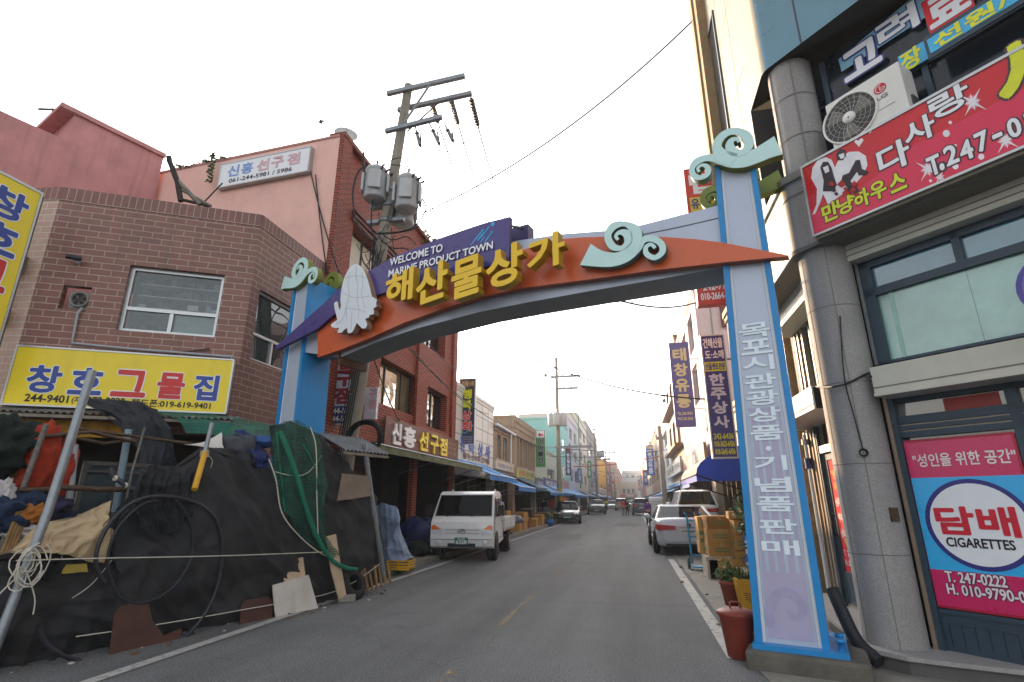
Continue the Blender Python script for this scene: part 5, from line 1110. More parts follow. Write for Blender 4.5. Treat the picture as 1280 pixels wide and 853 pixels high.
m = MB(); m.tube([SF.P(-8.38, 1.05, .0), SF.P(-8.38, 1.05, .05), SF.P(-8.38, 1.3, .05), SF.P(-8.38, 1.3, 0)], .012, black); m.build('handle', dr_)
m = MB(); m.face([SF.P(-8.45, 2.24, -.05), SF.P(-7.6, 2.24, -.05), SF.P(-7.6, 2.6, -.05), SF.P(-8.45, 2.6, -.05)], dark_gl); m.face([SF.P(-8.3, 2.28, -.045), SF.P(-7.75, 2.28, -.045), SF.P(-7.75, 2.58, -.045), SF.P(-8.3, 2.58, -.045)], M('dull_orange_film', (130, 62, 36))); m.build('transom_pane', bC)
m = MB(); m.fbox(SF, -8.34, -7.7, .6, 2.04, -.05, -.012, rsr)
yl = M('poster_yellow', (214, 180, 40)); text(m, '"만남', SF, -8.28, -8.0, 1.78, 1.9, -.009, yl, bold=.3); text(m, '이쁜방"', SF, -8.25, -7.85, 1.62, 1.74, -.009, yl, bold=.3)
for k, tx in enumerate(('·남제 독신 모임', '·부부 초혼 모임', '·남녀 만남 모음')): text(m, tx, SF, -8.3, -7.72, 1.42 - k * .2, 1.54 - k * .2, -.009, sw, bold=.5)
text(m, '만나봐요', SF, -8.2, -7.74, .92, 1.02, -.009, yl, bold=.8); text(m, 'T. 247-0222', SF, -8.3, -7.74, .8, .87, -.009, sw, bold=.4); text(m, 'H. 010-9790-0', SF, -8.3, -7.72, .68, .75, -.009, sw, bold=.4)
pd = m.build('door_poster', dr_)
m = MB(); m.fbox(SF, -9.3 + .3, -6.75, 2.53, 2.80, 0, .55, beige); m.fbox(SF, -9.0, -6.75, 2.58, 2.595, .55, .554, beiged); m.face([SF.P(-6.749, 2.53, .02), SF.P(-6.749, 2.53, .53), SF.P(-6.749, 2.79, .53), SF.P(-6.749, 2.79, .02)], soffd); m.build('sill_box', bC)
m = MB(); m.fbox(SF, -9.04, -6.75, 4.06, 4.325, 0, .3, beige)
for z in (4.13, 4.22): m.fbox(SF, -9.04, -6.75, z, z + .01, .3, .304, beiged)
m.build('shutter_box', bC)
m = MB()
for u in (-8.9, -8.74, -8.55, -8.2, -7.6, -7.05): m.fbox(SF, u, u + .05, 2.85, 4.05, -.1, .0, M('bronze_post') if u < -8.3 else bfr)
wn = m.build('window', bC); MB().face([SF.P(-8.9, 2.85, -.07), SF.P(-7, 2.85, -.07), SF.P(-7, 4.05, -.07), SF.P(-8.9, 4.05, -.07)], glass('green_dim_glass', (84, 100, 80), rough=.06)).build('pane', wn)
# leads on the column
m = MB(); cp = lambda x, y: atY(x, y, 6.17)
m.tube(smooth([SF.P(-6.8, 2.8, .5), cp(1040, 484), cp(1060, 479), cp(1085, 467), CH.P(.02, 2.74, .36)]), .012, wire); m.tube(smooth([cp(1050, 395), cp(1055, 470), cp(1066, 515), cp(1078, 560)]), .007, wire, 5)
for k in range(4): m.tube([cp(1079, 566) + Vector((math.cos(t * .5236) * (.03 + .004 * k), -.004 * k, math.sin(t * .5236) * (.03 + .003 * k))) for t in range(13)], .005, wire, 4, cap=False)
tag(m.build('loose_cable', origin=True), 'thin black cable tied in a knot down the granite column', 'cable')
m = MB(); pb0 = Vector((2.69, 8.72, 0)); m.tube([(2.6, 8.8, .17), (2.6, 8.8, 2.45)], .025, white, 8); m.tube([(2.6, 8.8, 1.95), (2.6, 8.8, 2.1)], .05, M('meter_blue', (40, 56, 110)), 10); m.tube([(2.6, 8.8, 2.3), (2.6, 8.8, 2.38)], .05, alu, 10)
tag(m.build('drain_pipe', origin=True), 'thin pale drain pipe with a blue collar between the gate pillar and the side door', 'pipe')

# ================================================================== things at the foot of the right pillar
rub = M('bucket_red_brown', (120, 46, 34), rough=.55, var=.15, grime=.2)
tb = G(926, 822); k_ = 1.0; t = thing('rubbish_bin', 'red brown plastic bin with lid and loop handle in front of the right pillar', 'bin', tb)
m = MB(); m.lathe(tb, [(.01, .0), (.115, .0), (.12, .01), (.165, .36), (.172, .37), (.172, .40), (.16, .40), (.158, .37)], rub, 28); m.build('bucket', t)
m = MB(); m.lathe(tb, [(.182, .385), (.188, .395), (.186, .415), (.12, .44), (.09, .443), (.01, .447)], rub, 28); ld = m.build('lid', t)
m = MB(); h0 = tb + Vector((0, 0, .44)); m.tube([h0 + Vector((-.05, 0, 0)), h0 + Vector((-.05, 0, .05)), h0 + Vector((-.035, 0, .062)), h0 + Vector((.035, 0, .062)), h0 + Vector((.05, 0, .05)), h0 + Vector((.05, 0, 0))], .01, rub, 6); m.build('handle', ld)
m = MB(); m.tube(smooth([Vector((1.96, 6.52, .62)), Vector((1.98, 6.42, .45)), Vector((2.03, 6.28, .2)), Vector((2.13, 6.1, .07))]), .062, M('black_rubber', (36, 36, 40), rough=.6, var=.2), 12)
tag(m.build('rubber_pipe', origin=True), 'thick black rubber pipe leaning against the right gate pillar', 'pipe')
carton = M('carton_ochre', (160, 118, 58), rough=.8, var=.15, scale=4); cartonS = M('carton_side', (186, 142, 76), rough=.8, var=.15); tape = M('packing_tape', (150, 130, 80), rough=.3); printg = M('carton_print', (90, 104, 60)); bluec = M('carton_blue', (40, 100, 168), rough=.6, var=.2, scale=9); whitec = M('carton_white', (200, 196, 206), rough=.6, var=.06)
def carton_box(label, c, size, rz=0, mt=None, pr=printg, group=None, name='carton'):
    t = thing(name, label, 'box', c, group); mt = mt or carton
    m = MB(); m.obox(c, size, mt, rz); R = Matrix.Rotation(rad(rz), 3, 'Z'); C0 = Vector(c); m.build('box', t, bevel=.006)
    d = MB(); q = lambda x, y, z: C0 + R @ Vector((x, y, z)); a, b, h = size[0] / 2, size[1] / 2, size[2]; e = .002
    d.face([q(-a * .12, -b - e, h * .98), q(a * .12, -b - e, h * .98), q(a * .12, -b - e, h * .72), q(-a * .12, -b - e, h * .72)][::-1], tape); d.face([q(-a * .12, -b, h + e), q(a * .12, -b, h + e), q(a * .12, b, h + e), q(-a * .12, b, h + e)], tape)
    d.build('tape', t)
    d = MB()
    for z in (.3, .5): d.face([q(-a * .6, -b - e, h * z), q(a * .5, -b - e, h * z), q(a * .5, -b - e, h * (z + .12)), q(-a * .6, -b - e, h * (z + .12))], pr)
    d.face([q(-a - e, b * .5, h * .35), q(-a - e, -b * .5, h * .35), q(-a - e, -b * .5, h * .6), q(-a - e, b * .5, h * .6)], pr)
    d.build('print', t); return t
b1p = atY(903, 686, 12.2); zt0 = .42
gp = 'cartons stacked beside the gate pillar'
st = MB(); st.wbox(1.36, 1.98, 11.9, 12.7, .36, .42, M('worn_board', (160, 150, 140), rough=.8, var=.25)); st.wbox(1.37, 1.42, 11.92, 12.68, 0, .36, M('worn_board')); st.wbox(1.9, 1.97, 11.92, 12.68, 0, .36, M('worn_board')); st.wbox(1.42, 1.9, 12.6, 12.64, 0, .36, shade)
tag(st.build('stand', origin=True), 'low worn board stand carrying the tall carton stack', 'stand')
carton_box('ochre carton lowest on the board stand', (1.68, 12.3, .42), (.52, .6, .26), 4, group=gp)
carton_box('ochre carton second from the bottom on the board stand', (1.69, 12.3, .683), (.52, .6, .26), 2, group=gp)
carton_box('worn ochre carton with brown top at the top of the board stand stack', (1.68, 12.32, .946), (.5, .58, .24), 6, mt=M('carton_dark', (140, 96, 40), rough=.8, var=.2), group=gp)
carton_box('narrow pale carton at the left of the board stand stack', (1.40, 12.75, .42), (.14, .5, .74), 0, mt=cartonS, group=gp)
carton_box('ochre carton on the ground in front of the board stand', (1.78, 11.75, 0), (.42, .34, .4), -3, group=gp)
sh_ = MB(); sh_.wbox(1.92, 2.7, 10.9, 11.9, .0, .28, M('cream_bench', (178, 164, 132), rough=.8, var=.2)); tag(sh_.build('bench', origin=True), 'low cream bench under the blue and white cartons', 'bench')
for k in range(3): carton_box(('lowest', 'middle', 'upper')[k] + ' small ochre carton behind the blue cartons', (2.02 + .01 * k, 11.75, .28 + k * .29), (.3, .34, .28), 3 * k, group=gp)
carton_box('flat ochre carton lying across the top of the back stack', (2.16, 11.7, 1.15), (.66, .4, .14), -2, group=gp)
for k in range(4): carton_box(('lowest', 'second lowest', 'second highest', 'topmost')[k] + ' of the four blue printed cartons behind the shrub', (2.2 + .01 * k, 11.3, .28 + k * .19), (.36, .4, .185), (2, -3, 4, -1)[k], mt=bluec, pr=whitec, group=gp)
carton_box('white carton with violet print on the cream bench', (2.3, 11.0, .28), (.28, .3, .26), 5, mt=whitec, pr=M('violet_print', (90, 80, 150)), group=gp)
carton_box('small white and violet carton on top of the white carton', (2.3, 11.02, .545), (.26, .26, .18), -4, mt=M('carton_lilac', (168, 166, 196)), pr=M('violet_print', (90, 80, 150)), group=gp)
# hand truck
hb = thing('hand_truck', 'light blue hand truck with small wheels standing behind the silver saloon', 'hand truck', (1.42, 13.3, 0)); htb = M('hand_truck_blue', (50, 140, 180), rough=.45)
m = MB()
for dx in (0, .34): m.tube(smooth([Vector((1.24 + dx, 13.5, .12)), Vector((1.22 + dx, 13.45, .7)), Vector((1.2 + dx, 13.4, 1.12)), Vector((1.14 + dx, 13.32, 1.22))]), .022, htb, 8)
for z in (.3, .7, 1.05): m.tube([(1.23 - .02 * z, 13.5 - .06 * z, z), (1.57 - .02 * z, 13.5 - .06 * z, z)], .016, htb)
m.wbox(1.22, 1.6, 13.22, 13.5, .06, .085, htb); m.build('frame', hb)
for x in (1.17, 1.62): MB().lathe((x, 13.52, .13), [(.01, -.03), (.08, -.03), (.13, -.025), (.13, .025), (.08, .03), (.01, .03)], M('tyre_green', (40, 70, 70), rough=.7), 18, (1, 0, 0)).build('wheel', hb)
# potted plants
terra = M('terracotta', (136, 62, 46), rough=.7, var=.15, grime=.15); soil = M('soil', (48, 38, 30), rough=1)
def pot(c, r0, r1, h, mt, parent):
    m = MB(); m.lathe(c, [(.01, 0), (r0, 0), (r1, h * .86), (r1 * 1.1, h * .86), (r1 * 1.1, h), (r1 * .95, h), (r1 * .93, h * .9), (.01, h * .9)], mt, 22); return m.build('pot', parent)
c = Vector((1.72, 8.95, 0)); t = thing('potted_shrub', 'tall potted shrub in a terracotta pot beside the gate pillar', 'plant', c); pot(c, .13, .19, .42, terra, t)
m = MB(); m.tube(smooth([c + Vector((0, 0, .38)), c + Vector((.03, 0, .7)), c + Vector((-.02, 0, 1.0)), c + Vector((-.04, 0, 1.5))]), .03, M('bark', (84, 70, 52), rough=.9, var=.3, bump=.4), 7, .012)
for a in (.8, 1.1, 1.3): m.tube([c + Vector((0, 0, a)), c + Vector((-.2 + .1 * a, -.08, a + .22))], .01, M('bark'), 5)
m.build('trunk', t); m = MB()
for p, r, n in (((-.08, 0, 1.35), (.2, .18, .2), 130), ((-.05, .0, 1.1), (.17, .16, .12), 80), ((-.02, -.03, .8), (.16, .14, .1), 60), ((.02, 0, .5), (.16, .14, .1), 60), ((-.1, -.05, 1.55), (.12, .1, .1), 40)): leaves(m, c + Vector(p), r, n, .042, int(p[2] * 100))
m.build('foliage', t)
c = Vector((1.36, 9.15, 0)); t = thing('potted_herb', 'low bushy green plant in a small terracotta pot left of the patterned pot', 'plant', c); pot(c, .1, .15, .34, terra, t); m = MB(); leaves(m, c + Vector((0, 0, .42)), (.22, .18, .12), 200, .045, 71, .7); leaves(m, c + Vector((-.05, 0, .5)), (.12, .1, .16), 60, .03, 72); m.build('foliage', t)
c = Vector((1.5, 8.75, 0)); t = thing('patterned_pot', 'square yellow patterned pot holding spiky green leaves', 'plant', c); m = MB(); yk = M('ochre_glaze', (176, 130, 30), rough=.4, var=.15)
m.hexa([c + Vector(p) for p in ((-.1, -.1, 0), (.1, -.1, 0), (.1, .1, 0), (-.1, .1, 0), (-.14, -.14, .42), (.14, -.14, .42), (.14, .14, .42), (-.14, .14, .42))], yk)
pf = Fr((c.x, c.y - .122), 0)
for r in (.05, .08, .11, .14): m.ribbon(pf, [(-.02 + r * math.cos(t_), .12 + r * .9 * math.sin(t_), .006) for t_ in (0.2, .6, 1.0, 1.4, 1.8)], -.06, .002 + .02 * 0, M('glaze_brown', (96, 60, 20)))
m.build('pot', t); m = MB(); rn = random.Random(9)
for k in range(60):
    a = rn.random() * 6.28; l_ = .12 + rn.random() * .18; b = c + Vector((rn.uniform(-.08, .08), rn.uniform(-.08, .08), .4)); d = Vector((math.cos(a) * .7, math.sin(a) * .7, .8)) * l_; s_ = Vector((-math.sin(a), math.cos(a), 0)) * .012; m.face([b - s_, b + s_, b + d], leaf if k % 2 else leaf2)
m.build('foliage', t)
# ================================================================== the rest of the street
def bld(name, label, fr, u0, u1, z1, mt, depth=8, wins=(), shop=None, roofm=None, w=0, z0=0, gm=None, fm=None, cop=.25, trim=None, group=None, wd=.14):
    """a street house: front with real openings, both flanks, roof, coping, windows, open shop floor"""
    s = thing(name, label, 'building', fr.P((u0 + u1) / 2, z0, w - depth / 2), group)
    m = MB(); ops = list(wins) + ([shop] if shop else [])
    m.wall(fr, u0, u1, z0, z1, ops, mt, wd if not shop else .35, w); P = fr.P
    m.face([P(u0, z0, w - depth), P(u0, z0, w), P(u0, z1, w), P(u0, z1, w - depth)], mt); m.face([P(u1, z0, w), P(u1, z0, w - depth), P(u1, z1, w - depth), P(u1, z1, w)], mt)
    m.build('wall', s)
    m = MB(); m.face([P(u0, z1 - .2, w), P(u1, z1 - .2, w), P(u1, z1 - .2, w - depth), P(u0, z1 - .2, w - depth)], roofm or dconc); m.build('roof', s)
    if cop:
        m = MB(); t = trim or mt; m.fbox(fr, u0 - .03, u1 + .03, z1 - cop * .5, z1 + .02, w - .2, w + .08, t); m.fbox(fr, u0 - .02, u1 + .02, z1 - cop, z1 - cop * .5, w - .2, w + .04, t); m.fbox(fr, u0 - .03, u0 + .15, z1 - .1, z1 + .02, w - depth, w - .2, t); m.build('coping', s)
    for o in wins: window(s, fr, *o, fm or alu, gm or dark_gl, .14, vs=(.5,), fw=min(.06, (o[1] - o[0]) * .12), w=w)
    if shop:
        a, b, c, d = shop; m = MB(); D = -2.2
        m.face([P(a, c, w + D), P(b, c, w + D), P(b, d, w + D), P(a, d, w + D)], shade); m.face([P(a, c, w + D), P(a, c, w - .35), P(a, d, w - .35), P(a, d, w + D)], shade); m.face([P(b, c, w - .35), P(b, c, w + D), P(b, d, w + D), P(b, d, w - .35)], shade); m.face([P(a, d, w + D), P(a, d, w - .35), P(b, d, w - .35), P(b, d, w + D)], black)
        rn = random.Random(int(u0 * 7)); n = int((b - a) / .9)
        for k in range(n + 1):
            u = a + (b - a) * k / max(n, 1); m.fbox(fr, u - .03, u + .03, c, d, w - .34, w - .27, M('window_bronze'))
        for k in range(int((b - a) * 2)):
            u = a + rn.random() * (b - a - .4); m.fbox(fr, u, u + .3 + rn.random() * .3, c, c + .3 + rn.random() * 1.2, w - 1.6 - rn.random() * .4, w - 1.2, rn.choice([M('dim_goods', (92, 78, 56), var=.4), shade, M('dim_goods_grey', (84, 84, 82), var=.4)]))
        m.build('shop_front', s)
    return s
def L_(x, y): return LF.uv(x, y)
def yL(x): return LF.uv(x, 600)[0]
cream = M('cream_tile', (206, 202, 192), rough=.45, var=.06, grime=.12); brownr = M('brown_render', (148, 128, 104), rough=.85, var=.2, grime=.35); brown2 = M('taupe_render', (156, 140, 118), rough=.85, var=.18, grime=.35)
mintw = M('mint_render', (140, 204, 200), rough=.8, var=.05, grime=.08); paleg = M('pale_green_render', (196, 206, 190), rough=.85, var=.08, grime=.2); greyw = M('grey_white_render', (196, 196, 198), rough=.8, var=.08, grime=.2); yelw = M('ochre_yellow_render', (214, 164, 44), rough=.8, var=.1, grime=.15); orgb = M('orange_render', (184, 100, 56), rough=.8, var=.15, grime=.2); redb = M('far_red_brick', (150, 70, 54), rough=.8, var=.2); greyd = M('mid_grey_render', (142, 142, 146), rough=.8, var=.15, grime=.2); charc = M('charcoal_sheet', (66, 68, 74), rough=.7, var=.2)
# --- white tiled shop house
a, b = 19.47, yL(616); z = L_(573, 480)[1]
bw = bld('shop_house', 'white tiled shop house with blue wall letters and a black hanging sign', LF, a, b, z, cream, shop=(a + .3, b - .3, .13, 2.5))
m = MB()
for k in range(1, 6): m.fbox(LF, a + (b - a) * k / 6, a + (b - a) * k / 6 + .025, 2.9, z - .3, 0, .006, M('tile_joint', (120, 116, 110)))
for k in range(1, 5): m.fbox(LF, a, b, 2.9 + (z - 3.2) * k / 5, 2.9 + (z - 3.2) * k / 5 + .03, 0, .005, M('tile_joint'))
m.build('panel_joint', bw)
m = MB(); lb = M('wall_letter_blue', (92, 116, 176)); F1 = LF.off(.03)
u = [F1.uv(x, 565)[0] for x in (576, 581, 587, 593, 598, 604, 607, 613)]; zb_ = F1.uv(600, 573)[1]; ztp = F1.uv(600, 557)[1]
for i, c_ in enumerate('전북상사'): text(m, c_, F1, u[2 * i], u[2 * i + 1], zb_ + .1, ztp + .1, 0, lb, bold=1.4, ext=.03)
text(m, '활어·선어회·건어물', F1, F1.uv(579, 572)[0], F1.uv(612, 580)[0], F1.uv(596, 577)[1], F1.uv(596, 569.5)[1], 0, M('wall_letter_brown', (96, 58, 48)), bold=1)
m.build('wall_lettering', bw)
# --- brown low house with gutter
a1, b1 = b + .02, yL(642); z = L_(617, 531)[1]
wn = [LF.rc(621.5, 553, 626, 577), LF.rc(629, 557, 634, 578)]; wn = [(q[0], q[1], 3.55, 4.75) for q in wn]
bb = bld('shop_house', 'low brown rendered house with a pale gutter and narrow windows', LF, a1, b1, z, brownr, wins=wn, shop=(a1 + .3, b1 - .3, .13, 2.5), gm=grey_gl)
m = MB(); m.tube([LF.P(a1, z + .02, .14), LF.P(b1 - .3, z - .02, .14)], .08, white, 8); m.tube([LF.P(b1 - 1.2, z, .14), LF.P(b1 - 1.2, z - .3, .1), LF.P(b1 - 1.2, 3.2, .1)], .06, white, 8); m.build('gutter', bb)
a2, b2 = b1 + .02, yL(669); z2 = L_(642, 519)[1]
wn = [LF.rc(x0, 560, x1, 590) for x0, x1 in ((648.5, 653), (655.5, 659.5), (661.5, 665))]; wn = [(q[0], q[1], 3.5, 5.3) for q in wn]
bt = bld('shop_house', 'taupe rendered house with a heavy cornice and three tall windows', LF, a2, b2, z2, brown2, wins=wn, shop=(a2 + .3, b2 - .4, .13, 2.6), gm=grey_gl, cop=.7)
m = MB(); m.fbox(LF, a2 + .01, b2 - .01, z2 - 1.15, z2 - 1.0, 0, .12, brown2)
for q in wn:
    m.fbox(LF, q[0] - .35, q[0] - .1, 3.3, z2 - 1.2, 0, .08, brown2)
m.build('pilaster', bt)
# --- pale green house with mint tower behind
a3, b3 = b2 + .02, yL(697); z3 = L_(672, 556)[1]
wq = LF.rc(684, 587, 693, 598); wq = (wq[0], wq[1], 2.95, 4.0)
bg3 = bld('shop_house', 'pale green rendered house with a pair of white framed windows', LF, a3, b3, z3, paleg, wins=[wq], shop=(a3 + .3, b3 - .3, .13, 2.5), fm=white)
MY = b3 + .05; MT = Fr((0, MY), 0); p0 = MT.uv(640, 525); p1 = (-6.62, 0); MY2 = yL(711)
s = thing('mint_house', 'tall mint rendered block standing behind the pale green house', 'building', (-12, 46, 0)); m = MB()
m.wbox(p0[0] - 1, p1[0], MY, MY2, 0, p0[1], mintw); m.build('wall', s); m = MB(); m.wbox(p0[0] - 1.1, p1[0] + .08, MY - .1, MY2, p0[1], p0[1] + .15, mintw); m.build('coping', s)
m = MB(); [m.wbox(p1[0] - .01, p1[0] + .02, MY + 1.2 + k * 2.8, MY + 2.4 + k * 2.8, z_, z_ + 1.4, dark_gl) for k in range(2) for z_ in (3.4, 6.0)]; m.build('window', s)
# --- further houses on the left
prev = MY2 + .02
far = [(724, 530, M('bluish_white_render', (188, 192, 204), rough=.8, var=.06, grime=.15), 'tall bluish white tower house left of the green banner', 4), (735, 525, M('warm_white_tile', (206, 200, 190), rough=.6, var=.06, grime=.15), 'tallest warm white tiled house with a green strip', 4), (748.5, 549, greyd, 'mid grey house just before the ochre yellow house', 3), (758, 579, yelw, 'ochre yellow house far down the left side', 2), (765, 582, redb, 'narrow far red brick house right of the ochre yellow house', 2), (771, 588, greyd, 'far grey house between the red brick and orange houses', 2), (778, 589, orgb, 'far orange house at the end of the left row', 2)]
HS = []
for x1, yt, mt, lb_, fl in far:
    e_ = yL(x1); z = LF.uv(x1 - (3 if x1 > 745 else 8), yt)[1]; n = 2; wins = []
    for f_ in range(1, fl):
        for k in range(n):
            ua = prev + (e_ - prev) * (.14 + .42 * k); za = 3.3 + (z - 3.6) * (f_ - 1) / max(1, fl - 1); wins.append((ua, ua + (e_ - prev) * .26, za + .3, za + min(1.6, (z - 3.6) / max(1, fl - 1) * .75)))
    h = bld('shop_house', lb_, LF, prev, e_ - .02, z, mt, wins=wins, shop=(prev + .3, e_ - .5, .13, 2.5), gm=grey_gl if fl < 4 else dark_gl); HS.append((prev, e_, z)); prev = e_
m = MB(); p = HS[1]; m.fbox(LF, p[0] + 1.0, p[0] + 1.7, 3, p[2] - .3, 0, .1, M('banner_green', (36, 140, 90))); tag(m.build('green_strip', origin=True), 'long green vertical strip on the tallest warm white house', 'banner')
# closing houses at the street end
EF = Fr((0, 235), 0)
u0, u1, v0, v1 = EF.rc(773, 603, 797, 622)
bld('end_house', 'beige two storey house with red sign bands closing the street end', EF, u0, u1, v1, M('beige_render', (190, 172, 148), rough=.8, var=.15), depth=10, wins=[(u0 + 1.5 + k * 1.9, u0 + 2.7 + k * 1.9, 4.2, 6.2) for k in range(3)], shop=(u0 + .5, u1 - .5, .1, 2.6))
m = MB(); m.fbox(EF, u0 + .2, u1 - .2, 2.9, 3.7, .02, .2, M('far_red_sign', (190, 60, 60))); m.fbox(EF, u0 + 3, u0 + 6, 3.0, 3.6, .2, .22, sw); tag(m.build('sign_band', origin=True), 'red sign band on the beige house at the street end', 'sign')
E2 = Fr((0, 300), 0); u0, u1, v0, v1 = E2.rc(777, 588, 812, 610)
bld('end_house', 'large pale grey block rising behind the street end', E2, u0, u1, v1, greyw, depth=20, wins=[(u0 + 2 + k * 3, u0 + 3.6 + k * 3, v1 - 4, v1 - 2.4) for k in range(4)])
# ================================================================== right row beyond the corner house
R1 = RF(2.7)
stone = M('streaked_stone', (132, 112, 84), rough=.85, var=.35, scale=5, grime=.6, bump=.4, bscale=14)
bld('stone_house', 'streaky brown stone faced house just past the corner house', R1, -14, -9.52, 6.2, stone, wins=[(-13.2, -12.3, 3.7, 5.1)], shop=(-13.6, -9.9, .1, 2.6), trim=tan)
R3 = RF(3.3)
bld('low_shop', 'low shop house with a white lettered board over the blue barrel awning', R3, -23.55, -14.02, 4.4, M('cream_render', (186, 172, 146), rough=.85, var=.2, grime=.3), shop=(-23.2, -14.4, .1, 2.5))
pinkE = M('pale_pink_render', (206, 180, 176), rough=.8, var=.07, grime=.15)
zE = 10.85
wE = [(-33.4 + k * 3.2, -31.4 + k * 3.2, z0_, z0_ + 1.8) for k in range(3) for z0_ in (5.9, 8.4)]
bE = bld('pink_tower', 'pale pink three storey block with its windowed front catching the low sun', R3, -34.5, -23.6, zE, pinkE, depth=9, wins=wE, shop=(-34, -24.2, .1, 2.6))
m = MB(); m.tube([(3.9, 23.57, 3), (3.95, 23.57, zE - .1)], .03, greyd, 6); m.tube([(4.7, 23.58, 5), (4.7, 23.58, zE - .3)], .012, wire, 5); m.build('drain_pipe', bE)
bkF = brick('tan_brown_tile', (150, 106, 74), (128, 88, 64), (90, 74, 62), .3, .1, mort=.012, rough=.6)
wF = [(-45.4 + k * 3.7, -43.2 + k * 3.7, z0_, z0_ + 1.9) for k in range(3) for z0_ in (5.1, 8.0)]
zF = atX(831, 462, 3.3).z
bF = bld('tile_house', 'brown tiled house with bay windows beyond the pale pink block', R3, -46.4, -34.55, zF, bkF, wins=wF, shop=(-45.9, -35.2, .1, 2.6))
m = MB()
for z0_ in (4.8, 7.7): m.fbox(R3, -46, -35, z0_, z0_ + .2, 0, .5, bkF)
m.build('balcony_ledge', bF)
seg = [(46.45, 66, atX(822, 533, 3.3).z, greyw, 'grey white flat fronted house behind the slim right-hand pole'), (66.05, 92, 10.0, M('dusky_brown_render', (140, 104, 86), rough=.85, var=.2), 'dusky brown house behind the bright blue vertical sign'), (92.05, 134, 11.0, M('greyish_pink_render', (180, 160, 154), rough=.85, var=.1, grime=.2), 'greyish pink house far down the right side'), (134.05, 180, 11, redb, 'far red brick house on the right side'), (180.05, 225, 10.5, greyd, 'last grey house on the right side')]
for y0, y1, z, mt, lb_ in seg:
    n = 3; bld('shop_house', lb_, R3, -y1, -y0, z, mt, wins=[(-y1 + (y1 - y0) * (.1 + .3 * k), -y1 + (y1 - y0) * (.3 + .3 * k), 4.0 + r * 2.2, 5.4 + r * 2.2) for k in range(n) for r in range(2 if z > 7 else 1)], shop=(-y1 + .5, -y0 - .5, .1, 2.5), gm=grey_gl)
# ================================================================== signs
def vsign(label, Y, px, bgm, name='vertical_sign', side=None, depth=.18, wall=None):
    """board hung at right angles to the house fronts; px = x left, y top, x right, y bottom; returns thing, frame, extents"""
    fr = Fr((0, Y), 0); xl, yt, xr, yb = px; u0 = (fr.uv(xl[0], yt)[0] + fr.uv(xl[1], yb)[0]) / 2; u1 = (fr.uv(xr[0], yt)[0] + fr.uv(xr[1], yb)[0]) / 2; v1 = fr.uv((xl[0] + xr[0]) / 2, yt)[1]; v0 = fr.uv((xl[1] + xr[1]) / 2, yb)[1]
    s = thing(name, label, 'sign', fr.P((u0 + u1) / 2, v0)); MB().fbox(fr, u0, u1, v0, v1, -depth, 0, bgm).build('panel', s)
    m = MB(); e = .03
    for q in ((u0 - e, u1 + e, v1, v1 + e), (u0 - e, u1 + e, v0 - e, v0), (u0 - e, u0, v0, v1), (u1, u1 + e, v0, v1)): m.fbox(fr, *q, -depth - .01, .014, side or alu)
    m.build('frame', s)
    xw = wall if wall is not None else ((2.7 if Y < 20 else 3.3) if u0 > 0 else -6.6); m = MB()
    for t in (.2, .8): v = v0 + (v1 - v0) * t; m.tube([fr.P(u1 if u0 > 0 else u0, v, -depth / 2), fr.P(xw, v, -depth / 2)], .025, steel)
    m.build('bracket', s); return s, fr, u0, u1, v0, v1
navy = M('sign_navy', (44, 50, 128), rough=.35, var=.06); lnv = M('sign_letter_pale', (206, 208, 226), rough=.4); vio = M('sign_violet', (66, 52, 120), rough=.35, var=.06); gld = M('sign_gold', (196, 170, 118), rough=.4); slate = M('sign_slate', (46, 54, 66), rough=.4, var=.3, scale=3); grn = M('sign_green', (62, 140, 62), rough=.4, var=.08); brb = M('sign_bright_blue', (44, 84, 178), rough=.35)
s, fr, u0, u1, v0, v1 = vsign('navy vertical sign with white hangul, yellow band and yellow phone numbers beside the gate pillar', 13, ((879.5, 889), 420, (904.5, 920.5), 571.5), navy, side=white)
m = MB(); H_ = v1 - v0; W_ = u1 - u0; y_ = lambda t: v1 - t * H_
text(m, '건해산물', fr, u0 + .06 * W_, u1 - .06 * W_, y_(.105), y_(.02), .004, sw, bold=.8); text(m, '도·소매', fr, u0 + .1 * W_, u1 - .06 * W_, y_(.2), y_(.125), .004, sw, bold=.8)
m.face([fr.P(u0 + .01, y_(.305), .003), fr.P(u1 - .01, y_(.305), .003), fr.P(u1 - .01, y_(.225), .003), fr.P(u0 + .01, y_(.225), .003)], lime); text(m, '선물셋트전문', fr, u0 + .05 * W_, u1 - .05 * W_, y_(.295), y_(.235), .005, navy, bold=.8)
vtext(m, '한주상사', fr, u0 + .17 * W_, u1 - .17 * W_, y_(.32), y_(.78), .004, lnv, bold=1.5, gap=.18)
for k, tx in enumerate(('242-6436', '010-3633-6436', '010-3645-6436')): text(m, tx, fr, u0 + .08 * W_, u1 - .05 * W_, y_(.86 + k * .06), y_(.815 + k * .06), .004, lime, bold=.7)
m.build('lettering', s)
s, fr, u0, u1, v0, v1 = vsign('violet vertical sign with four gold hangul hanging from the pale pink block', 24.2, ((836.5, 845.5), 429, (862, 867), 533), vio, side=vio)
m = MB(); H_ = v1 - v0; W_ = u1 - u0; vtext(m, '태창유통', fr, u0 + .15 * W_, u1 - .15 * W_, v1 - .05 * H_, v1 - .80 * H_, .004, gld, bold=1.4, gap=.2)
for k in range(2): text(m, ('TEL.243-5050', 'FAX.242-5050')[k], fr, u0 + .1 * W_, u1 - .1 * W_, v0 + (.13 - .06 * k) * H_, v0 + (.165 - .06 * k) * H_, .004, gld, bold=.4)
m.build('lettering', s)
s, fr, u0, u1, v0, v1 = vsign('bright blue vertical sign with white hangul far down the right side', 66, ((807.5, 809), 557, (816.5, 818), 594), brb, side=brb)
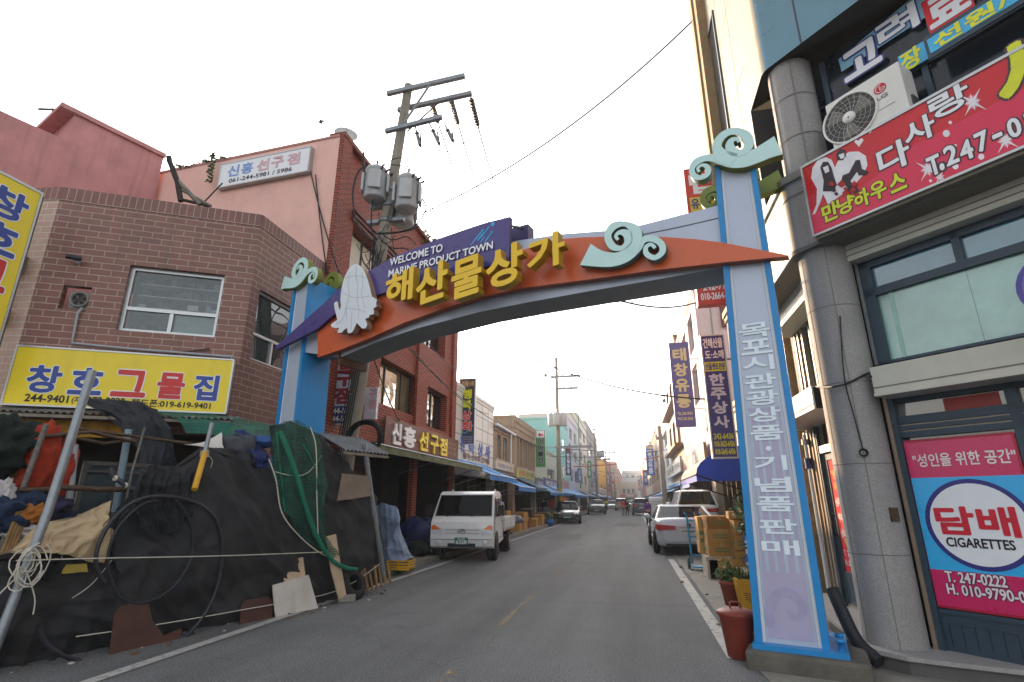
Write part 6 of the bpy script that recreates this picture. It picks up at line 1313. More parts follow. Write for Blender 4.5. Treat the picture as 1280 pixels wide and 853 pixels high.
m = MB(); vtext(m, '달성유통', fr, u0 + .15, u1 - .15, v1 - .5, v0 + .1, .01, sw, bold=1.3); m.fbox(fr, u0, u1, v1 - .4, v1 - .1, 0, .01, gld); m.build('lettering', s)
s, fr, u0, u1, v0, v1 = vsign('small far blue sign below and left of the bright blue vertical sign', 97, ((803.5, 804.5), 588, (809, 809.5), 607), brb, side=red)
m = MB(); vtext(m, '해성', fr, u0 + .15, u1 - .15, v1 - .3, v0 + .5, .01, sw, bold=1.3); m.build('lettering', s)
s, fr, u0, u1, v0, v1 = vsign('tall red sign with phone numbers and a yellow patch behind the right gate pillar', 9.75, ((858, 872), 211, (905, 924), 378), M('sign_tomato', (196, 52, 40), rough=.35, var=.06), side=M('sign_tomato'))
m = MB(); W_ = u1 - u0
text(m, '242-7774', fr, u0 + .13 * W_, u1 - .1 * W_, v0 + .25, v0 + .40, .004, sw, bold=.8); text(m, '010-2664-9800', fr, u0 + .05 * W_, u1 - .04 * W_, v0 + .06, v0 + .20, .004, sw, bold=.7)
yq = fr.uv(875, 262)[1]; m.fbox(fr, u0 + .03, u1 - .03, yq - .1, yq + .28, .0, .004, M('sign_mustard', (206, 186, 50))); text(m, '유', fr, u0 + .05, u0 + .2, yq + .02, yq + .24, .007, navy, bold=1); text(m, '통', fr, u0 + .27, u0 + .42, yq + .02, yq + .24, .007, navy, bold=1); text(m, '탑', fr, u0 + .06, u1 - .06, yq + .36, v1 - .1, .004, sw, bold=1)
m.build('lettering', s)
s, fr, u0, u1, v0, v1 = vsign('black vertical sign with green and red hangul on the white tiled house', 20.6, ((575, 573), 474, (593.5, 592.5), 555), slate, side=white)
m = MB(); H_ = v1 - v0; W_ = u1 - u0; text(m, '건어물·소매', fr, u0 + .12 * W_, u1 - .1 * W_, v1 - .12 * H_, v1 - .03 * H_, .004, M('sign_dull_gold', (170, 160, 110)), bold=.5)
for i, (c_, mt) in enumerate((('행', lime), ('복', lime), ('상', M('sign_scarlet', (210, 50, 40))), ('회', M('sign_scarlet')))): text(m, c_, fr, u0 + .2 * W_, u1 - .2 * W_, v1 - (.31 + .165 * i) * H_, v1 - (.17 + .165 * i) * H_, .006, mt, bold=1.3, outline=sw if i > 1 else None, orad=.03)
m.ribbon(fr, [(u0 + .05, v0 + .42 * H_ * .6, .03), (u0 + W_ * .4, v0 + .16 * H_, .02), (u1 - .05, v0 + .28 * H_, .03)], 0, .003, M('sign_wave_blue', (90, 150, 190)))
m.fbox(fr, u0 + .02, u1 - .02, v0 + .02, v0 + .13 * H_, 0, .003, navy)
for k in range(3): text(m, 'T.244-8200', fr, u0 + .15 * W_, u1 - .1 * W_, v0 + (.02 + .035 * k) * H_, v0 + (.045 + .035 * k) * H_, .005, M('sign_dull_gold'), bold=.4)
m.build('lettering', s)
s, fr, u0, u1, v0, v1 = vsign('green vertical sign with dark hangul and a red fish on the taupe house', 37.5, ((670, 669.5), 538, (681.5, 681.5), 584), grn, side=white)
m = MB(); H_ = v1 - v0; m.fbox(fr, u0 + .05, u1 - .05, v1 - .2 * H_, v1 - .03, 0, .006, sw); m.fpoly(fr, [(u0 + .15, v1 - .3), (u0 + .3, v1 - .2), (u1 - .2, v1 - .32), (u1 - .12, v1 - .22), (u1 - .12, v1 - .45), (u1 - .22, v1 - .38), (u0 + .3, v1 - .45)], .006, .01, red); vtext(m, '어현물산', fr, u0 + .12, u1 - .12, v1 - .21 * H_, v0 + .1 * H_, .01, blk, bold=1.5, outline=sw, orad=.03); m.build('lettering', s)
s, fr, u0, u1, v0, v1 = vsign('dark violet vertical sign with white hangul right of the second utility pole', 52, ((707, 707), 560, (713.5, 713.5), 594), M('sign_dark_violet', (56, 46, 100), rough=.4), side=alu)
m = MB(); vtext(m, '한일유통', fr, u0 + .12, u1 - .12, v1 - .5, v0 + .1, .01, sw, bold=1.3); m.fbox(fr, u0, u1, v1 - .45, v1 - .02, 0, .01, M('sign_brownred', (120, 70, 60))); m.build('lettering', s)
for lb_, Y, q, mt, tx in (('pale blue vertical sign on the grey house beyond the dark violet sign', 68, ((722, 722), 586, (727, 727), 603), M('sign_pale_blue', (120, 136, 176)), '수협'), ('small green vertical sign below the long green strip', 84, ((734.5, 734.5), 577, (739, 739), 597), grn, '만물'), ('far red vertical sign near the orange house', 160, ((765, 765), 591, (767.5, 767.5), 604), red, '회')):
    s, fr, u0, u1, v0, v1 = vsign(lb_, Y, q, mt, side=mt); m = MB(); vtext(m, tx, fr, u0 + .15, u1 - .15, v1 - .2, v0 + .2, .01, sw, bold=1.3); m.build('lettering', s)
for lb_, Y, x0, x1, yt, yb, mt, tx in (('far white vertical sign on the left before the ochre yellow house', 100, 741, 744.5, 588, 606, sw, '횟집'), ('far navy vertical sign right of the ochre yellow house', 130, 758.8, 761.5, 592, 608, navy, '어구'), ('far yellow sign low on the left near the orange house', 170, 769, 771.5, 600, 612, M('sign_yellow_far', (206, 180, 60)), '활어'), ('far white sign on the right just past the small far blue sign', 118, 800, 803, 594, 608, sw, '선구'), ('far red sign low on the right near the street end', 150, 797.5, 800, 600, 613, red, '상회')):
    s, fr, u0, u1, v0, v1 = vsign(lb_, Y, ((x0, x0), yt, (x1, x1), yb), mt, side=mt); m = MB(); vtext(m, tx, fr, u0 + .15, u1 - .15, v1 - .2, v0 + .2, .01, navy if mt is sw else sw, bold=1.3); m.build('lettering', s)
def fsign(label, fr, u0, u1, v0, v1, bgm, items, name='fascia_board', th=.12):
    s = thing(name, label, 'sign', fr.P((u0 + u1) / 2, v0)); MB().fbox(fr, u0, u1, v0, v1, 0, th, bgm).build('panel', s); m = MB()
    for tx, a, b, c, d, mt, bo in items: text(m, tx, fr, u0 + a * (u1 - u0), u0 + b * (u1 - u0), v0 + c * (v1 - v0), v0 + d * (v1 - v0), th + .006, mt, bold=bo)
    m.build('lettering', s); m = MB(); m.fbox(fr, u0 - .04, u1 + .04, v1, v1 + .05, -.0, th + .02, alu); m.fbox(fr, u0 - .04, u1 + .04, v0 - .05, v0, -.0, th + .02, alu); m.build('frame', s); return s
def rcw(fr, x0, x1, yb0, yt0): return fr.uv(x0, yb0)[0], fr.uv(x1, yb0)[0], fr.uv(x0, yb0)[1], fr.uv(x0, yt0)[1]
Fo = LF.off(.12)
q = rcw(Fo, 620, 642, 585, 575); fsign('cream shop board with four navy hangul on the low brown house', LF, *q, M('cream_board', (206, 196, 170)), [('대한수산', .08, .92, .15, .7, navy, 1.2)])
q = rcw(Fo, 646.5, 668, 599, 585); fsign('yellow green shop board with red and olive hangul on the taupe house', LF, *q, M('yellow_green_board', (176, 178, 110)), [('신흥', .08, .42, .4, .88, M('board_pinkred', (196, 90, 80)), 1), ('건어물', .46, .94, .4, .85, M('board_olive', (90, 100, 40)), 1), ('도·소매 242-4545', .1, .9, .1, .28, M('board_olive'), .6)])
q = rcw(Fo, 681, 697, 609, 597.5); fsign('navy shop board with white hangul on the pale green house', LF, *q, navy, [('영암상', .08, .92, .2, .78, sw, 1.3)])
q = rcw(Fo, 669.5, 680.5, 609, 597); fsign('dark picture board of fish beside the navy shop board', LF, *q, M('fish_picture', (96, 110, 126), var=.6, scale=3), [('생선', .2, .8, .3, .7, lnv, .5)])
q = rcw(Fo, 703, 712, 611, 600); fsign('grey pink shop board above the second blue awning pair', LF, *q, M('grey_pink_board', (170, 150, 144)), [('한일', .2, .8, .25, .75, M('board_pinkred'), 1)])
q = rcw(Fo, 750, 758, 616, 610); fsign('white shop board under the ochre yellow house', LF, *q, sw, [('○○상회'.replace('○', '동'), .1, .9, .2, .8, navy, 1)])
R2 = RF(3.18); Ro = RF(3.06)
a = Ro.uv(853, 573); b = Ro.uv(877, 570); v0 = Ro.uv(865, 593)[1]; v1 = Ro.uv(865, 565)[1]
fsign('grey brown shop board with pale hangul on the pale pink block', R2, a[0], -23.7, v0, v1, M('grey_brown_board', (122, 108, 96), var=.1), [('태창유통', .22, .66, .25, .8, M('board_pale', (190, 184, 176)), 1.3), ('●', .06, .14, .3, .7, red, 0)])
a = Ro.uv(833, 590); b = Ro.uv(851, 590); v0 = Ro.uv(842, 594)[1]; v1 = Ro.uv(842, 578)[1]
fsign('whitish shop board with dark hangul on the brown tiled house', R2, a[0], b[0], v0, v1, M('whitish_board', (190, 184, 176), var=.1), [('대양유통', .06, .6, .2, .8, blk, 1.3), ('건해산물', .66, .95, .25, .75, M('grey_brown_board'), .6)])
WF = Fr((0, 13.98), 0); u0, u1, v0, v1 = WF.rc(894, 574, 921, 591)
v0, v1 = atX(900, 590, 3.2).z, atX(900, 573, 3.2).z
fsign('white shop board with black brush hangul above the blue barrel awning', R3, -22.6, -14.4, v0 - .1, v1 + .1, sw, [('성광상회', .08, .92, .2, .8, blk, 1.2)])
FE = Fr((0, 23.57), 0); u0, u1, v0, v1 = FE.rc(900, 392, 925, 408); m = MB(); m.fbox(FE, u0, u1 + .6, v0, v1 + .6, .0, .1, M('maroon_panel', (90, 30, 34))); tag(m.build('maroon_sign', origin=True), 'plain maroon sign high on the pale pink flank wall', 'sign')
# ================================================================== awnings along the street
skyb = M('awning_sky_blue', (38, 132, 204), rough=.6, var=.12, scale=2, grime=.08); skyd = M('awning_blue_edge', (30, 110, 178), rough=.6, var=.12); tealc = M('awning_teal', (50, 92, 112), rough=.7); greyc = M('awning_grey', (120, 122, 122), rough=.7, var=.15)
ga = 'blue awnings over the shops'
for i, (x0, x1, yb, out, mt, mv, lb_) in enumerate(((612, 646, 596, 1.6, skyb, skyd, 'first sky blue awning, on the white tiled and brown houses'), (648.6, 670, 611, 1.6, skyb, skyd, 'second sky blue awning, lower, under the yellow green board'), (671, 684, 611, 1.4, tealc, tealc, 'dull teal awning under the fish picture board'), (688, 703, 617, 1.5, skyb, skyd, 'sky blue awning left of the second utility pole foot'), (704, 717, 617.5, 1.5, skyb, skyd, 'sky blue awning right of the second utility pole'), (719, 735, 620, 1.5, skyb, skyd, 'long sky blue awning below the bluish white tower'), (738, 747, 621, 1.5, tealc, skyd, 'blue and teal awning by the third utility pole'), (749, 757, 621, 1.5, skyb, skyd, 'small far sky blue awning before the ochre yellow house'), (760, 768, 622.5, 1.5, skyb, skyd, 'farthest small blue awning on the left side'))):
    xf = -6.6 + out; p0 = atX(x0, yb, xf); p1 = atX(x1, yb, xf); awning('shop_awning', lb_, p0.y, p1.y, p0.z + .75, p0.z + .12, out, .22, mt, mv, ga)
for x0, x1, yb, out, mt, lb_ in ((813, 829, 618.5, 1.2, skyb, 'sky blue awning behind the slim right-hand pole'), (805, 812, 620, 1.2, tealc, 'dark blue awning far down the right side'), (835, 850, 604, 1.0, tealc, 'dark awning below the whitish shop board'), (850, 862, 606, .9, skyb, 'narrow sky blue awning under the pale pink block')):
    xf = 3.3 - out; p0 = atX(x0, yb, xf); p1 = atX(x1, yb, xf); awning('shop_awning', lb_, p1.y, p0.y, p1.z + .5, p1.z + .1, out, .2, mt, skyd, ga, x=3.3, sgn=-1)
# barrel awning on the right
s = thing('barrel_awning', 'royal blue barrel awning with a faded grey top above the stacked cartons', 'awning', (2.4, 16, 2.0)); ry = M('awning_royal', (20, 72, 184), rough=.65, var=.15); fad = M('awning_faded_top', (126, 122, 120), rough=.8, var=.2)
xa, xb, ya, yb_ = 3.28, 1.58, 14.1, 18.4; zb0 = 2.0; m = MB(); n = 8
arcp = [(xa + (xb - xa) * math.sin(t * math.pi / 2 / n), zb0 + .12 + .72 * math.cos(t * math.pi / 2 / n)) for t in range(n + 1)]
for i in range(n):
    for k in range(8):
        y0, y1 = ya + (yb_ - ya) * k / 8, ya + (yb_ - ya) * (k + 1) / 8; m.face([(arcp[i][0], y0, arcp[i][1]), (arcp[i + 1][0], y0, arcp[i + 1][1]), (arcp[i + 1][0], y1, arcp[i + 1][1]), (arcp[i][0], y1, arcp[i][1])], fad if i > 2 else ry, True)
m.build('canvas', s); m = MB(); m.face([(xa, ya, zb0 + .12)] + [(p[0], ya, p[1]) for p in arcp], ry); m.face([(xa, ya, zb0 - .05), (xb, ya, zb0 - .05), (xb, ya, zb0 + .12), (xa, ya, zb0 + .12)], ry); m.face([(xb, ya, zb0 - .05), (xb, yb_, zb0 - .05), (xb, yb_, zb0 + .12), (xb, ya, zb0 + .12)], ry); m.build('valance', s)
m = MB(); m.tube([(xb, ya, zb0 + .1), (xa, ya, zb0 - .5)], .02, black); m.tube([(xb, yb_, zb0 + .1), (xa, yb_, zb0 - .5)], .02, black); m.tube([(xb, ya, zb0 + .11), (xb, yb_, zb0 + .11)], .02, black); m.build('arm', s)
# ================================================================== poles down the street
def pole_(label, x, y, h, r, arms=(), trs=(), lean=0):
    s = thing('utility_pole', label, 'utility pole', (x, y, 0)); MB().tube([(x, y, 0), (x + lean, y, h)], r, pconc, 10, r * .6).build('shaft', s)
    for z, a, b in arms: m = MB(); m.wbox(x + a, x + b, y - .08, y + .08, z - .09, z + .09, steel); [m.lathe((x + a + (b - a) * t, y, z + .05), [(.04, 0), (.06, .06), (.03, .14), (.05, .18), (.01, .22)], ins, 6) for t in (.06, .4, .7, .95)]; m.build('crossarm', s)
    for dx, dy, z in trs: m = MB(); m.lathe((x + dx, y + dy, z), [(.02, 0), (.30, 0), (.33, .05), (.33, .95), (.22, 1.02), (.05, 1.06), (.05, 1.25), (.01, 1.3)], trg, 12); m.build('transformer', s)
    return s
pz = lambda x, y, Y: atY(x, y, Y).z
pX = atY(698, 560, 41).x
p2 = pole_('second utility pole with paired transformers on the left past the taupe house', pX, 41, pz(694, 447, 41), .2, ((pz(700, 471, 41), -.5, 1.9), (pz(700, 486, 41), -.1, 1.7), (pz(700, 559, 41), -.3, 2.6)), ((-.42, -.1, pz(694, 533, 41)), (.42, -.1, pz(703, 533, 41)), (0, -.45, pz(700, 533, 41))))
m = MB(); x_ = atY(682, 470, 41).x; m.tube([(pX, 41, pz(690, 475, 41)), (x_, 40.9, pz(682, 470, 41))], .03, steel); m.lathe((x_, 40.9, pz(682, 472, 41)), [(.05, 0), (.16, .05), (.16, .2), (.05, .3)], steel, 10); m.build('lamp', p2)
m = MB(); zz = atY(700, 618, 40.8).z; m.lathe((pX, 41, zz - .5), [(.205, 0), (.205, .9)], M('pole_yellow_wrap', (190, 160, 50)), 12); m.lathe((pX, 41, zz - .9), [(.208, 0), (.208, .35)], sw, 12); m.build('wrap', p2)
m = MB(); m.wbox(pX - .75, pX - .3, 40.7, 40.75, .9, 1.6, M('board_orange', (200, 84, 36))); m.wbox(pX + .25, pX + .6, 40.7, 40.75, 1.2, 1.7, M('board_orange')); tag(m.build('notice_board', origin=True), 'orange notice tied to the foot of the second utility pole', 'notice')
Y3 = 78; x3 = atY(745.5, 600, Y3).x; pole_('third utility pole in front of the tallest warm white house', x3, Y3, pz(745, 534, Y3), .2, ((pz(745, 537, Y3), -.2, 2.2), (pz(745, 575, Y3), -.3, 2.0)), ((.6, 0, pz(750, 573, Y3)), (1.0, 0, pz(750, 572, Y3))))
for x_, Yk, yt, lb_ in ((758.5, 120, 564, 'thin far pole left of the far orange house'), (763.5, 140, 565, 'far pole with two crossarms beside the red brick house'), (768, 180, 582, 'farthest slim pole near the street end')):
    xx = atY(x_, 600, Yk).x; z = pz(x_, yt, Yk); pole_(lb_, xx, Yk, z, .22, ((z - .4, -.6, 2.2), (z - 1.6, -.6, 1.6)))
Yp = 33; xr_ = atY(831, 620, Yp).x; pole_('slim right-hand utility pole in front of the grey white house', xr_, Yp, pz(822, 533, Yp), .17, ((pz(822, 548, Yp), -.25, .25),), ())
v = MB(); q = Vector((3.4, 47.2, seg[0][2] + .3)); leaves(v, q, (.5, .5, .6), 120, .14, 33); v.tube([q - Vector((0, 0, .6)), q], .05, leaf2); tag(v.build('roof_shrub', origin=True), 'small shrub growing on the grey white roof behind the slim pole', 'plant')
rw = M('red_wire', (170, 60, 50), rough=.6)
cable('reddish bunting wire across the far street between the houses', LF.P(62, 5.2, .2), RF(3.3).P(-62, 6.2, .1), .25, .03, mt=rw); cable('thick dark cable from the second pole across to the bright blue sign', (pX, 41, pz(700, 560, 41)), (3.2, 65, 7.0), .2, .02)
for i, (z0, z1, lb_) in enumerate(((9.3, 8.6, 'upper line wire between the second and third poles'), (8.5, 8.0, 'lower line wire between the second and third poles'), (5.2, 5.0, 'low telephone wire between the second and third poles'))): cable(lb_, (pX + .8, 41, z0), (x3 + .6, Y3, z1), .5, .015)
for i, (yy, zz_, lb_) in enumerate(((30, 5.2, 'pale service wire from the second pole to the low brown house'), (38, 4.6, 'pale service wire from the second pole to the green sign'), (48, 4.4, 'service wire from the second pole to the grey white narrow house'))): cable(lb_, (pX, 41, 5.4), LF.P(yy, zz_, .1), .25, .014, mt=M('pale_cable', (150, 146, 136)))
# goods on the pavement
gg = 'goods set out under the left awnings'; basket = M('wicker', (150, 106, 54), rough=.85, var=.3, scale=14, bump=.3); blub = M('fish_bag', (96, 104, 116), rough=.4, var=.4)
rn = random.Random(21); nm = 0
lbls = ['ochre fish box with rope, nearest the white truck bed', 'tall wicker basket second from the truck', 'stack of two ochre fish boxes before the brown house', 'grey bag of dried fish on an ochre box', 'upright ochre box beside the grey fish bag', 'wide wicker basket under the first blue awning', 'low ochre box with a white lid by the kerb', 'dark box at the back under the second awning', 'ochre fish box nearest the low table']
for i, (x, y, h, wx, kind) in enumerate(((-5.55, 21.0, .6, .6, 0), (-5.6, 22.6, .85, .6, 1), (-5.7, 24.0, .9, .55, 0), (-5.5, 25.4, .6, .7, 2), (-5.45, 26.8, .8, .5, 0), (-5.6, 28.2, .5, .8, 1), (-5.45, 29.8, .4, .6, 0), (-5.9, 31.0, .9, .6, 3), (-5.5, 32.3, .55, .6, 0))):
    t = thing('fish_box' if kind in (0, 3) else 'basket' if kind == 1 else 'sack', lbls[i], 'box' if kind in (0, 3) else 'basket' if kind == 1 else 'sack', (x, y, .12), gg); m = MB()
    if kind in (0, 3):
        k_ = 2 if h > .7 else 1
        for j in range(k_): m.obox((x + .02 * j, y, .12 + j * h / k_), (wx, .9, h / k_ - .02), carton if kind == 0 else shade, rn.uniform(-8, 8))
        m.build('box', t); m = MB(); m.obox((x, y, .12 + h - .015), (wx * 1.05, .95, .04), cartonS if kind == 0 else greyc, 2); m.build('lid', t)
    elif kind == 1:
        m.lathe((x, y, .12), [(.01, 0), (wx * .42, 0), (wx * .55, h), (wx * .58, h + .02), (wx * .5, h), (wx * .4, h * .9), (.01, h * .88)], basket, 18); m.build('body', t); m = MB(); m.blob((x, y, .12 + h * .95), (wx * .42, wx * .42, .12), M('dried_fish', (140, 120, 84), rough=.7, var=.5, scale=20), .4, 5, i); m.build('contents', t)
    else:
        m.obox((x, y, .12), (wx, .9, .35), carton, 3); m.build('box', t); m = MB(); m.blob((x, y, .12 + .5), (.4, .5, .22), blub, .4, 3, 4); m.build('bag', t)
t = thing('low_table', 'low wooden display table on the left pavement before the black saloon', 'table', (-5.6, 35.5, .12)); m = MB(); m.wbox(-6.3, -4.95, 34.4, 36.8, .68, .74, M('bare_wood', (128, 102, 70), rough=.8, var=.25)); m.build('top', t)
for x in (-6.2, -5.05):
    for y in (34.5, 36.7): MB().wbox(x - .04, x + .04, y - .04, y + .04, .12, .68, M('bare_wood')).build('leg', t)
c = Vector((-5.0, 33.4, 0)); t = thing('potted_plant', 'small green plant in a blue tub below the low display table', 'plant', c); m = MB(); m.lathe(c, [(.01, 0), (.2, 0), (.26, .4), (.22, .38), (.01, .36)], M('tub_blue', (40, 90, 150)), 14); m.build('tub', t); m = MB(); leaves(m, c + Vector((0, 0, .6)), (.28, .28, .3), 120, .08, 44); m.build('foliage', t)

for i, (y0, y1, z0, z1, lb_) in enumerate(((44, 47, 5.0, 5.6, 'thin wire crossing the street just past the second pole'), (70, 72, 6.0, 6.4, 'thin wire crossing the street by the bright blue sign'), (95, 100, 6.5, 6.2, 'thin far wire crossing the street past the third pole'), (130, 128, 7.0, 6.8, 'farthest thin wire crossing the street'))): cable(lb_, LF.P(y0, z0, .1), RF(3.3).P(-y1, z1, .1), .3, .014)
# ================================================================== vehicles
tyre = M('tyre_rubber', (26, 26, 27), rough=.85, var=.2); rimm = M('wheel_rim', (160, 162, 164), rough=.3, metal=.8); cgl = glass('car_glass', (9, 11, 12), rough=.02); cgl.node_tree.nodes['Principled BSDF'].inputs['Specular IOR Level'].default_value = .3; cgl.node_tree.nodes['Principled BSDF'].inputs['IOR'].default_value = 1.4; chrome = M('chrome', (190, 190, 190), rough=.15, metal=1, var=.02); lamp = M('headlamp_lens', (200, 206, 210), rough=.08, spec=.8, var=.05); tail = M('tail_lamp_red', (170, 20, 22), rough=.15, spec=.7, var=.05); amber = M('amber_lens', (224, 110, 30), rough=.15, var=.05); trimk = M('black_plastic_trim', (30, 30, 32), rough=.5); plw = M('plate_white', (200, 200, 196), rough=.4); plg = M('plate_green', (30, 110, 84), rough=.4)
def paint(nm, c): return M(nm, c, rough=.25, var=.04, coat=.7, spec=.5)
def wheel(par, x, y, r, w, side):
    m = MB(); m.lathe((x, y, r), [(.5 * r, -w / 2), (.9 * r, -w / 2), (r, -w * .35), (r, w * .35), (.9 * r, w / 2), (.5 * r, w / 2)], tyre, 24, (0, 1, 0)); wh = m.build('wheel', par)
    m = MB(); s = side * w * .5; m.lathe((x, y + s * .92, r), [(.01, .02 * side), (.18 * r, .02 * side), (.2 * r, 0), (.6 * r, .0), (.66 * r, .02 * side), (.66 * r, -.03 * side)], rimm, 20, (0, 1, 0))
    for k in range(5): t = k * 1.2566; m.face([Vector((x + math.cos(t + a) * r * q, y + s * .92 + side * .004, r + math.sin(t + a) * r * q)) for a, q in ((-.2, .3), (-.25, .56), (.25, .56), (.2, .3))], trimk)
    m.build('rim', wh)
def car(label, loc, rotz, pt, L=4.7, W=1.8, H=1.46, kind='sedan', plate='', plate_m=None, cat='car', name='parked_car', rear=False):
    """x forward; lofted lower body, glass house with pillars, lamps, bumpers, wheels in arches"""
    s = thing(name, label, cat, (0, 0, 0)); hw = W / 2; h = L / 2; k = H / 1.46
    if kind == 'sedan':
        st = [(-h, .42, .84, .76), (-h + .06, .30, 1.0, .87), (-h + .25, .24, 1.06, .95), (-h + .8, .2, 1.06, .985), (-.7, .19, .99, 1), (.6, .19, .93, 1), (h - 1.35, .19, .91, .99), (h - .75, .2, .84, .965), (h - .3, .23, .74, .90), (h - .08, .3, .66, .82), (h, .40, .58, .74)]
        gx0, gx1, rx0, rx1 = -h + .8, h - 1.3, -h + 1.75, h - 2.05; bz = 1.0
    else:
        st = [(-h, .40, .95, .84), (-h + .06, .30, 1.02, .93), (-h + .3, .26, 1.05, .98), (-h + .9, .25, 1.05, 1), (0, .25, 1.03, 1), (h - 1.3, .25, 1.02, .99), (h - .7, .27, .97, .97), (h - .25, .3, .88, .91), (h - .05, .36, .78, .85), (h, .46, .68, .78)]
        gx0, gx1, rx0, rx1 = -h + .1, h - 1.15, -h + .35, h - 1.85; bz = 1.0
        if kind == 'van': gx0, gx1, rx0, rx1 = -h + .05, h - .7, -h + .2, h - 1.15
    m = MB(); rings = []
    for x, zl, zt, w in st:
        zl *= k; zt *= k; w *= hw; mid = zl * .45 + zt * .55
        half = [(0, zt + .02), (w * .55, zt + .015), (w * .88, zt - .01), (w * .96, zt - .05), (w * .99, zt - .12), (w, mid), (w * .99, zl + .16), (w * .95, zl + .05), (w * .85, zl), (0, zl)]
        rings.append([(x, y, z) for y, z in half] + [(x, -y, z) for y, z in half[-2:0:-1]])
    n = len(rings[0]); vs = [p for r in rings for p in r]
    m.mesh(vs, [(i * n + j, i * n + (j + 1) % n, (i + 1) * n + (j + 1) % n, (i + 1) * n + j) for i in range(len(rings) - 1) for j in range(n)], pt, True)
    m.face(rings[0], pt); m.face(rings[-1][::-1], pt); m.build('body', s)
    bz *= k; tz = H; bw, tw = hw * .93, hw * .70
    B = lambda x, y: Vector((x, y * bw, bz - .03)); T = lambda x, y: Vector((x, y * tw, tz - .06))
    m = MB(); q = [B(gx0, -1), B(gx1, -1), B(gx1, 1), B(gx0, 1)]; r = [T(rx0, -1), T(rx1, -1), T(rx1, 1), T(rx0, 1)]
    for i in range(4): m.face([q[i], q[(i + 1) % 4], r[(i + 1) % 4], r[i]], cgl)
    m.build('glass', s)
    m = MB(); R = [T(rx0 - .02, -1.03), T(rx1 + .03, -1.03), T(rx1 + .03, 1.03), T(rx0 - .02, 1.03)]; up = Vector((0, 0, .045))
    c_ = Vector(((rx0 + rx1) / 2, 0, tz)); vs = R + [p.lerp(c_, .12) + up for p in R] + [c_ + Vector((0, 0, .0))]
    m.mesh(vs, [(0, 1, 5, 4), (1, 2, 6, 5), (2, 3, 7, 6), (3, 0, 4, 7), (4, 5, 6, 7)], pt, True)
    for i in range(4): m.tube([q[i], r[i]], .045, pt, 6)
    for i in (0, 2): m.tube([q[i], q[i + 1]], .03, pt, 6); m.tube([r[i], r[i + 1]], .035, pt, 6)
    for y in (-1, 1):
        for t in ((.42, .45), (.78, .8) if kind == 'sedan' else (.72, .72)): m.tube([B(gx0 + (gx1 - gx0) * t[0], y), T(rx0 + (rx1 - rx0) * t[1], y)], .035, pt if kind != 'sedan' else trimk, 6)
    m.build('roof', s)
    wx = (h - .85, -h + .95); wr = .32 * (1.08 if kind != 'sedan' else 1)
    for x in wx:
        for sd in (-1, 1):
            y = sd * (hw - .1); m = MB(); m.lathe((x, sd * (hw * .985), wr + .02), [(.01, .012 * sd), (wr * 1.2, .012 * sd), (wr * 1.22, -.05 * sd)], black, 22, (0, 1, 0)); m.build('wheel_arch', s); wheel(s, x, y + sd * .06, wr, .2, sd)
    fz = .62 * k if kind == 'sedan' else .74 * k
    for sd in (-1, 1):
        m = MB(); m.hexa([(h - .28, sd * hw * .52, fz - .02), (h - .02, sd * hw * .50, fz - .06), (h - .06, sd * hw * .82, fz - .05), (h - .34, sd * hw * .92, fz), (h - .3, sd * hw * .52, fz + .1), (h - .06, sd * hw * .50, fz + .07), (h - .12, sd * hw * .8, fz + .08), (h - .38, sd * hw * .915, fz + .12)], lamp); m.build('headlight', s)
        m = MB(); rz = .78 * k if kind == 'sedan' else .86 * k; f0 = .40; m.hexa([(-h - .02, sd * hw * f0, rz - .04), (-h + .05, sd * hw * f0, rz - .04), (-h + .32, sd * hw * 1.0, rz - .02), (-h - .006, sd * hw * .9, rz - .06), (-h - .015, sd * hw * f0, rz + .07), (-h + .05, sd * hw * f0, rz + .07), (-h + .34, sd * hw * .985, rz + .11), (-h - .006, sd * hw * .905, rz + .1)], tail); m.build('tail_light', s)
        m = MB(); m.blob((gx1 - .35, sd * (hw + .09), bz + .05), (.07, .11, .08), pt, 0, 1, 0, 2); m.build('side_mirror', s)
    m = MB(); m.fbox(Fr((h, 0), 90), -hw * .42, hw * .42, fz - .12, fz + .05, -.1, .004, trimk); [m.fbox(Fr((h, 0), 90), -hw * .4, hw * .4, fz - .09 + .045 * i, fz - .075 + .045 * i, 0, .012, chrome) for i in range(3)]; m.build('grille', s)
    m = MB(); m.fbox(Fr((h, 0), 90), -hw * .7, hw * .7, .2, .3, -.2, -.02, trimk); m.fbox(Fr((-h, 0), -90), -hw * .72, hw * .72, .24, .33, -.2, -.04, trimk); m.build('lower_bumper', s)
    pm = plate_m or plw
    for fr, z in ((Fr((h, 0), 90), .42 * k), (Fr((-h, 0), -90), (.70 if kind == 'sedan' else .66) * k)):
        m = MB(); m.fbox(fr, -.26, .26, z - .06, z + .06, -.03, .018, pm)
        if plate: text(m, plate, fr, -.22, .22, z - .035, z + .035, .021, blk if pm is plw else sw, bold=.5)
        m.build('number_plate', s)
    m = MB(); m.fbox(Fr((-h, 0), -90), -hw * .3, hw * .3, (.80 if kind == 'sedan' else .95) * k, (.815 if kind == 'sedan' else .97) * k, -.05, .014, chrome)
    m.lathe((-h - .01, 0, .87 * k), [(.01, .012), (.05, .01), (.06, 0)], chrome, 14, (-1, 0, 0)); m.build('badge', s)
    s.location = loc; s.rotation_euler = (0, 0, rad(rotz)); return s
silver = paint('silver_paint', (186, 192, 200)); blackp = paint('black_paint', (22, 22, 28)); dkgrey = paint('dark_grey_paint', (66, 68, 74)); whitep = paint('car_white_paint', (214, 216, 218)); champ = paint('champagne_paint', (150, 146, 142))
car('silver saloon parked by the right kerb, seen from behind', (1.47, 18.9, 0), 91, silver, plate='15머 8875', L=4.8, W=1.83, H=1.37)
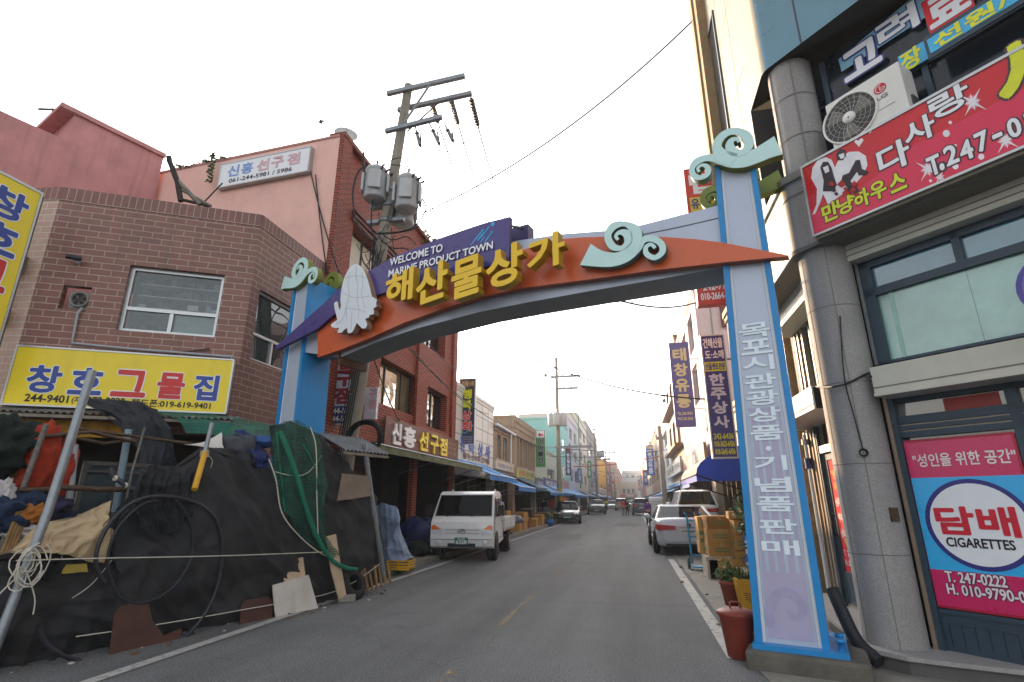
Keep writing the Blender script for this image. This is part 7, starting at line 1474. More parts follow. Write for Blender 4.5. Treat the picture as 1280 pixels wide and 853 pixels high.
car('white van parked behind the silver saloon by the right shops', (2.42, 24.3 - .2, 0), 90, whitep, L=3.9, W=1.6, H=1.9, kind='van', cat='van', name='parked_van')
pxx = lambda x, Y: atY(x, 640, Y).x
car('black saloon with a green plate parked at the left kerb', (pxx(705, 38.5) + .1, 39.0, 0), -82, blackp, plate='3014', plate_m=plg)
car('dark grey saloon with a silver bonnet following the black saloon', (pxx(744, 60), 62.5, 0), -86, dkgrey, W=1.86, H=1.6, kind='suv', plate='2381')
car('silver saloon tucked in nose first between the low table and black saloon', (-6.35, 43.4, 0), 150, silver)
car('small white car far down the left lane', (pxx(765, 92), 94, 0), -88, whitep, H=1.5)
car('grey people carrier beside the far white car, seen from behind', (pxx(777.5, 84), 86.5, 0), 88, champ, H=1.8, kind='van', W=1.9)
car('dark sports utility car in the right lane, seen from behind', (pxx(802.5, 58), 60.3, 0), 90, dkgrey, H=1.72, W=1.85, kind='suv', plate='52나 1208')
car('tiny far white car in the middle of the street', (pxx(786.5, 130), 132, 0), -90, whitep)
car('tiny far dark car right of the far white car', (pxx(791, 150), 152, 0), 90, blackp, H=1.6, kind='suv')
# ---- white light truck facing the camera
def truck(label, loc, rotz, name='light_truck', plate='6328', bed=(150, 154, 156)):
    s = thing(name, label, 'truck', (0, 0, 0)); wp = M('truck_white', (216, 218, 218), rough=.3, var=.04, coat=.5, grime=.05); bedm = M('truck_bed_grey', bed, rough=.5, var=.12, grime=.15)
    hw = .82; prof = [(-.78, .62), (-.80, 1.2), (-.80, 1.84), (-.72, 1.93), (-.3, 1.965), (.28, 1.94), (.42, 1.88), (.86, 1.22), (.97, 1.08), (1.0, .9), (1.01, .62), (.98, .42), (.88, .36), (-.78, .5)]
    sc = lambda z: hw - max(0, (z - 1.15)) * .11
    m = MB(); N = len(prof)
    for sd in (-1, 1): m.face([(x, sd * sc(z), z) for x, z in (prof if sd < 0 else prof[::-1])], wp)
    for i in range(N):
        a, b = prof[i], prof[(i + 1) % N]; m.face([(a[0], -sc(a[1]), a[1]), (a[0], sc(a[1]), a[1]), (b[0], sc(b[1]), b[1]), (b[0], -sc(b[1]), b[1])], wp, 3 < i < 6)
    m.build('cab', s, bevel=.06)
    W = lambda x, z, y, o=.012: Vector((x + o * .83, y, z + o * .55))
    m = MB(); m.face([W(.45, 1.83, -.69), W(.83, 1.26, -.74), W(.83, 1.26, .74), W(.45, 1.83, .69)], cgl); ws = m.build('windscreen', s)
    m = MB(); m.tube([W(.46, 1.82, -.70), W(.84, 1.25, -.755), W(.84, 1.25, .755), W(.46, 1.82, .70), W(.46, 1.82, -.70)], .014, trimk, 6)
    m.build('windscreen_seal', ws); m = MB()
    for y in (-.45, .2): m.tube([W(.85, 1.22, y, .02), W(.84, 1.25, y + .1, .03), W(.80, 1.31, y + .5, .03)], .009, trimk, 5)
    m.build('wiper', ws)
    for sd in (-1, 1):
        m = MB(); P = lambda x, z, o=.012: Vector((x, sd * (sc(z) + o), z)); pts = [P(-.6, 1.22), P(.66, 1.22), P(.38, 1.72), P(-.6, 1.76)]; m.face(pts if sd < 0 else pts[::-1], cgl); dw = m.build('side_window', s)
        m = MB(); m.tube([P(-.68, .6), P(-.68, 1.82), P(.34, 1.80), P(.8, 1.2), P(.8, .75), P(.55, .62), P(-.68, .6)], .006, trimk, 4); m.tube([P(-.5, 1.08, .02), P(-.32, 1.08, .02)], .018, trimk, 6); m.tube([P(.3, 1.2), P(.3, 1.74)], .014, trimk, 4); m.build('door_seam', s)
        m = MB(); m.tube([P(.62, 1.3), P(.72, 1.34, .12), P(.72, 1.42, .16)], .014, trimk, 6); c = P(.72, 1.40, .19); m.hexa([c + Vector(p) for p in ((-.03, -.09, -.15), (.04, -.08, -.15), (.04, .08, -.15), (-.03, .09, -.15), (-.03, -.09, .15), (.04, -.08, .15), (.04, .08, .15), (-.03, .09, .15))], trimk); m.build('side_mirror', s, bevel=.02)
        m = MB(); f = lambda y, z, o=.014: Vector((1.0 + o - max(0, z - .9) * .17, sd * y, z)); pts = [f(.50, .72), f(.79, .74), f(.80, .95), f(.74, 1.0), f(.52, .90)]; pb = [p - Vector((.06, 0, 0)) for p in pts]; m.mesh(pts + pb, [tuple(range(5)) if sd > 0 else tuple(range(4, -1, -1))] + [(i, (i + 1) % 5, 5 + (i + 1) % 5, 5 + i) for i in range(5)], lamp); hl = m.build('headlight', s)
        m = MB(); f2 = lambda y, z: f(y, z, .02); pts = [f2(.56, .88), f2(.795, .87), f2(.80, .96), f2(.745, 1.01)]; m.face(pts if sd > 0 else pts[::-1], amber); m.build('indicator', hl)
        m = MB(); m.lathe((1.012, sd * .60, .52), [(.01, .01), (.06, .012), (.075, 0)], lamp, 14, (1, 0, 0)); m.build('fog_lamp', s)
        m = MB(); m.tube([(-.5, sd * .62, 1.94), (-.5, sd * .62, 2.03)], .025, white, 6); m.build('roof_marker', s)
    F = Fr((1.012, 0), 90)
    m = MB(); m.fbox(F, -.36, .36, .40, .50, -.03, .006, trimk); m.fbox(F, -.80, .80, .60, .612, -.02, .004, trimk); m.fbox(F, -.46, .46, .86, .868, -.03, .0, trimk); m.fbox(F, -.46, .46, .77, .778, -.03, .003, trimk); m.build('bumper_line', s)
    m = MB(); m.fbox(F, -.17, .17, .47, .66, -.01, .022, plg); text(m, '84부', F, -.1, .1, .60, .645, .025, sw, bold=.4); text(m, plate, F, -.14, .14, .49, .585, .025, sw, bold=1); m.build('number_plate', s)
    m = MB(); e0 = Vector((.995, 0, .83)); m.ribbon(Fr((1.0, 0), 90), [(.10 * math.cos(t), .83 + .055 * math.sin(t), .008) for t in [i * .6283 for i in range(11)]], 0, .022, chrome); m.ribbon(Fr((1.0, 0), 90), [(-.06, .80, .008), (-.02, .835, .012), (.02, .825, .012), (.06, .86, .008)], 0, .024, chrome); m.build('emblem', s)
    m = MB(); m.wbox(-3.35, -.9, -.82, .82, .72, .80, bedm); m.wbox(-3.3, .6, -.35, .35, .42, .6, trimk); m.build('chassis', s)
    for y0, y1 in ((-.84, -.80), (.80, .84)):
        m = MB(); m.wbox(-3.35, -.92, y0, y1, .80, 1.14, wp); [m.wbox(-3.3 + .47 * i, -3.27 + .47 * i, y0 - .012, y1 + .012, .78, 1.12, wp) for i in range(6)]; m.wbox(-3.35, -.92, y0 - .015, y1 + .015, 1.10, 1.15, wp); m.build('side_board', s)
    m = MB(); m.wbox(-3.39, -3.35, -.84, .84, .78, 1.14, wp); m.build('tail_board', s)
    m = MB(); m.tube([(-.95, -.8, .8), (-.95, -.8, 1.6), (-.95, .8, 1.6), (-.95, .8, .8)], .03, bedm, 6); [m.tube([(-.95, -.8, z), (-.95, .8, z)], .02, bedm, 6) for z in (1.15, 1.38)]; m.build('head_rack', s)
    m = MB(); m.wbox(-3.38, -3.0, -.78, .78, .5, .56, trimk); [m.wbox(-3.4, -3.36, sd * .55 - .12, sd * .55 + .12, .56, .68, tail) for sd in (-1, 1)]; m.build('rear_lamp_bar', s)
    for x, y, r in ((.42, .70, .30), (-2.2, .66, .28)):
        for sd in (-1, 1): wheel(s, x, sd * y, r, .2 if x > 0 else .3, sd); m = MB(); m.lathe((x, sd * .815, r + .06), [(.01, .008 * sd), (r * 1.22, .008 * sd), (r * 1.24, -.05 * sd)], black, 20, (0, 1, 0)); (m.build('wheel_arch', s) if x > 0 else None)
    for k in kids(s):
        if k.name.startswith('wheel'): k.scale.z = 1 / .89
    s.scale.z = .89; s.location = loc; s.rotation_euler = (0, 0, rad(rotz)); return s
fx = (atY(541, 660, 13.7).x + atY(613, 660, 13.7).x) / 2
truck('white flatbed light truck with a green plate parked at the left kerb facing the camera', (fx - .09, 14.75, 0), -85)
truck('grey backed light truck seen from behind in front of the slim right-hand pole', (pxx(827, 40), 42.3, 0), 90, plate='7041', bed=(120, 124, 126))
# ================================================================== people and bicycle
skin = M('skin', (196, 150, 122), rough=.6, var=.05)
def skinned(name, vs, es, rs, mat, parent, root=0):
    me = bpy.data.meshes.new(name); me.from_pydata(vs, es, []); o = bpy.data.objects.new(name, me); COL.objects.link(o); me.materials.append(mat)
    sk = o.modifiers.new('skin', 'SKIN'); sk.use_smooth_shade = True
    for i, r in enumerate(rs): d = me.skin_vertices[0].data[i]; d.radius = r if isinstance(r, tuple) else (r, r); d.use_root = (i == root)
    sb_ = o.modifiers.new('smooth', 'SUBSURF'); sb_.levels = 1; sb_.render_levels = 2; attach(o, parent); return o
def person(label, loc, rotz, H, top, trou, stride=.16, arms=(.1, -.1), hair=(24, 20, 18), bag=None):
    s = thing('person', label, 'person', (0, 0, 0)); k = H / 1.7; a, b = arms
    hd = [(0, 0, 1.40), (0, .01, 1.47), (0, .02, 1.55), (0, .02, 1.65)]; V = lambda L: [Vector(p) * k for p in L]
    legs = lambda sx, st: [(sx * .09, 0, .86), (sx * .095, st * .5 + .03, .47), (sx * .095, st - .02, .09), (sx * .10, st + .12, .04)]
    arm = lambda sx, sw_: [(sx * .17, 0, 1.35), (sx * .215, -.02 + sw_ * .4, 1.10), (sx * .22, .06 + sw_, .86), (sx * .215, .09 + sw_ * 1.1, .77)]
    pts = [(0, 0, .95), (0, 0, 1.15), (0, 0, 1.32)] + hd + legs(1, stride) + legs(-1, -stride) + arm(1, a) + arm(-1, b)
    es = [(0, 1), (1, 2), (2, 3), (3, 4), (4, 5), (5, 6), (0, 7), (7, 8), (8, 9), (9, 10), (0, 11), (11, 12), (12, 13), (13, 14), (2, 15), (15, 16), (16, 17), (17, 18), (2, 19), (19, 20), (20, 21), (21, 22)]
    rs = [.12, .11, .13, .055, .06, .085, .05] + [.075, .055, .04, .035] * 2 + [.05, .04, .03, .035] * 2
    skinned('body', V(pts), es, [r * k for r in rs], skin, s)
    tp = M('cloth_' + '_'.join(map(str, top)), top, rough=.9, var=.15, scale=9); tr = M('cloth_' + '_'.join(map(str, trou)), trou, rough=.9, var=.15, scale=9)
    pts = [(0, 0, .90), (0, 0, 1.12), (0, 0, 1.33), (0, .0, 1.41)] + arm(1, a)[:3] + arm(-1, b)[:3]
    skinned('shirt', V(pts), [(0, 1), (1, 2), (2, 3), (2, 4), (4, 5), (5, 6), (2, 7), (7, 8), (8, 9)], [(.165 * k, .115 * k), (.155 * k, .115 * k), (.165 * k, .115 * k), .07 * k] + [.075 * k, .055 * k, .045 * k] * 2, tp, s)
    pts = [(0, 0, .96)] + legs(1, stride)[:3] + legs(-1, -stride)[:3]
    skinned('trousers', V(pts), [(0, 1), (1, 2), (2, 3), (0, 4), (4, 5), (5, 6)], [(.15 * k, .12 * k)] + [.10 * k, .07 * k, .06 * k] * 2, tr, s)
    m = MB(); m.blob(Vector((0, -.015, 1.60)) * k, (.095 * k, .115 * k, .115 * k), M('hair', hair, rough=.8), .12, 3, 2, 3); m.build('hair', s)
    m = MB()
    for l in (legs(1, stride), legs(-1, -stride)): p = Vector(l[3]) * k; m.blob(p + Vector((0, -.03, .005)), (.05, .13, .045), M('shoe', (30, 28, 28)), 0, 1, 0, 2, floor=.0)
    m.build('shoes', s)
    m = MB()
    for sx in (-1, 1): m.blob(Vector((sx * .032, .105, 1.575)) * k, (.012, .008, .008), blk, 0, 1, 0, 1)
    m.blob(Vector((0, .115, 1.545)) * k, (.013, .02, .022), skin, 0, 1, 0, 1); m.blob(Vector((0, .10, 1.505)) * k, (.025, .008, .006), M('lip', (150, 80, 72)), 0, 1, 0, 1); m.build('face', s)
    for i, l in enumerate((arm(1, a), arm(-1, b))):
        m = MB(); c = Vector(l[3]) * k
        for f in range(4): x = (f - 1.5) * .02; m.tube([c + Vector((.0, x, -.02)), c + Vector((.0, x + .005, -.06)), c + Vector((.008 * (1 if i else -1), x + .012, -.085 + abs(x) * .4))], .009, skin, 5, .006)
        m.tube([c + Vector((0, .035, .0)), c + Vector((0, .055, -.03)), c + Vector((0, .055, -.05))], .009, skin, 5, .006); m.build('fingers', s)
    s.location = loc; s.rotation_euler = (0, 0, rad(rotz)); return s
gp_ = G(811, 657); person('person in a purple blouse and black trousers walking away along the right lane', (gp_.x, gp_.y, 0), 8, 1.6, (92, 50, 130), (22, 22, 26), stride=.12, arms=(.12, -.1))
Yp = 59; person('person in a red shirt and pale trousers standing in the road', (pxx(779.3, Yp), Yp, 0), 30, 1.62, (206, 56, 36), (120, 116, 116), stride=.05, arms=(.02, .1))
person('person in dark blue clothes beside the bicycle', (pxx(784, Yp), Yp + .3, 0), -40, 1.7, (34, 34, 66), (26, 28, 36), stride=.06, arms=(.2, .15))
Yq = 74; person('person in a yellow green vest by the far left shops', (pxx(757.5, Yq), Yq, 0), 170, 1.65, (190, 200, 40), (40, 44, 60), stride=.03)
by = Vector((pxx(788.5, Yp), Yp - .3, 0)); bc = thing('bicycle', 'dark bicycle held by the person in dark blue', 'bicycle', by); bk = M('bike_black', (36, 36, 40), rough=.4)
for dx in (-.52, .52):
    m = MB(); c = by + Vector((dx * .35, dx * .94, .33)); d = Vector((.35, .94, 0)).normalized(); m.tube([c + d * math.cos(t * .2618) * .32 + Vector((0, 0, math.sin(t * .2618) * .32)) for t in range(25)], .018, tyre, 6, cap=False)
    for t in range(8): m.tube([c, c + d * math.cos(t * .785) * .31 + Vector((0, 0, math.sin(t * .785) * .31))], .004, rimm, 4)
    m.build('wheel', bc)
B_ = lambda t, z: by + Vector((t * .35, t * .94, z)); m = MB()
for a, b in (((-.52, .33), (-.12, .3)), ((-.52, .33), (-.2, .8)), ((-.12, .3), (-.2, .8)), ((-.12, .3), (.36, .75)), ((-.2, .72), (.36, .82)), ((.52, .33), (.34, .95))): m.tube([B_(*a), B_(*b)], .018, bk, 6)
m.build('frame', bc); m = MB(); m.tube([B_(.3, 1.0) + Vector((-.26, .1, 0)), B_(.34, .98), B_(.3, 1.0) + Vector((.26, -.1, 0))], .014, bk, 6); m.build('handlebar', bc); m = MB(); m.blob(B_(-.22, .84), (.09, .14, .04), bk, 0, 1, 0, 2); m.build('saddle', bc)
# ================================================================== net stall at the left front
N = lambda x, y, w=0.0: NF.off(w).at(x, y)
def NL(pts, w=0.0): return [N(p[0], p[1], p[2] if len(p) > 2 else w) for p in pts]
bnet = M('black_shade_cloth', (42, 42, 44), rough=.75, var=.5, scale=4, bump=.5, bscale=160); bnet2 = M('charcoal_cloth', (44, 46, 52), rough=.95, var=.3, scale=6, bump=.4, bscale=90)
m = MB()
m.sheet([NL([(-60, 700), (0, 699), (60, 697), (105, 692), (150, 662)], -.05), NL([(-60, 740), (0, 740), (60, 735), (110, 735), (160, 720)], .12), NL([(-60, 790), (0, 785), (60, 780), (110, 775), (170, 775)], .1), NL([(-80, 850), (0, 836), (60, 834), (120, 832), (175, 828)], .03)], bnet, 110, 60, .08, 1.8, 1, fold=(.05, 6, NF.n, 2))
m.face(NL([(-60, 700), (0, 699), (60, 697), (105, 692), (150, 662)], -.05) + NL([(150, 655), (60, 680), (-60, 690)], -1.2), bnet)
tag(m.build('shade_cloth', origin=True), 'black shade cloth wrapped low round the left end of the net stall', 'cover')
m = MB()
m.sheet([NL([(128, 692), (146, 636), (178, 608), (214, 592), (258, 560), (296, 575), (345, 592)], -.03), NL([(140, 720), (175, 690), (210, 665), (250, 640), (280, 630), (310, 630), (352, 640)], .16), NL([(150, 770), (185, 750), (225, 735), (265, 720), (300, 705), (335, 700), (375, 700)], .2), NL([(165, 828), (200, 822), (240, 812), (285, 800), (330, 788), (370, 777), (410, 765)], .02)], bnet, 140, 80, .09, 1.7, 2, fold=(.06, 7, NF.n, -2.5))
m.face(NL([(128, 692), (146, 636), (178, 608), (214, 592), (258, 560), (345, 592)], -.03)[::-1] + NL([(140, 640), (250, 560), (330, 560)], -.9), bnet)
tag(m.build('shade_cloth', origin=True), 'large black shade cloth bulging over the middle of the net stall behind the hoops', 'cover')
m = MB()
m.sheet([NL([(332, 532), (362, 526), (400, 545), (425, 572), (470, 622)], -.08), NL([(345, 610), (380, 610), (410, 620), (440, 640), (473, 660)], .06), NL([(365, 690), (395, 690), (420, 690), (445, 695), (476, 695)], .1), NL([(398, 770), (415, 762), (435, 750), (455, 738), (481, 722)], .02)], bnet, 90, 70, .06, 1.9, 3, fold=(.045, 5, NF.n, 1.5))
tag(m.build('shade_cloth', origin=True), 'black shade cloth at the right end of the net stall behind the green net', 'cover')
AE = A1.off(.72); AE2 = A1.off(.45)
m = MB(); W_ = lambda x, y, w: A1.off(w).at(x, y)
m.sheet([[A1.P(-1.95, 2.98, .55), A1.P(-1.6, 3.0, .5), A1.P(-1.2, 2.98, .55), A1.P(-.95, 2.86, .6)], [W_(140, 528, .8), W_(172, 530, .9), W_(200, 528, .9), W_(218, 538, .85)], [W_(168, 560, .85), W_(186, 580, .9), W_(204, 590, .9), W_(224, 580, .85)], [W_(166, 606, .75), W_(190, 650, .8), W_(214, 648, .85), W_(240, 606, .8)]], bnet2, 70, 70, .07, 2.6, 5, fold=(.06, 7, A1.n, .4))
tag(m.build('draped_cloth', origin=True), 'charcoal cloth draped down from the corrugated eave over the stall', 'cloth')
m = MB(); m.sheet([NL([(168, 586), (190, 580), (214, 584), (240, 578)], -.1), NL([(166, 606), (188, 604), (214, 606), (242, 600)], .1), NL([(164, 632), (188, 636), (214, 634), (244, 620)], .2), NL([(172, 662), (192, 672), (216, 664), (242, 640)], .24)], M('black_netting', (30, 31, 34), rough=.95, var=.5, scale=9, bump=.6, bscale=120), 90, 60, .04, 3, 15, fold=(.05, 9, NF.n, .5))
tag(m.build('draped_net', origin=True), 'black netting hanging in folds over the edge of the stall above the hoops', 'net')
cor = M('corrugated_grey', (122, 124, 126), rough=.6, metal=.3, var=.3, scale=5, grime=.4)
def corr(fr, u0, u1, w0, z0, w1, z1, pitch=.09):
    m = MB(); n = int((u1 - u0) / pitch * 4)
    for i in range(n):
        a, b = u0 + (u1 - u0) * i / n, u0 + (u1 - u0) * (i + 1) / n; f = lambda u: .018 * math.sin(u / pitch * 2 * math.pi)
        m.face([fr.P(a, z1 + f(a), w1), fr.P(b, z1 + f(b), w1), fr.P(b, z0 + f(b), w0), fr.P(a, z0 + f(a), w0)], cor, True)
    m.fbox(fr, u0, u1, z1 - .07, z1 - .025, w1 - .04, w1 - .01, M('eave_batten', (120, 112, 100), rough=.8, var=.3)); return m
tag(corr(A1, -4.0, .15, .03, 2.86, .75, 2.72).build('eave_roof', origin=True), 'grey corrugated eave under the yellow shop board', 'roof')
m = MB(); m.fbox(A1, -3.0, -1.3, 2.42, 2.66, .3, .34, M('flaking_yellow', (176, 128, 30), rough=.8, var=.6, scale=6)); tag(m.build('old_board', origin=True), 'flaking yellow board hidden under the corrugated eave', 'board')
tnet = netmat('teal_net', (14, 80, 62), .16, .034); tnet2 = netmat('teal_net_dense', (24, 100, 84), .4, .024)
m = MB(); m.sheet([[A1.P(-1.1, 2.87, .3), A1.P(-.2, 2.86, .3), W_(345, 531, .6)], [W_(222, 524, .95), W_(290, 532, 1.0), W_(350, 537, 1.0)], [W_(232, 541, 1.0), W_(290, 546, 1.05), W_(348, 545, 1.0)]], tnet2, 30, 10, .04, 3, 6)
tag(m.build('net', origin=True), 'pale teal net stretched flat under the right end of the yellow shop board', 'net')
m = MB(); m.sheet([NL([(336, 538), (352, 528), (370, 526), (388, 536), (398, 552)], .12), NL([(338, 570), (352, 565), (372, 566), (390, 575), (402, 590)], .24), NL([(342, 605), (358, 612), (376, 615), (394, 620), (402, 635)], .28), NL([(352, 640), (366, 655), (384, 665), (402, 672), (408, 668)], .26), NL([(368, 662), (382, 676), (398, 688), (412, 697), (424, 696)], .24)], tnet, 60, 60, .05, 2.5, 7, fold=(.05, 5, NF.n, .5))
gr_ = thing('net', 'green fishing net hanging off the right corner of the stall with a twisted tail', 'net', N(400, 745)); m.build('hanging_net', gr_)
m = MB(); tr = M('twisted_net', (18, 104, 80), rough=.8, var=.3, scale=20); m.tube(smooth(NL([(350, 540, .2), (360, 565, .3), (372, 600, .34), (384, 640, .34), (398, 675, .32), (415, 700, .3), (432, 710, .3), (446, 712, .25)])), .04, tr, 8, .03)
m.tube(smooth(NL([(346, 540, .2), (349, 570, .28), (352, 600, .3), (356, 640, .3)])), .012, tr); m.tube(smooth(NL([(378, 555, .26), (392, 580, .28), (399, 605, .3)])), .012, tr); m.build('twisted_tail', gr_)
m = MB(); wr_ = M('white_rope', (190, 184, 170), rough=.9, var=.15); m.tube(smooth(NL([(336, 574, .25), (345, 600, .3), (352, 640, .3), (372, 668, .28), (398, 690, .26), (420, 700, .26)])), .009, wr_, 5); m.tube(smooth(NL([(388, 534, .15), (395, 560, .26), (396, 620, .32), (398, 680, .3)])), .009, wr_, 5); m.tube(smooth(NL([(344, 590, .3), (368, 595, .31), (386, 590, .3), (402, 570, .2)])), .006, wr_, 5); m.build('edge_rope', gr_)
# poles
gp1 = thing('scaffold_pole', 'long grey leaning steel pole with tangled white cord at its foot', 'pole', N(-8, 815, .3)); MB().tube([N(115.5, 464, .1), N(60, 640, .25), N(-14, 830, .35)], .042, steel, 12).build('shaft', gp1)
m = MB(); rn = random.Random(11); c = N(32, 712, .38)
for k in range(9):
    a0 = rn.random() * 6; r_ = .08 + rn.random() * .06; o = c + Vector((rn.uniform(-.05, .05), rn.uniform(-.05, .05), rn.uniform(-.12, .12))); m.tube([o + NF.u * math.cos(a0 + t * .5236) * r_ * .8 + Vector((0, 0, math.sin(a0 + t * .5236) * r_ * 1.3)) + NF.n * .03 * math.sin(t * 1.3 + k) for t in range(12)], .006, wr_, 5, cap=False)
m.tube(smooth([c, c + Vector((-.1, -.1, -.2)), c + Vector((-.25, -.15, -.45))]), .007, wr_, 5); m.tube(smooth([c, c + NF.u * .12 + Vector((0, 0, -.25)), c + NF.u * .14 + Vector((0, 0, -.4))]), .006, wr_, 5); m.build('tangled_cord', gp1)
def pole1(label, pts, r, mt, name='pole', cat='pole', seg=8): m = MB(); m.tube(pts, r, mt, seg); return tag(m.build(name, origin=True), label, cat)
rk = thing('rack', 'rusty slotted steel rack at the open left end of the stall', 'rack', N(30, 690, -.5)); ang = M('slotted_angle', (112, 108, 102), rough=.7, metal=.3, var=.5, scale=25)
for nm, pts, r in (('upright', NL([(58, 531), (16, 645), (-4, 700)], -.35), .032), ('rail', NL([(55, 546), (112, 540), (170, 553)], -.4), .022), ('rail', NL([(60, 541), (130, 555), (172, 549)], -.6), .02), ('rail', NL([(22, 613), (70, 612)], -.3), .028), ('rail', NL([(66, 609), (130, 612), (222, 612)], -.22), .03), ('rail', NL([(95, 536), (170, 546), (240, 555)], -.45), .02), ('strut', NL([(181, 535), (165, 590), (152, 655)], -.2), .018)):
    MB().tube(pts, r, ang if nm != 'rail' else rust, 4).build(nm, rk)
pole1('pale blue pipe standing behind the rusty rack', NL([(161, 537), (152, 590), (144, 640)], -.7), .04, M('pale_blue_pipe', (120, 140, 150), rough=.5))
pole1('grey white plastic pipe behind the long leaning pole', NL([(93, 556), (88, 610), (82, 660)], -.45), .04, M('pvc_pipe'))
t = thing('pole', 'short pole with yellow sleeve tied at the top of the middle shade cloth', 'pole', N(243, 612, .05)); MB().tube(NL([(265, 529, -.05), (256, 567, .0)]), .028, steel, 8).build('shaft', t); MB().tube(NL([(256.5, 565, .06), (243, 612, .34)]), .036, M('yellow_sleeve', (196, 146, 28), rough=.5, var=.15), 8).build('sleeve', t)
m = MB(); c = N(256, 566, .05)
for k in range(5): m.tube([c + NF.u * math.cos(j * .7 + k) * .05 + Vector((0, 0, math.sin(j * .7) * .03 - k * .008)) + NF.n * math.sin(j * .7 + k) * .05 for j in range(10)], .005, wr_, 4, cap=False)
m.tube(smooth([c, c + NF.u * .12 + Vector((0, 0, -.1)), c + NF.u * .08 + Vector((0, 0, -.28))]), .005, wr_, 4); m.build('cord', t)
pole1('thin grey pole at the right end of the stall beside the blue tarpaulin', NL([(455, 555, .12), (467, 640, .12), (481, 728, .12)]), .045, steel)
t = thing('bent_pipe', 'bent dark pipe with white ties reaching out of the stall', 'pipe', N(165, 610)); MB().tube(smooth(NL([(139, 585, -.3), (141, 594, -.28), (150, 602, -.25), (165, 611, -.2), (188, 619, -.1)])), .028, M('dark_hose', (50, 52, 62), rough=.5), 8).build('tube', t)
m = MB()
for x, y in ((144, 598), (157, 607), (170, 613), (184, 618)): c = N(x, y, -.2); m.lathe(c - NF.u * .015, [(.03, 0), (.034, .01), (.034, .02), (.03, .03)], wr_, 8, NF.u)
m.build('tie', t)
# hanging nets, shop door, heaps
onet = M('orange_net', (150, 44, 16), rough=.9, var=.35, scale=14, bump=.6, bscale=60); tealn = M('teal_heap', (16, 74, 70), rough=.9, var=.3, scale=12, bump=.5)  # orange and teal lowered in colour for the shade inside the stall
for lb_, px_, w_, r, mt in (('large bundle of orange net hanging in the rack', (50, 578), -.55, (.17, .17, .42), onet), ('teal net bundle hanging between the two orange bundles', (66, 578), -.7, (.09, .1, .34), tealn), ('smaller orange net bundle behind the long leaning pole', (78, 588), -.5, (.11, .12, .36), onet)):
    m = MB(); m.blob(N(*px_, w_), r, mt, .22, 2.5, int(px_[0]), 4, ridge=.05); tag(m.build('net_bundle', origin=True), lb_, 'net')
dr2 = thing('sliding_door', 'pale aluminium sliding door at the back of the stall', 'door', N(140, 690, -1.3)); D_ = NF.off(-1.25); a = D_.uv(106, 576); b = D_.uv(176, 640); m = MB()
for q in ((a[0], b[0], a[1] - .05, a[1]), (a[0], b[0], a[1] - .14, a[1] - .11), (a[0], a[0] + .05, .5, a[1]), (b[0], b[0] + .05, .5, a[1]), ((a[0] + b[0]) / 2, (a[0] + b[0]) / 2 + .05, .5, a[1])): m.fbox(D_, *q, -.04, .0, M('shaded_aluminium', (84, 82, 76), rough=.6, var=.2))  # frame colour darkened in place of shade at the stall's back
m.build('frame', dr2); MB().face([D_.P(a[0], .5, -.03), D_.P(b[0], .5, -.03), D_.P(b[0], a[1], -.03), D_.P(a[0], a[1], -.03)], grey_gl).build('pane', dr2)
blun = M('blue_net', (20, 38, 66), rough=.9, var=.5, scale=16, bump=.6); purn = M('violet_net', (38, 34, 66), rough=.9, var=.5, scale=16, bump=.6); wbag = M('pale_sack', (166, 160, 160), rough=.8, var=.25, scale=5); greenn = M('dark_green_net', (16, 32, 26), rough=.9, var=.5, scale=14, bump=.6); tarpb = M('canvas_beige', (172, 150, 118), rough=.8, var=.12, scale=3, bump=.2, bscale=30)  # blue, violet and green nets darkened to stand for the stall's shade
for lb_, px_, w_, r, mt in (('blue net heap low at the far left of the stall', (12, 642), -.35, (.3, .3, .2), blun), ('violet blue net heap under the slotted rack', (42, 640), -.45, (.32, .3, .2), purn), ('blue net heap beside the beige canvas', (62, 655), -.4, (.22, .25, .16), blun), ('pale lilac sack below the violet net heap', (32, 663), -.2, (.16, .16, .1), wbag), ('ochre orange cloth wad between the sticks and the leaning pole', (42, 643), -.12, (.12, .12, .1), M('ochre_cloth', (150, 90, 32), rough=.9, var=.25)), ('dark green net heap at the left edge under the yellow sign', (-4, 560), -.8, (.4, .4, .35), greenn), ('olive net curtain heap at the far left behind the rack', (18, 590), -.9, (.3, .3, .5), M('olive_net', (66, 60, 28), rough=.9, var=.5, scale=10, bump=.6)), ('small pale sack at the left edge of the stall', (2, 622), -.3, (.1, .1, .16), wbag)):
    m = MB(); m.blob(N(*px_, w_), r, mt, .4, 3, int(px_[0] + px_[1]), 4, ridge=.06); tag(m.build('net_heap' if 'heap' in lb_ else 'sack', origin=True), lb_, 'net' if 'heap' in lb_ else 'sack')
m = MB()
for k in range(4): m.tube([N(2 + k * 5, 692 - k * 2, -.02), N(22 + k * 5, 640 - k, -.1)], .018, M('old_wood', (128, 98, 62), rough=.85, var=.35, scale=9), 4)
tag(m.build('wood_strip', origin=True), 'bundle of brown wood strips at the left edge beside the beige canvas', 'wood')
m = MB(); m.sheet([NL([(2, 694), (35, 676), (62, 655), (95, 648), (128, 634), (136, 631)], -.35), NL([(0, 694), (30, 672), (62, 656), (98, 652), (128, 640), (137, 634)], .0), NL([(-2, 697), (30, 686), (62, 676), (96, 670), (130, 662), (139, 650)], .22), NL([(-2, 699), (30, 699), (62, 699), (100, 700), (128, 703), (138, 672)], .2)], tarpb, 110, 70, .09, 3.2, 9, fold=(.05, 5, (NF.n + Vector((0, 0, .7))).normalized(), 3))
tag(m.build('canvas_sheet', origin=True), 'crumpled beige canvas sheet over the left part of the stall', 'canvas')
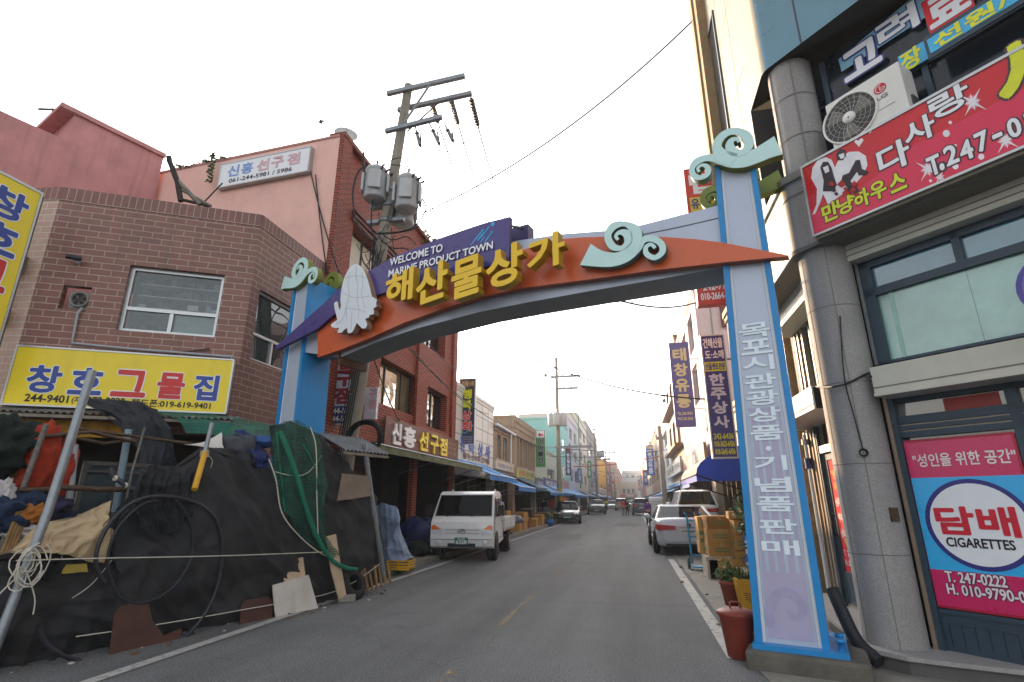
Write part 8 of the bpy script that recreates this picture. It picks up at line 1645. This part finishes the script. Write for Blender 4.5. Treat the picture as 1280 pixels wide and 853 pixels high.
m = MB(); m.sheet([NL([(82, 706), (108, 706)], .22), NL([(78, 717), (110, 716)], .24)], M('mustard_rag', (150, 128, 54), rough=.9, var=.3), 8, 6, .03, 5, 3); tag(m.build('rag', origin=True), 'small mustard rag below the beige canvas', 'cloth')
m = MB(); m.sheet([NL([(230, 556), (250, 552), (278, 541)], -.5), NL([(232, 558), (256, 557), (279, 560)], -.25), NL([(262, 560), (272, 563), (281, 570)], -.2)], M('white_sheet', (196, 190, 182), rough=.8, var=.12), 20, 14, .06, 3, 12); tag(m.build('plastic_sheet', origin=True), 'white plastic sheet bunched behind the yellow sleeved pole', 'sheet')
m = MB(); m.blob(N(297, 560, -.35), (.26, .22, .2), M('slate_cloth', (66, 68, 76), rough=.9, var=.2), .25, 2, 4, 4); m.blob(N(300, 577, -.3), (.26, .2, .18), bnet, .2, 2, 6, 4); tag(m.build('cloth_bundle', origin=True), 'slate grey cloth bundle on top of the stall beside the blue cloth', 'cloth')
m = MB(); bcl = M('blue_cloth', (34, 46, 92), rough=.85, var=.35, scale=5); m.sheet([NL([(290, 540), (306, 535), (318, 548)], -.4), NL([(300, 548), (314, 556), (326, 566)], -.2), NL([(312, 560), (322, 575), (336, 574)], -.1), NL([(317, 584), (326, 588), (334, 586)], -.08)], bcl, 50, 50, .08, 4, 13, fold=(.035, 5, NF.n, 1)); m.blob(N(330, 552, -.3), (.18, .14, .09), M('mid_blue_cloth', (56, 92, 150), rough=.85, var=.3), .35, 3, 2, 3); tag(m.build('blue_cloth', origin=True), 'crumpled blue cloth hanging over the top of the stall by the green net', 'cloth')
# hoops
hz = M('hoop_hose', (34, 36, 44), rough=.45)
def hoop(label, z3, w, r=.019):
    m = MB(); m.tube(smooth([N(x * .328, 573 + y * .328, w_ if False else w) for x, y in z3], 4), r, hz, 7); return tag(m.build('hoop', origin=True), label, 'hoop')
hoop('outer large black hose hoop leaning on the shade cloth', [(150, 640), (165, 690), (210, 735), (300, 772), (420, 784), (560, 765), (690, 695), (790, 580), (838, 450), (845, 320), (815, 225), (740, 168), (620, 145), (520, 162), (440, 222), (388, 300), (366, 370), (372, 430), (400, 475)], .34, .022)
hoop('inner black hose hoop leaning on the shade cloth', [(600, 160), (530, 185), (450, 265), (413, 360), (415, 440), (450, 520), (500, 550), (570, 545), (650, 500), (712, 420), (735, 340), (728, 255), (695, 190), (655, 158), (620, 150)], .30, .016)
# cords across the front
def cord(label, pts, r=.006): m = MB(); m.tube(smooth(pts, 6), r, wr_, 5); return tag(m.build('cord', origin=True), label, 'rope')
cord('white cord stretched across the front of the stall at mid height', NL([(20, 701, .4), (130, 698, .42), (280, 695, .42), (410, 690, .3)]))
cord('lower white cord across the shade cloth in front of the boards', NL([(95, 796, .3), (190, 782, .33), (300, 763, .34), (420, 739, .2), (475, 705, .16)]))
cord('thin cord slanting up the left shade cloth', NL([(90, 748, .25), (115, 730, .28), (140, 700, .25)]), .004)
# boards
def board(label, px4, w0, mt, th=.018, seed=0, name='board'):
    """weathered sheet leaning on the stall: px outline, bottom nearer than top"""
    m = MB(); rn = random.Random(seed); ys = [p[1] for p in px4]; y0, y1 = min(ys), max(ys)
    P = [N(x, y, w0 + .12 * (y - y0) / (y1 - y0)) for x, y in px4]; o = NF.n * (-th); n = len(P)
    m.face(P[::-1], mt); m.face([p + o for p in P], mt)
    for i in range(n): m.face([P[i], P[(i + 1) % n], P[(i + 1) % n] + o, P[i] + o], mt)
    return tag(m.build(name, origin=True), label, 'board')
bbd = M('brown_hardboard', (74, 46, 38), rough=.85, var=.3, scale=5); wbd = M('worn_white_board', (188, 182, 174), rough=.7, var=.15, scale=4, grime=.25); cbd = M('cream_plywood', (178, 156, 130), rough=.8, var=.2, scale=5)
board('large dark brown board leaning at the foot of the hoops', [(135, 829), (140, 795), (143, 768), (152, 757), (185, 751), (190, 775), (205, 795), (227, 786), (225, 806), (190, 822)], .3, bbd, seed=1)
board('small dark brown board left of the white board', [(300, 793), (301, 760), (306, 751), (336, 746), (341, 752), (340, 775), (330, 786)], .24, bbd, seed=2)
board('worn white board leaning on the stall by the road', [(341, 732), (386, 719), (390, 733), (399, 765), (370, 779), (356, 773), (347, 781), (344, 765)], .26, wbd, seed=3)
board('small cream board behind the worn white board', [(353, 702), (379, 697), (382, 723), (356, 729)], .16, cbd, seed=4)
board('tall cream plywood strip at the right corner of the stall', [(408, 671), (420, 668), (425, 700), (433, 744), (424, 750), (414, 712)], .22, cbd, seed=5)
board('grey brown cloth covered board high at the right end of the stall', [(428, 592), (460, 595), (464, 620), (440, 624), (422, 626)], .12, M('grey_brown_sack', (116, 102, 90), rough=.9, var=.25, scale=6), seed=6)
m = MB(); c = N(455, 578, -.35); tag(corr(NF.off(-.3), NF.off(-.3).uv(405, 556)[0], NF.off(-.3).uv(462, 556)[0], -.2, 2.62, .5, 2.3).build('lean_to_roof', origin=True), 'small grey corrugated lean to roof over the right end of the stall', 'roof')
t = thing('old_tyre', 'old black tyre leaning on its side against the stall corner', 'tyre', N(441, 745, .2)); m = MB(); c = N(441, 731, .22); ax = (NF.n + Vector((.1, 0, .55))).normalized(); m.lathe(c - ax * .07, [(.13, 0), (.2, -.01), (.245, .03), (.25, .07), (.245, .11), (.2, .15), (.13, .14)], tyre, 30, ax); m.build('tread', t)
m = MB(); m.lathe(c - ax * .07, [(.13, .14), (.125, .07), (.13, 0)], black, 30, ax); m.build('inner_ring', t)
m = MB(); rn = random.Random(6); owd = M('old_wood')
for k in range(7): x = 455 + k * 5.5; m.tube([N(x, 742 - k * 2.2, .2), N(x - 8 + rn.random() * 6, 705 + rn.random() * 8, .08)], .018 + rn.random() * .012, owd, 4)
tag(m.build('wood_offcut', origin=True), 'short wood offcuts propped by the foot of the thin grey pole', 'wood')
m = MB(); p = G(433, 752); m.obox((p.x, p.y, 0), (.26, .18, .1), conc, 30, (0, 0)); tag(m.build('stone_block', origin=True, bevel=.015), 'small concrete block in front of the old tyre', 'block')
# tarpaulins past the stall
bt1 = M('faded_blue_tarpaulin', (112, 130, 156), rough=.45, var=.25, scale=4, bump=.2, bscale=20); bt2 = M('navy_tarpaulin', (34, 42, 84), rough=.55, var=.3, scale=4)
T0 = lambda x, y, Y=11.8: atY(x, y, Y)
m = MB(); m.sheet([[T0(471, 632), T0(480, 628), T0(494, 632), T0(499, 650)], [T0(470, 655, 11.5), T0(482, 652, 11.3), T0(498, 652, 11.3), T0(504, 672, 11.6)], [T0(471, 685, 11.4), T0(486, 685, 11.2), T0(504, 682, 11.3), T0(512, 690, 11.6)], [T0(474, 712, 11.4), T0(492, 707, 11.2), T0(508, 700, 11.3), T0(517, 697, 11.7)]], bt1, 60, 60, .07, 3, 21, fold=(.05, 5, Vector((.3, -1, 0)), 1))
m.face([T0(471, 632), T0(471, 632, 12.8), T0(494, 632, 12.8), T0(494, 632)], bt1); m.face([T0(499, 650), T0(499, 650, 13), T0(517, 697, 13), T0(517, 697, 11.7)], bt1)
tag(m.build('tarpaulin_cover', origin=True), 'faded blue tarpaulin over goods just right of the thin grey pole', 'tarpaulin')
m = MB(); c = T0(524, 668, 14.2); m.blob(c, (.55, .6, .42), bt2, .25, 2, 8, 4, .12, ridge=.05); tag(m.build('tarpaulin_bundle', origin=True), 'navy tarpaulin bundle on the pavement beside the white truck', 'tarpaulin')
m = MB(); c = T0(523, 686, 13.7); m.blob(c, (.3, .25, .2), greenn, .3, 3, 9, 3, .12); tag(m.build('net_heap', origin=True), 'dark green net heap in front of the navy tarpaulin bundle', 'net')
t = thing('plastic_crate', 'yellow plastic crate lying under the faded blue tarpaulin', 'crate', T0(500, 712)); yc = M('crate_yellow', (204, 154, 28), rough=.5, var=.1); p = T0(500, 712, 11.3); m = MB(); x0, x1 = p.x - .24, p.x + .26
for z in (.0, .055, .11, .165): m.wbox(x0, x1, p.y - .16, p.y - .14, p.z + z, p.z + z + .03, yc); m.wbox(x1 - .02, x1, p.y - .14, p.y + .2, p.z + z, p.z + z + .03, yc); m.wbox(x0, x0 + .02, p.y - .14, p.y + .2, p.z + z, p.z + z + .03, yc)
for x in (x0, (x0 + x1) / 2, x1 - .02): m.wbox(x, x + .022, p.y - .163, p.y - .137, p.z, p.z + .195, yc)
m.wbox(x0, x1, p.y - .14, p.y + .2, p.z, p.z + .02, yc); m.build('body', t)

# small stuff on the ground
m = MB(); rn = random.Random(31); lm_ = [M('litter_grey', (120, 116, 108), rough=.9), M('litter_pale', (176, 170, 160), rough=.9), M('litter_dark', (50, 46, 42), rough=.9), M('litter_brown', (104, 78, 54), rough=.9)]
for k in range(260):
    t = rn.random()
    if k < 110: p = NF.P(-.3 + 5.6 * t, 0, .12 + rn.random() ** 2 * .5)
    elif k < 190: p = Vector((-5.05 + rn.random() ** 2 * .7, 10 + 40 * t, 0))
    else: p = Vector((1.1 + rn.random() * .9 - .3, 6 + 16 * t, .006))
    s_ = .008 + rn.random() ** 3 * .03; m.obox(p, (s_ * (1 + rn.random()), s_ * (1 + rn.random()), s_ * .5), rn.choice(lm_), rn.random() * 180, (rn.uniform(-15, 15), rn.uniform(-15, 15)))
o = m.build('debris'); o['kind'] = 'stuff'
m = MB(); rn = random.Random(5)
for k in range(900):
    y = 10.5 + rn.random() * 1.2 if k % 3 else 12 + rn.random() * 14; x = -5.02 + rn.random() * .1; h = .02 + rn.random() * .05; a = rn.random() * 6.28; d = Vector((math.cos(a), math.sin(a), 0)) * .006
    m.face([Vector((x, y, 0)) - d, Vector((x, y, 0)) + d, Vector((x + rn.uniform(-.03, .03), y + rn.uniform(-.03, .03), h))], leaf if k % 2 else leaf2)
o = m.build('kerb_weeds'); o['kind'] = 'stuff'
# light evening haze in the street
hz_ = bpy.data.materials.new('haze_air'); hz_.use_nodes = True; nn = hz_.node_tree.nodes; nn.remove(nn['Principled BSDF']); vp = nn.new('ShaderNodeVolumePrincipled'); vp.inputs['Color'].default_value = (.95, .93, .9, 1); vp.inputs['Density'].default_value = .0016; vp.inputs['Anisotropy'].default_value = .2
hz_.node_tree.links.new(vp.outputs[0], nn['Material Output'].inputs['Volume'])
o = MB().wbox(-256, 256, -66, 706, -1.6, 16, hz_).build('haze'); o['kind'] = 'stuff'
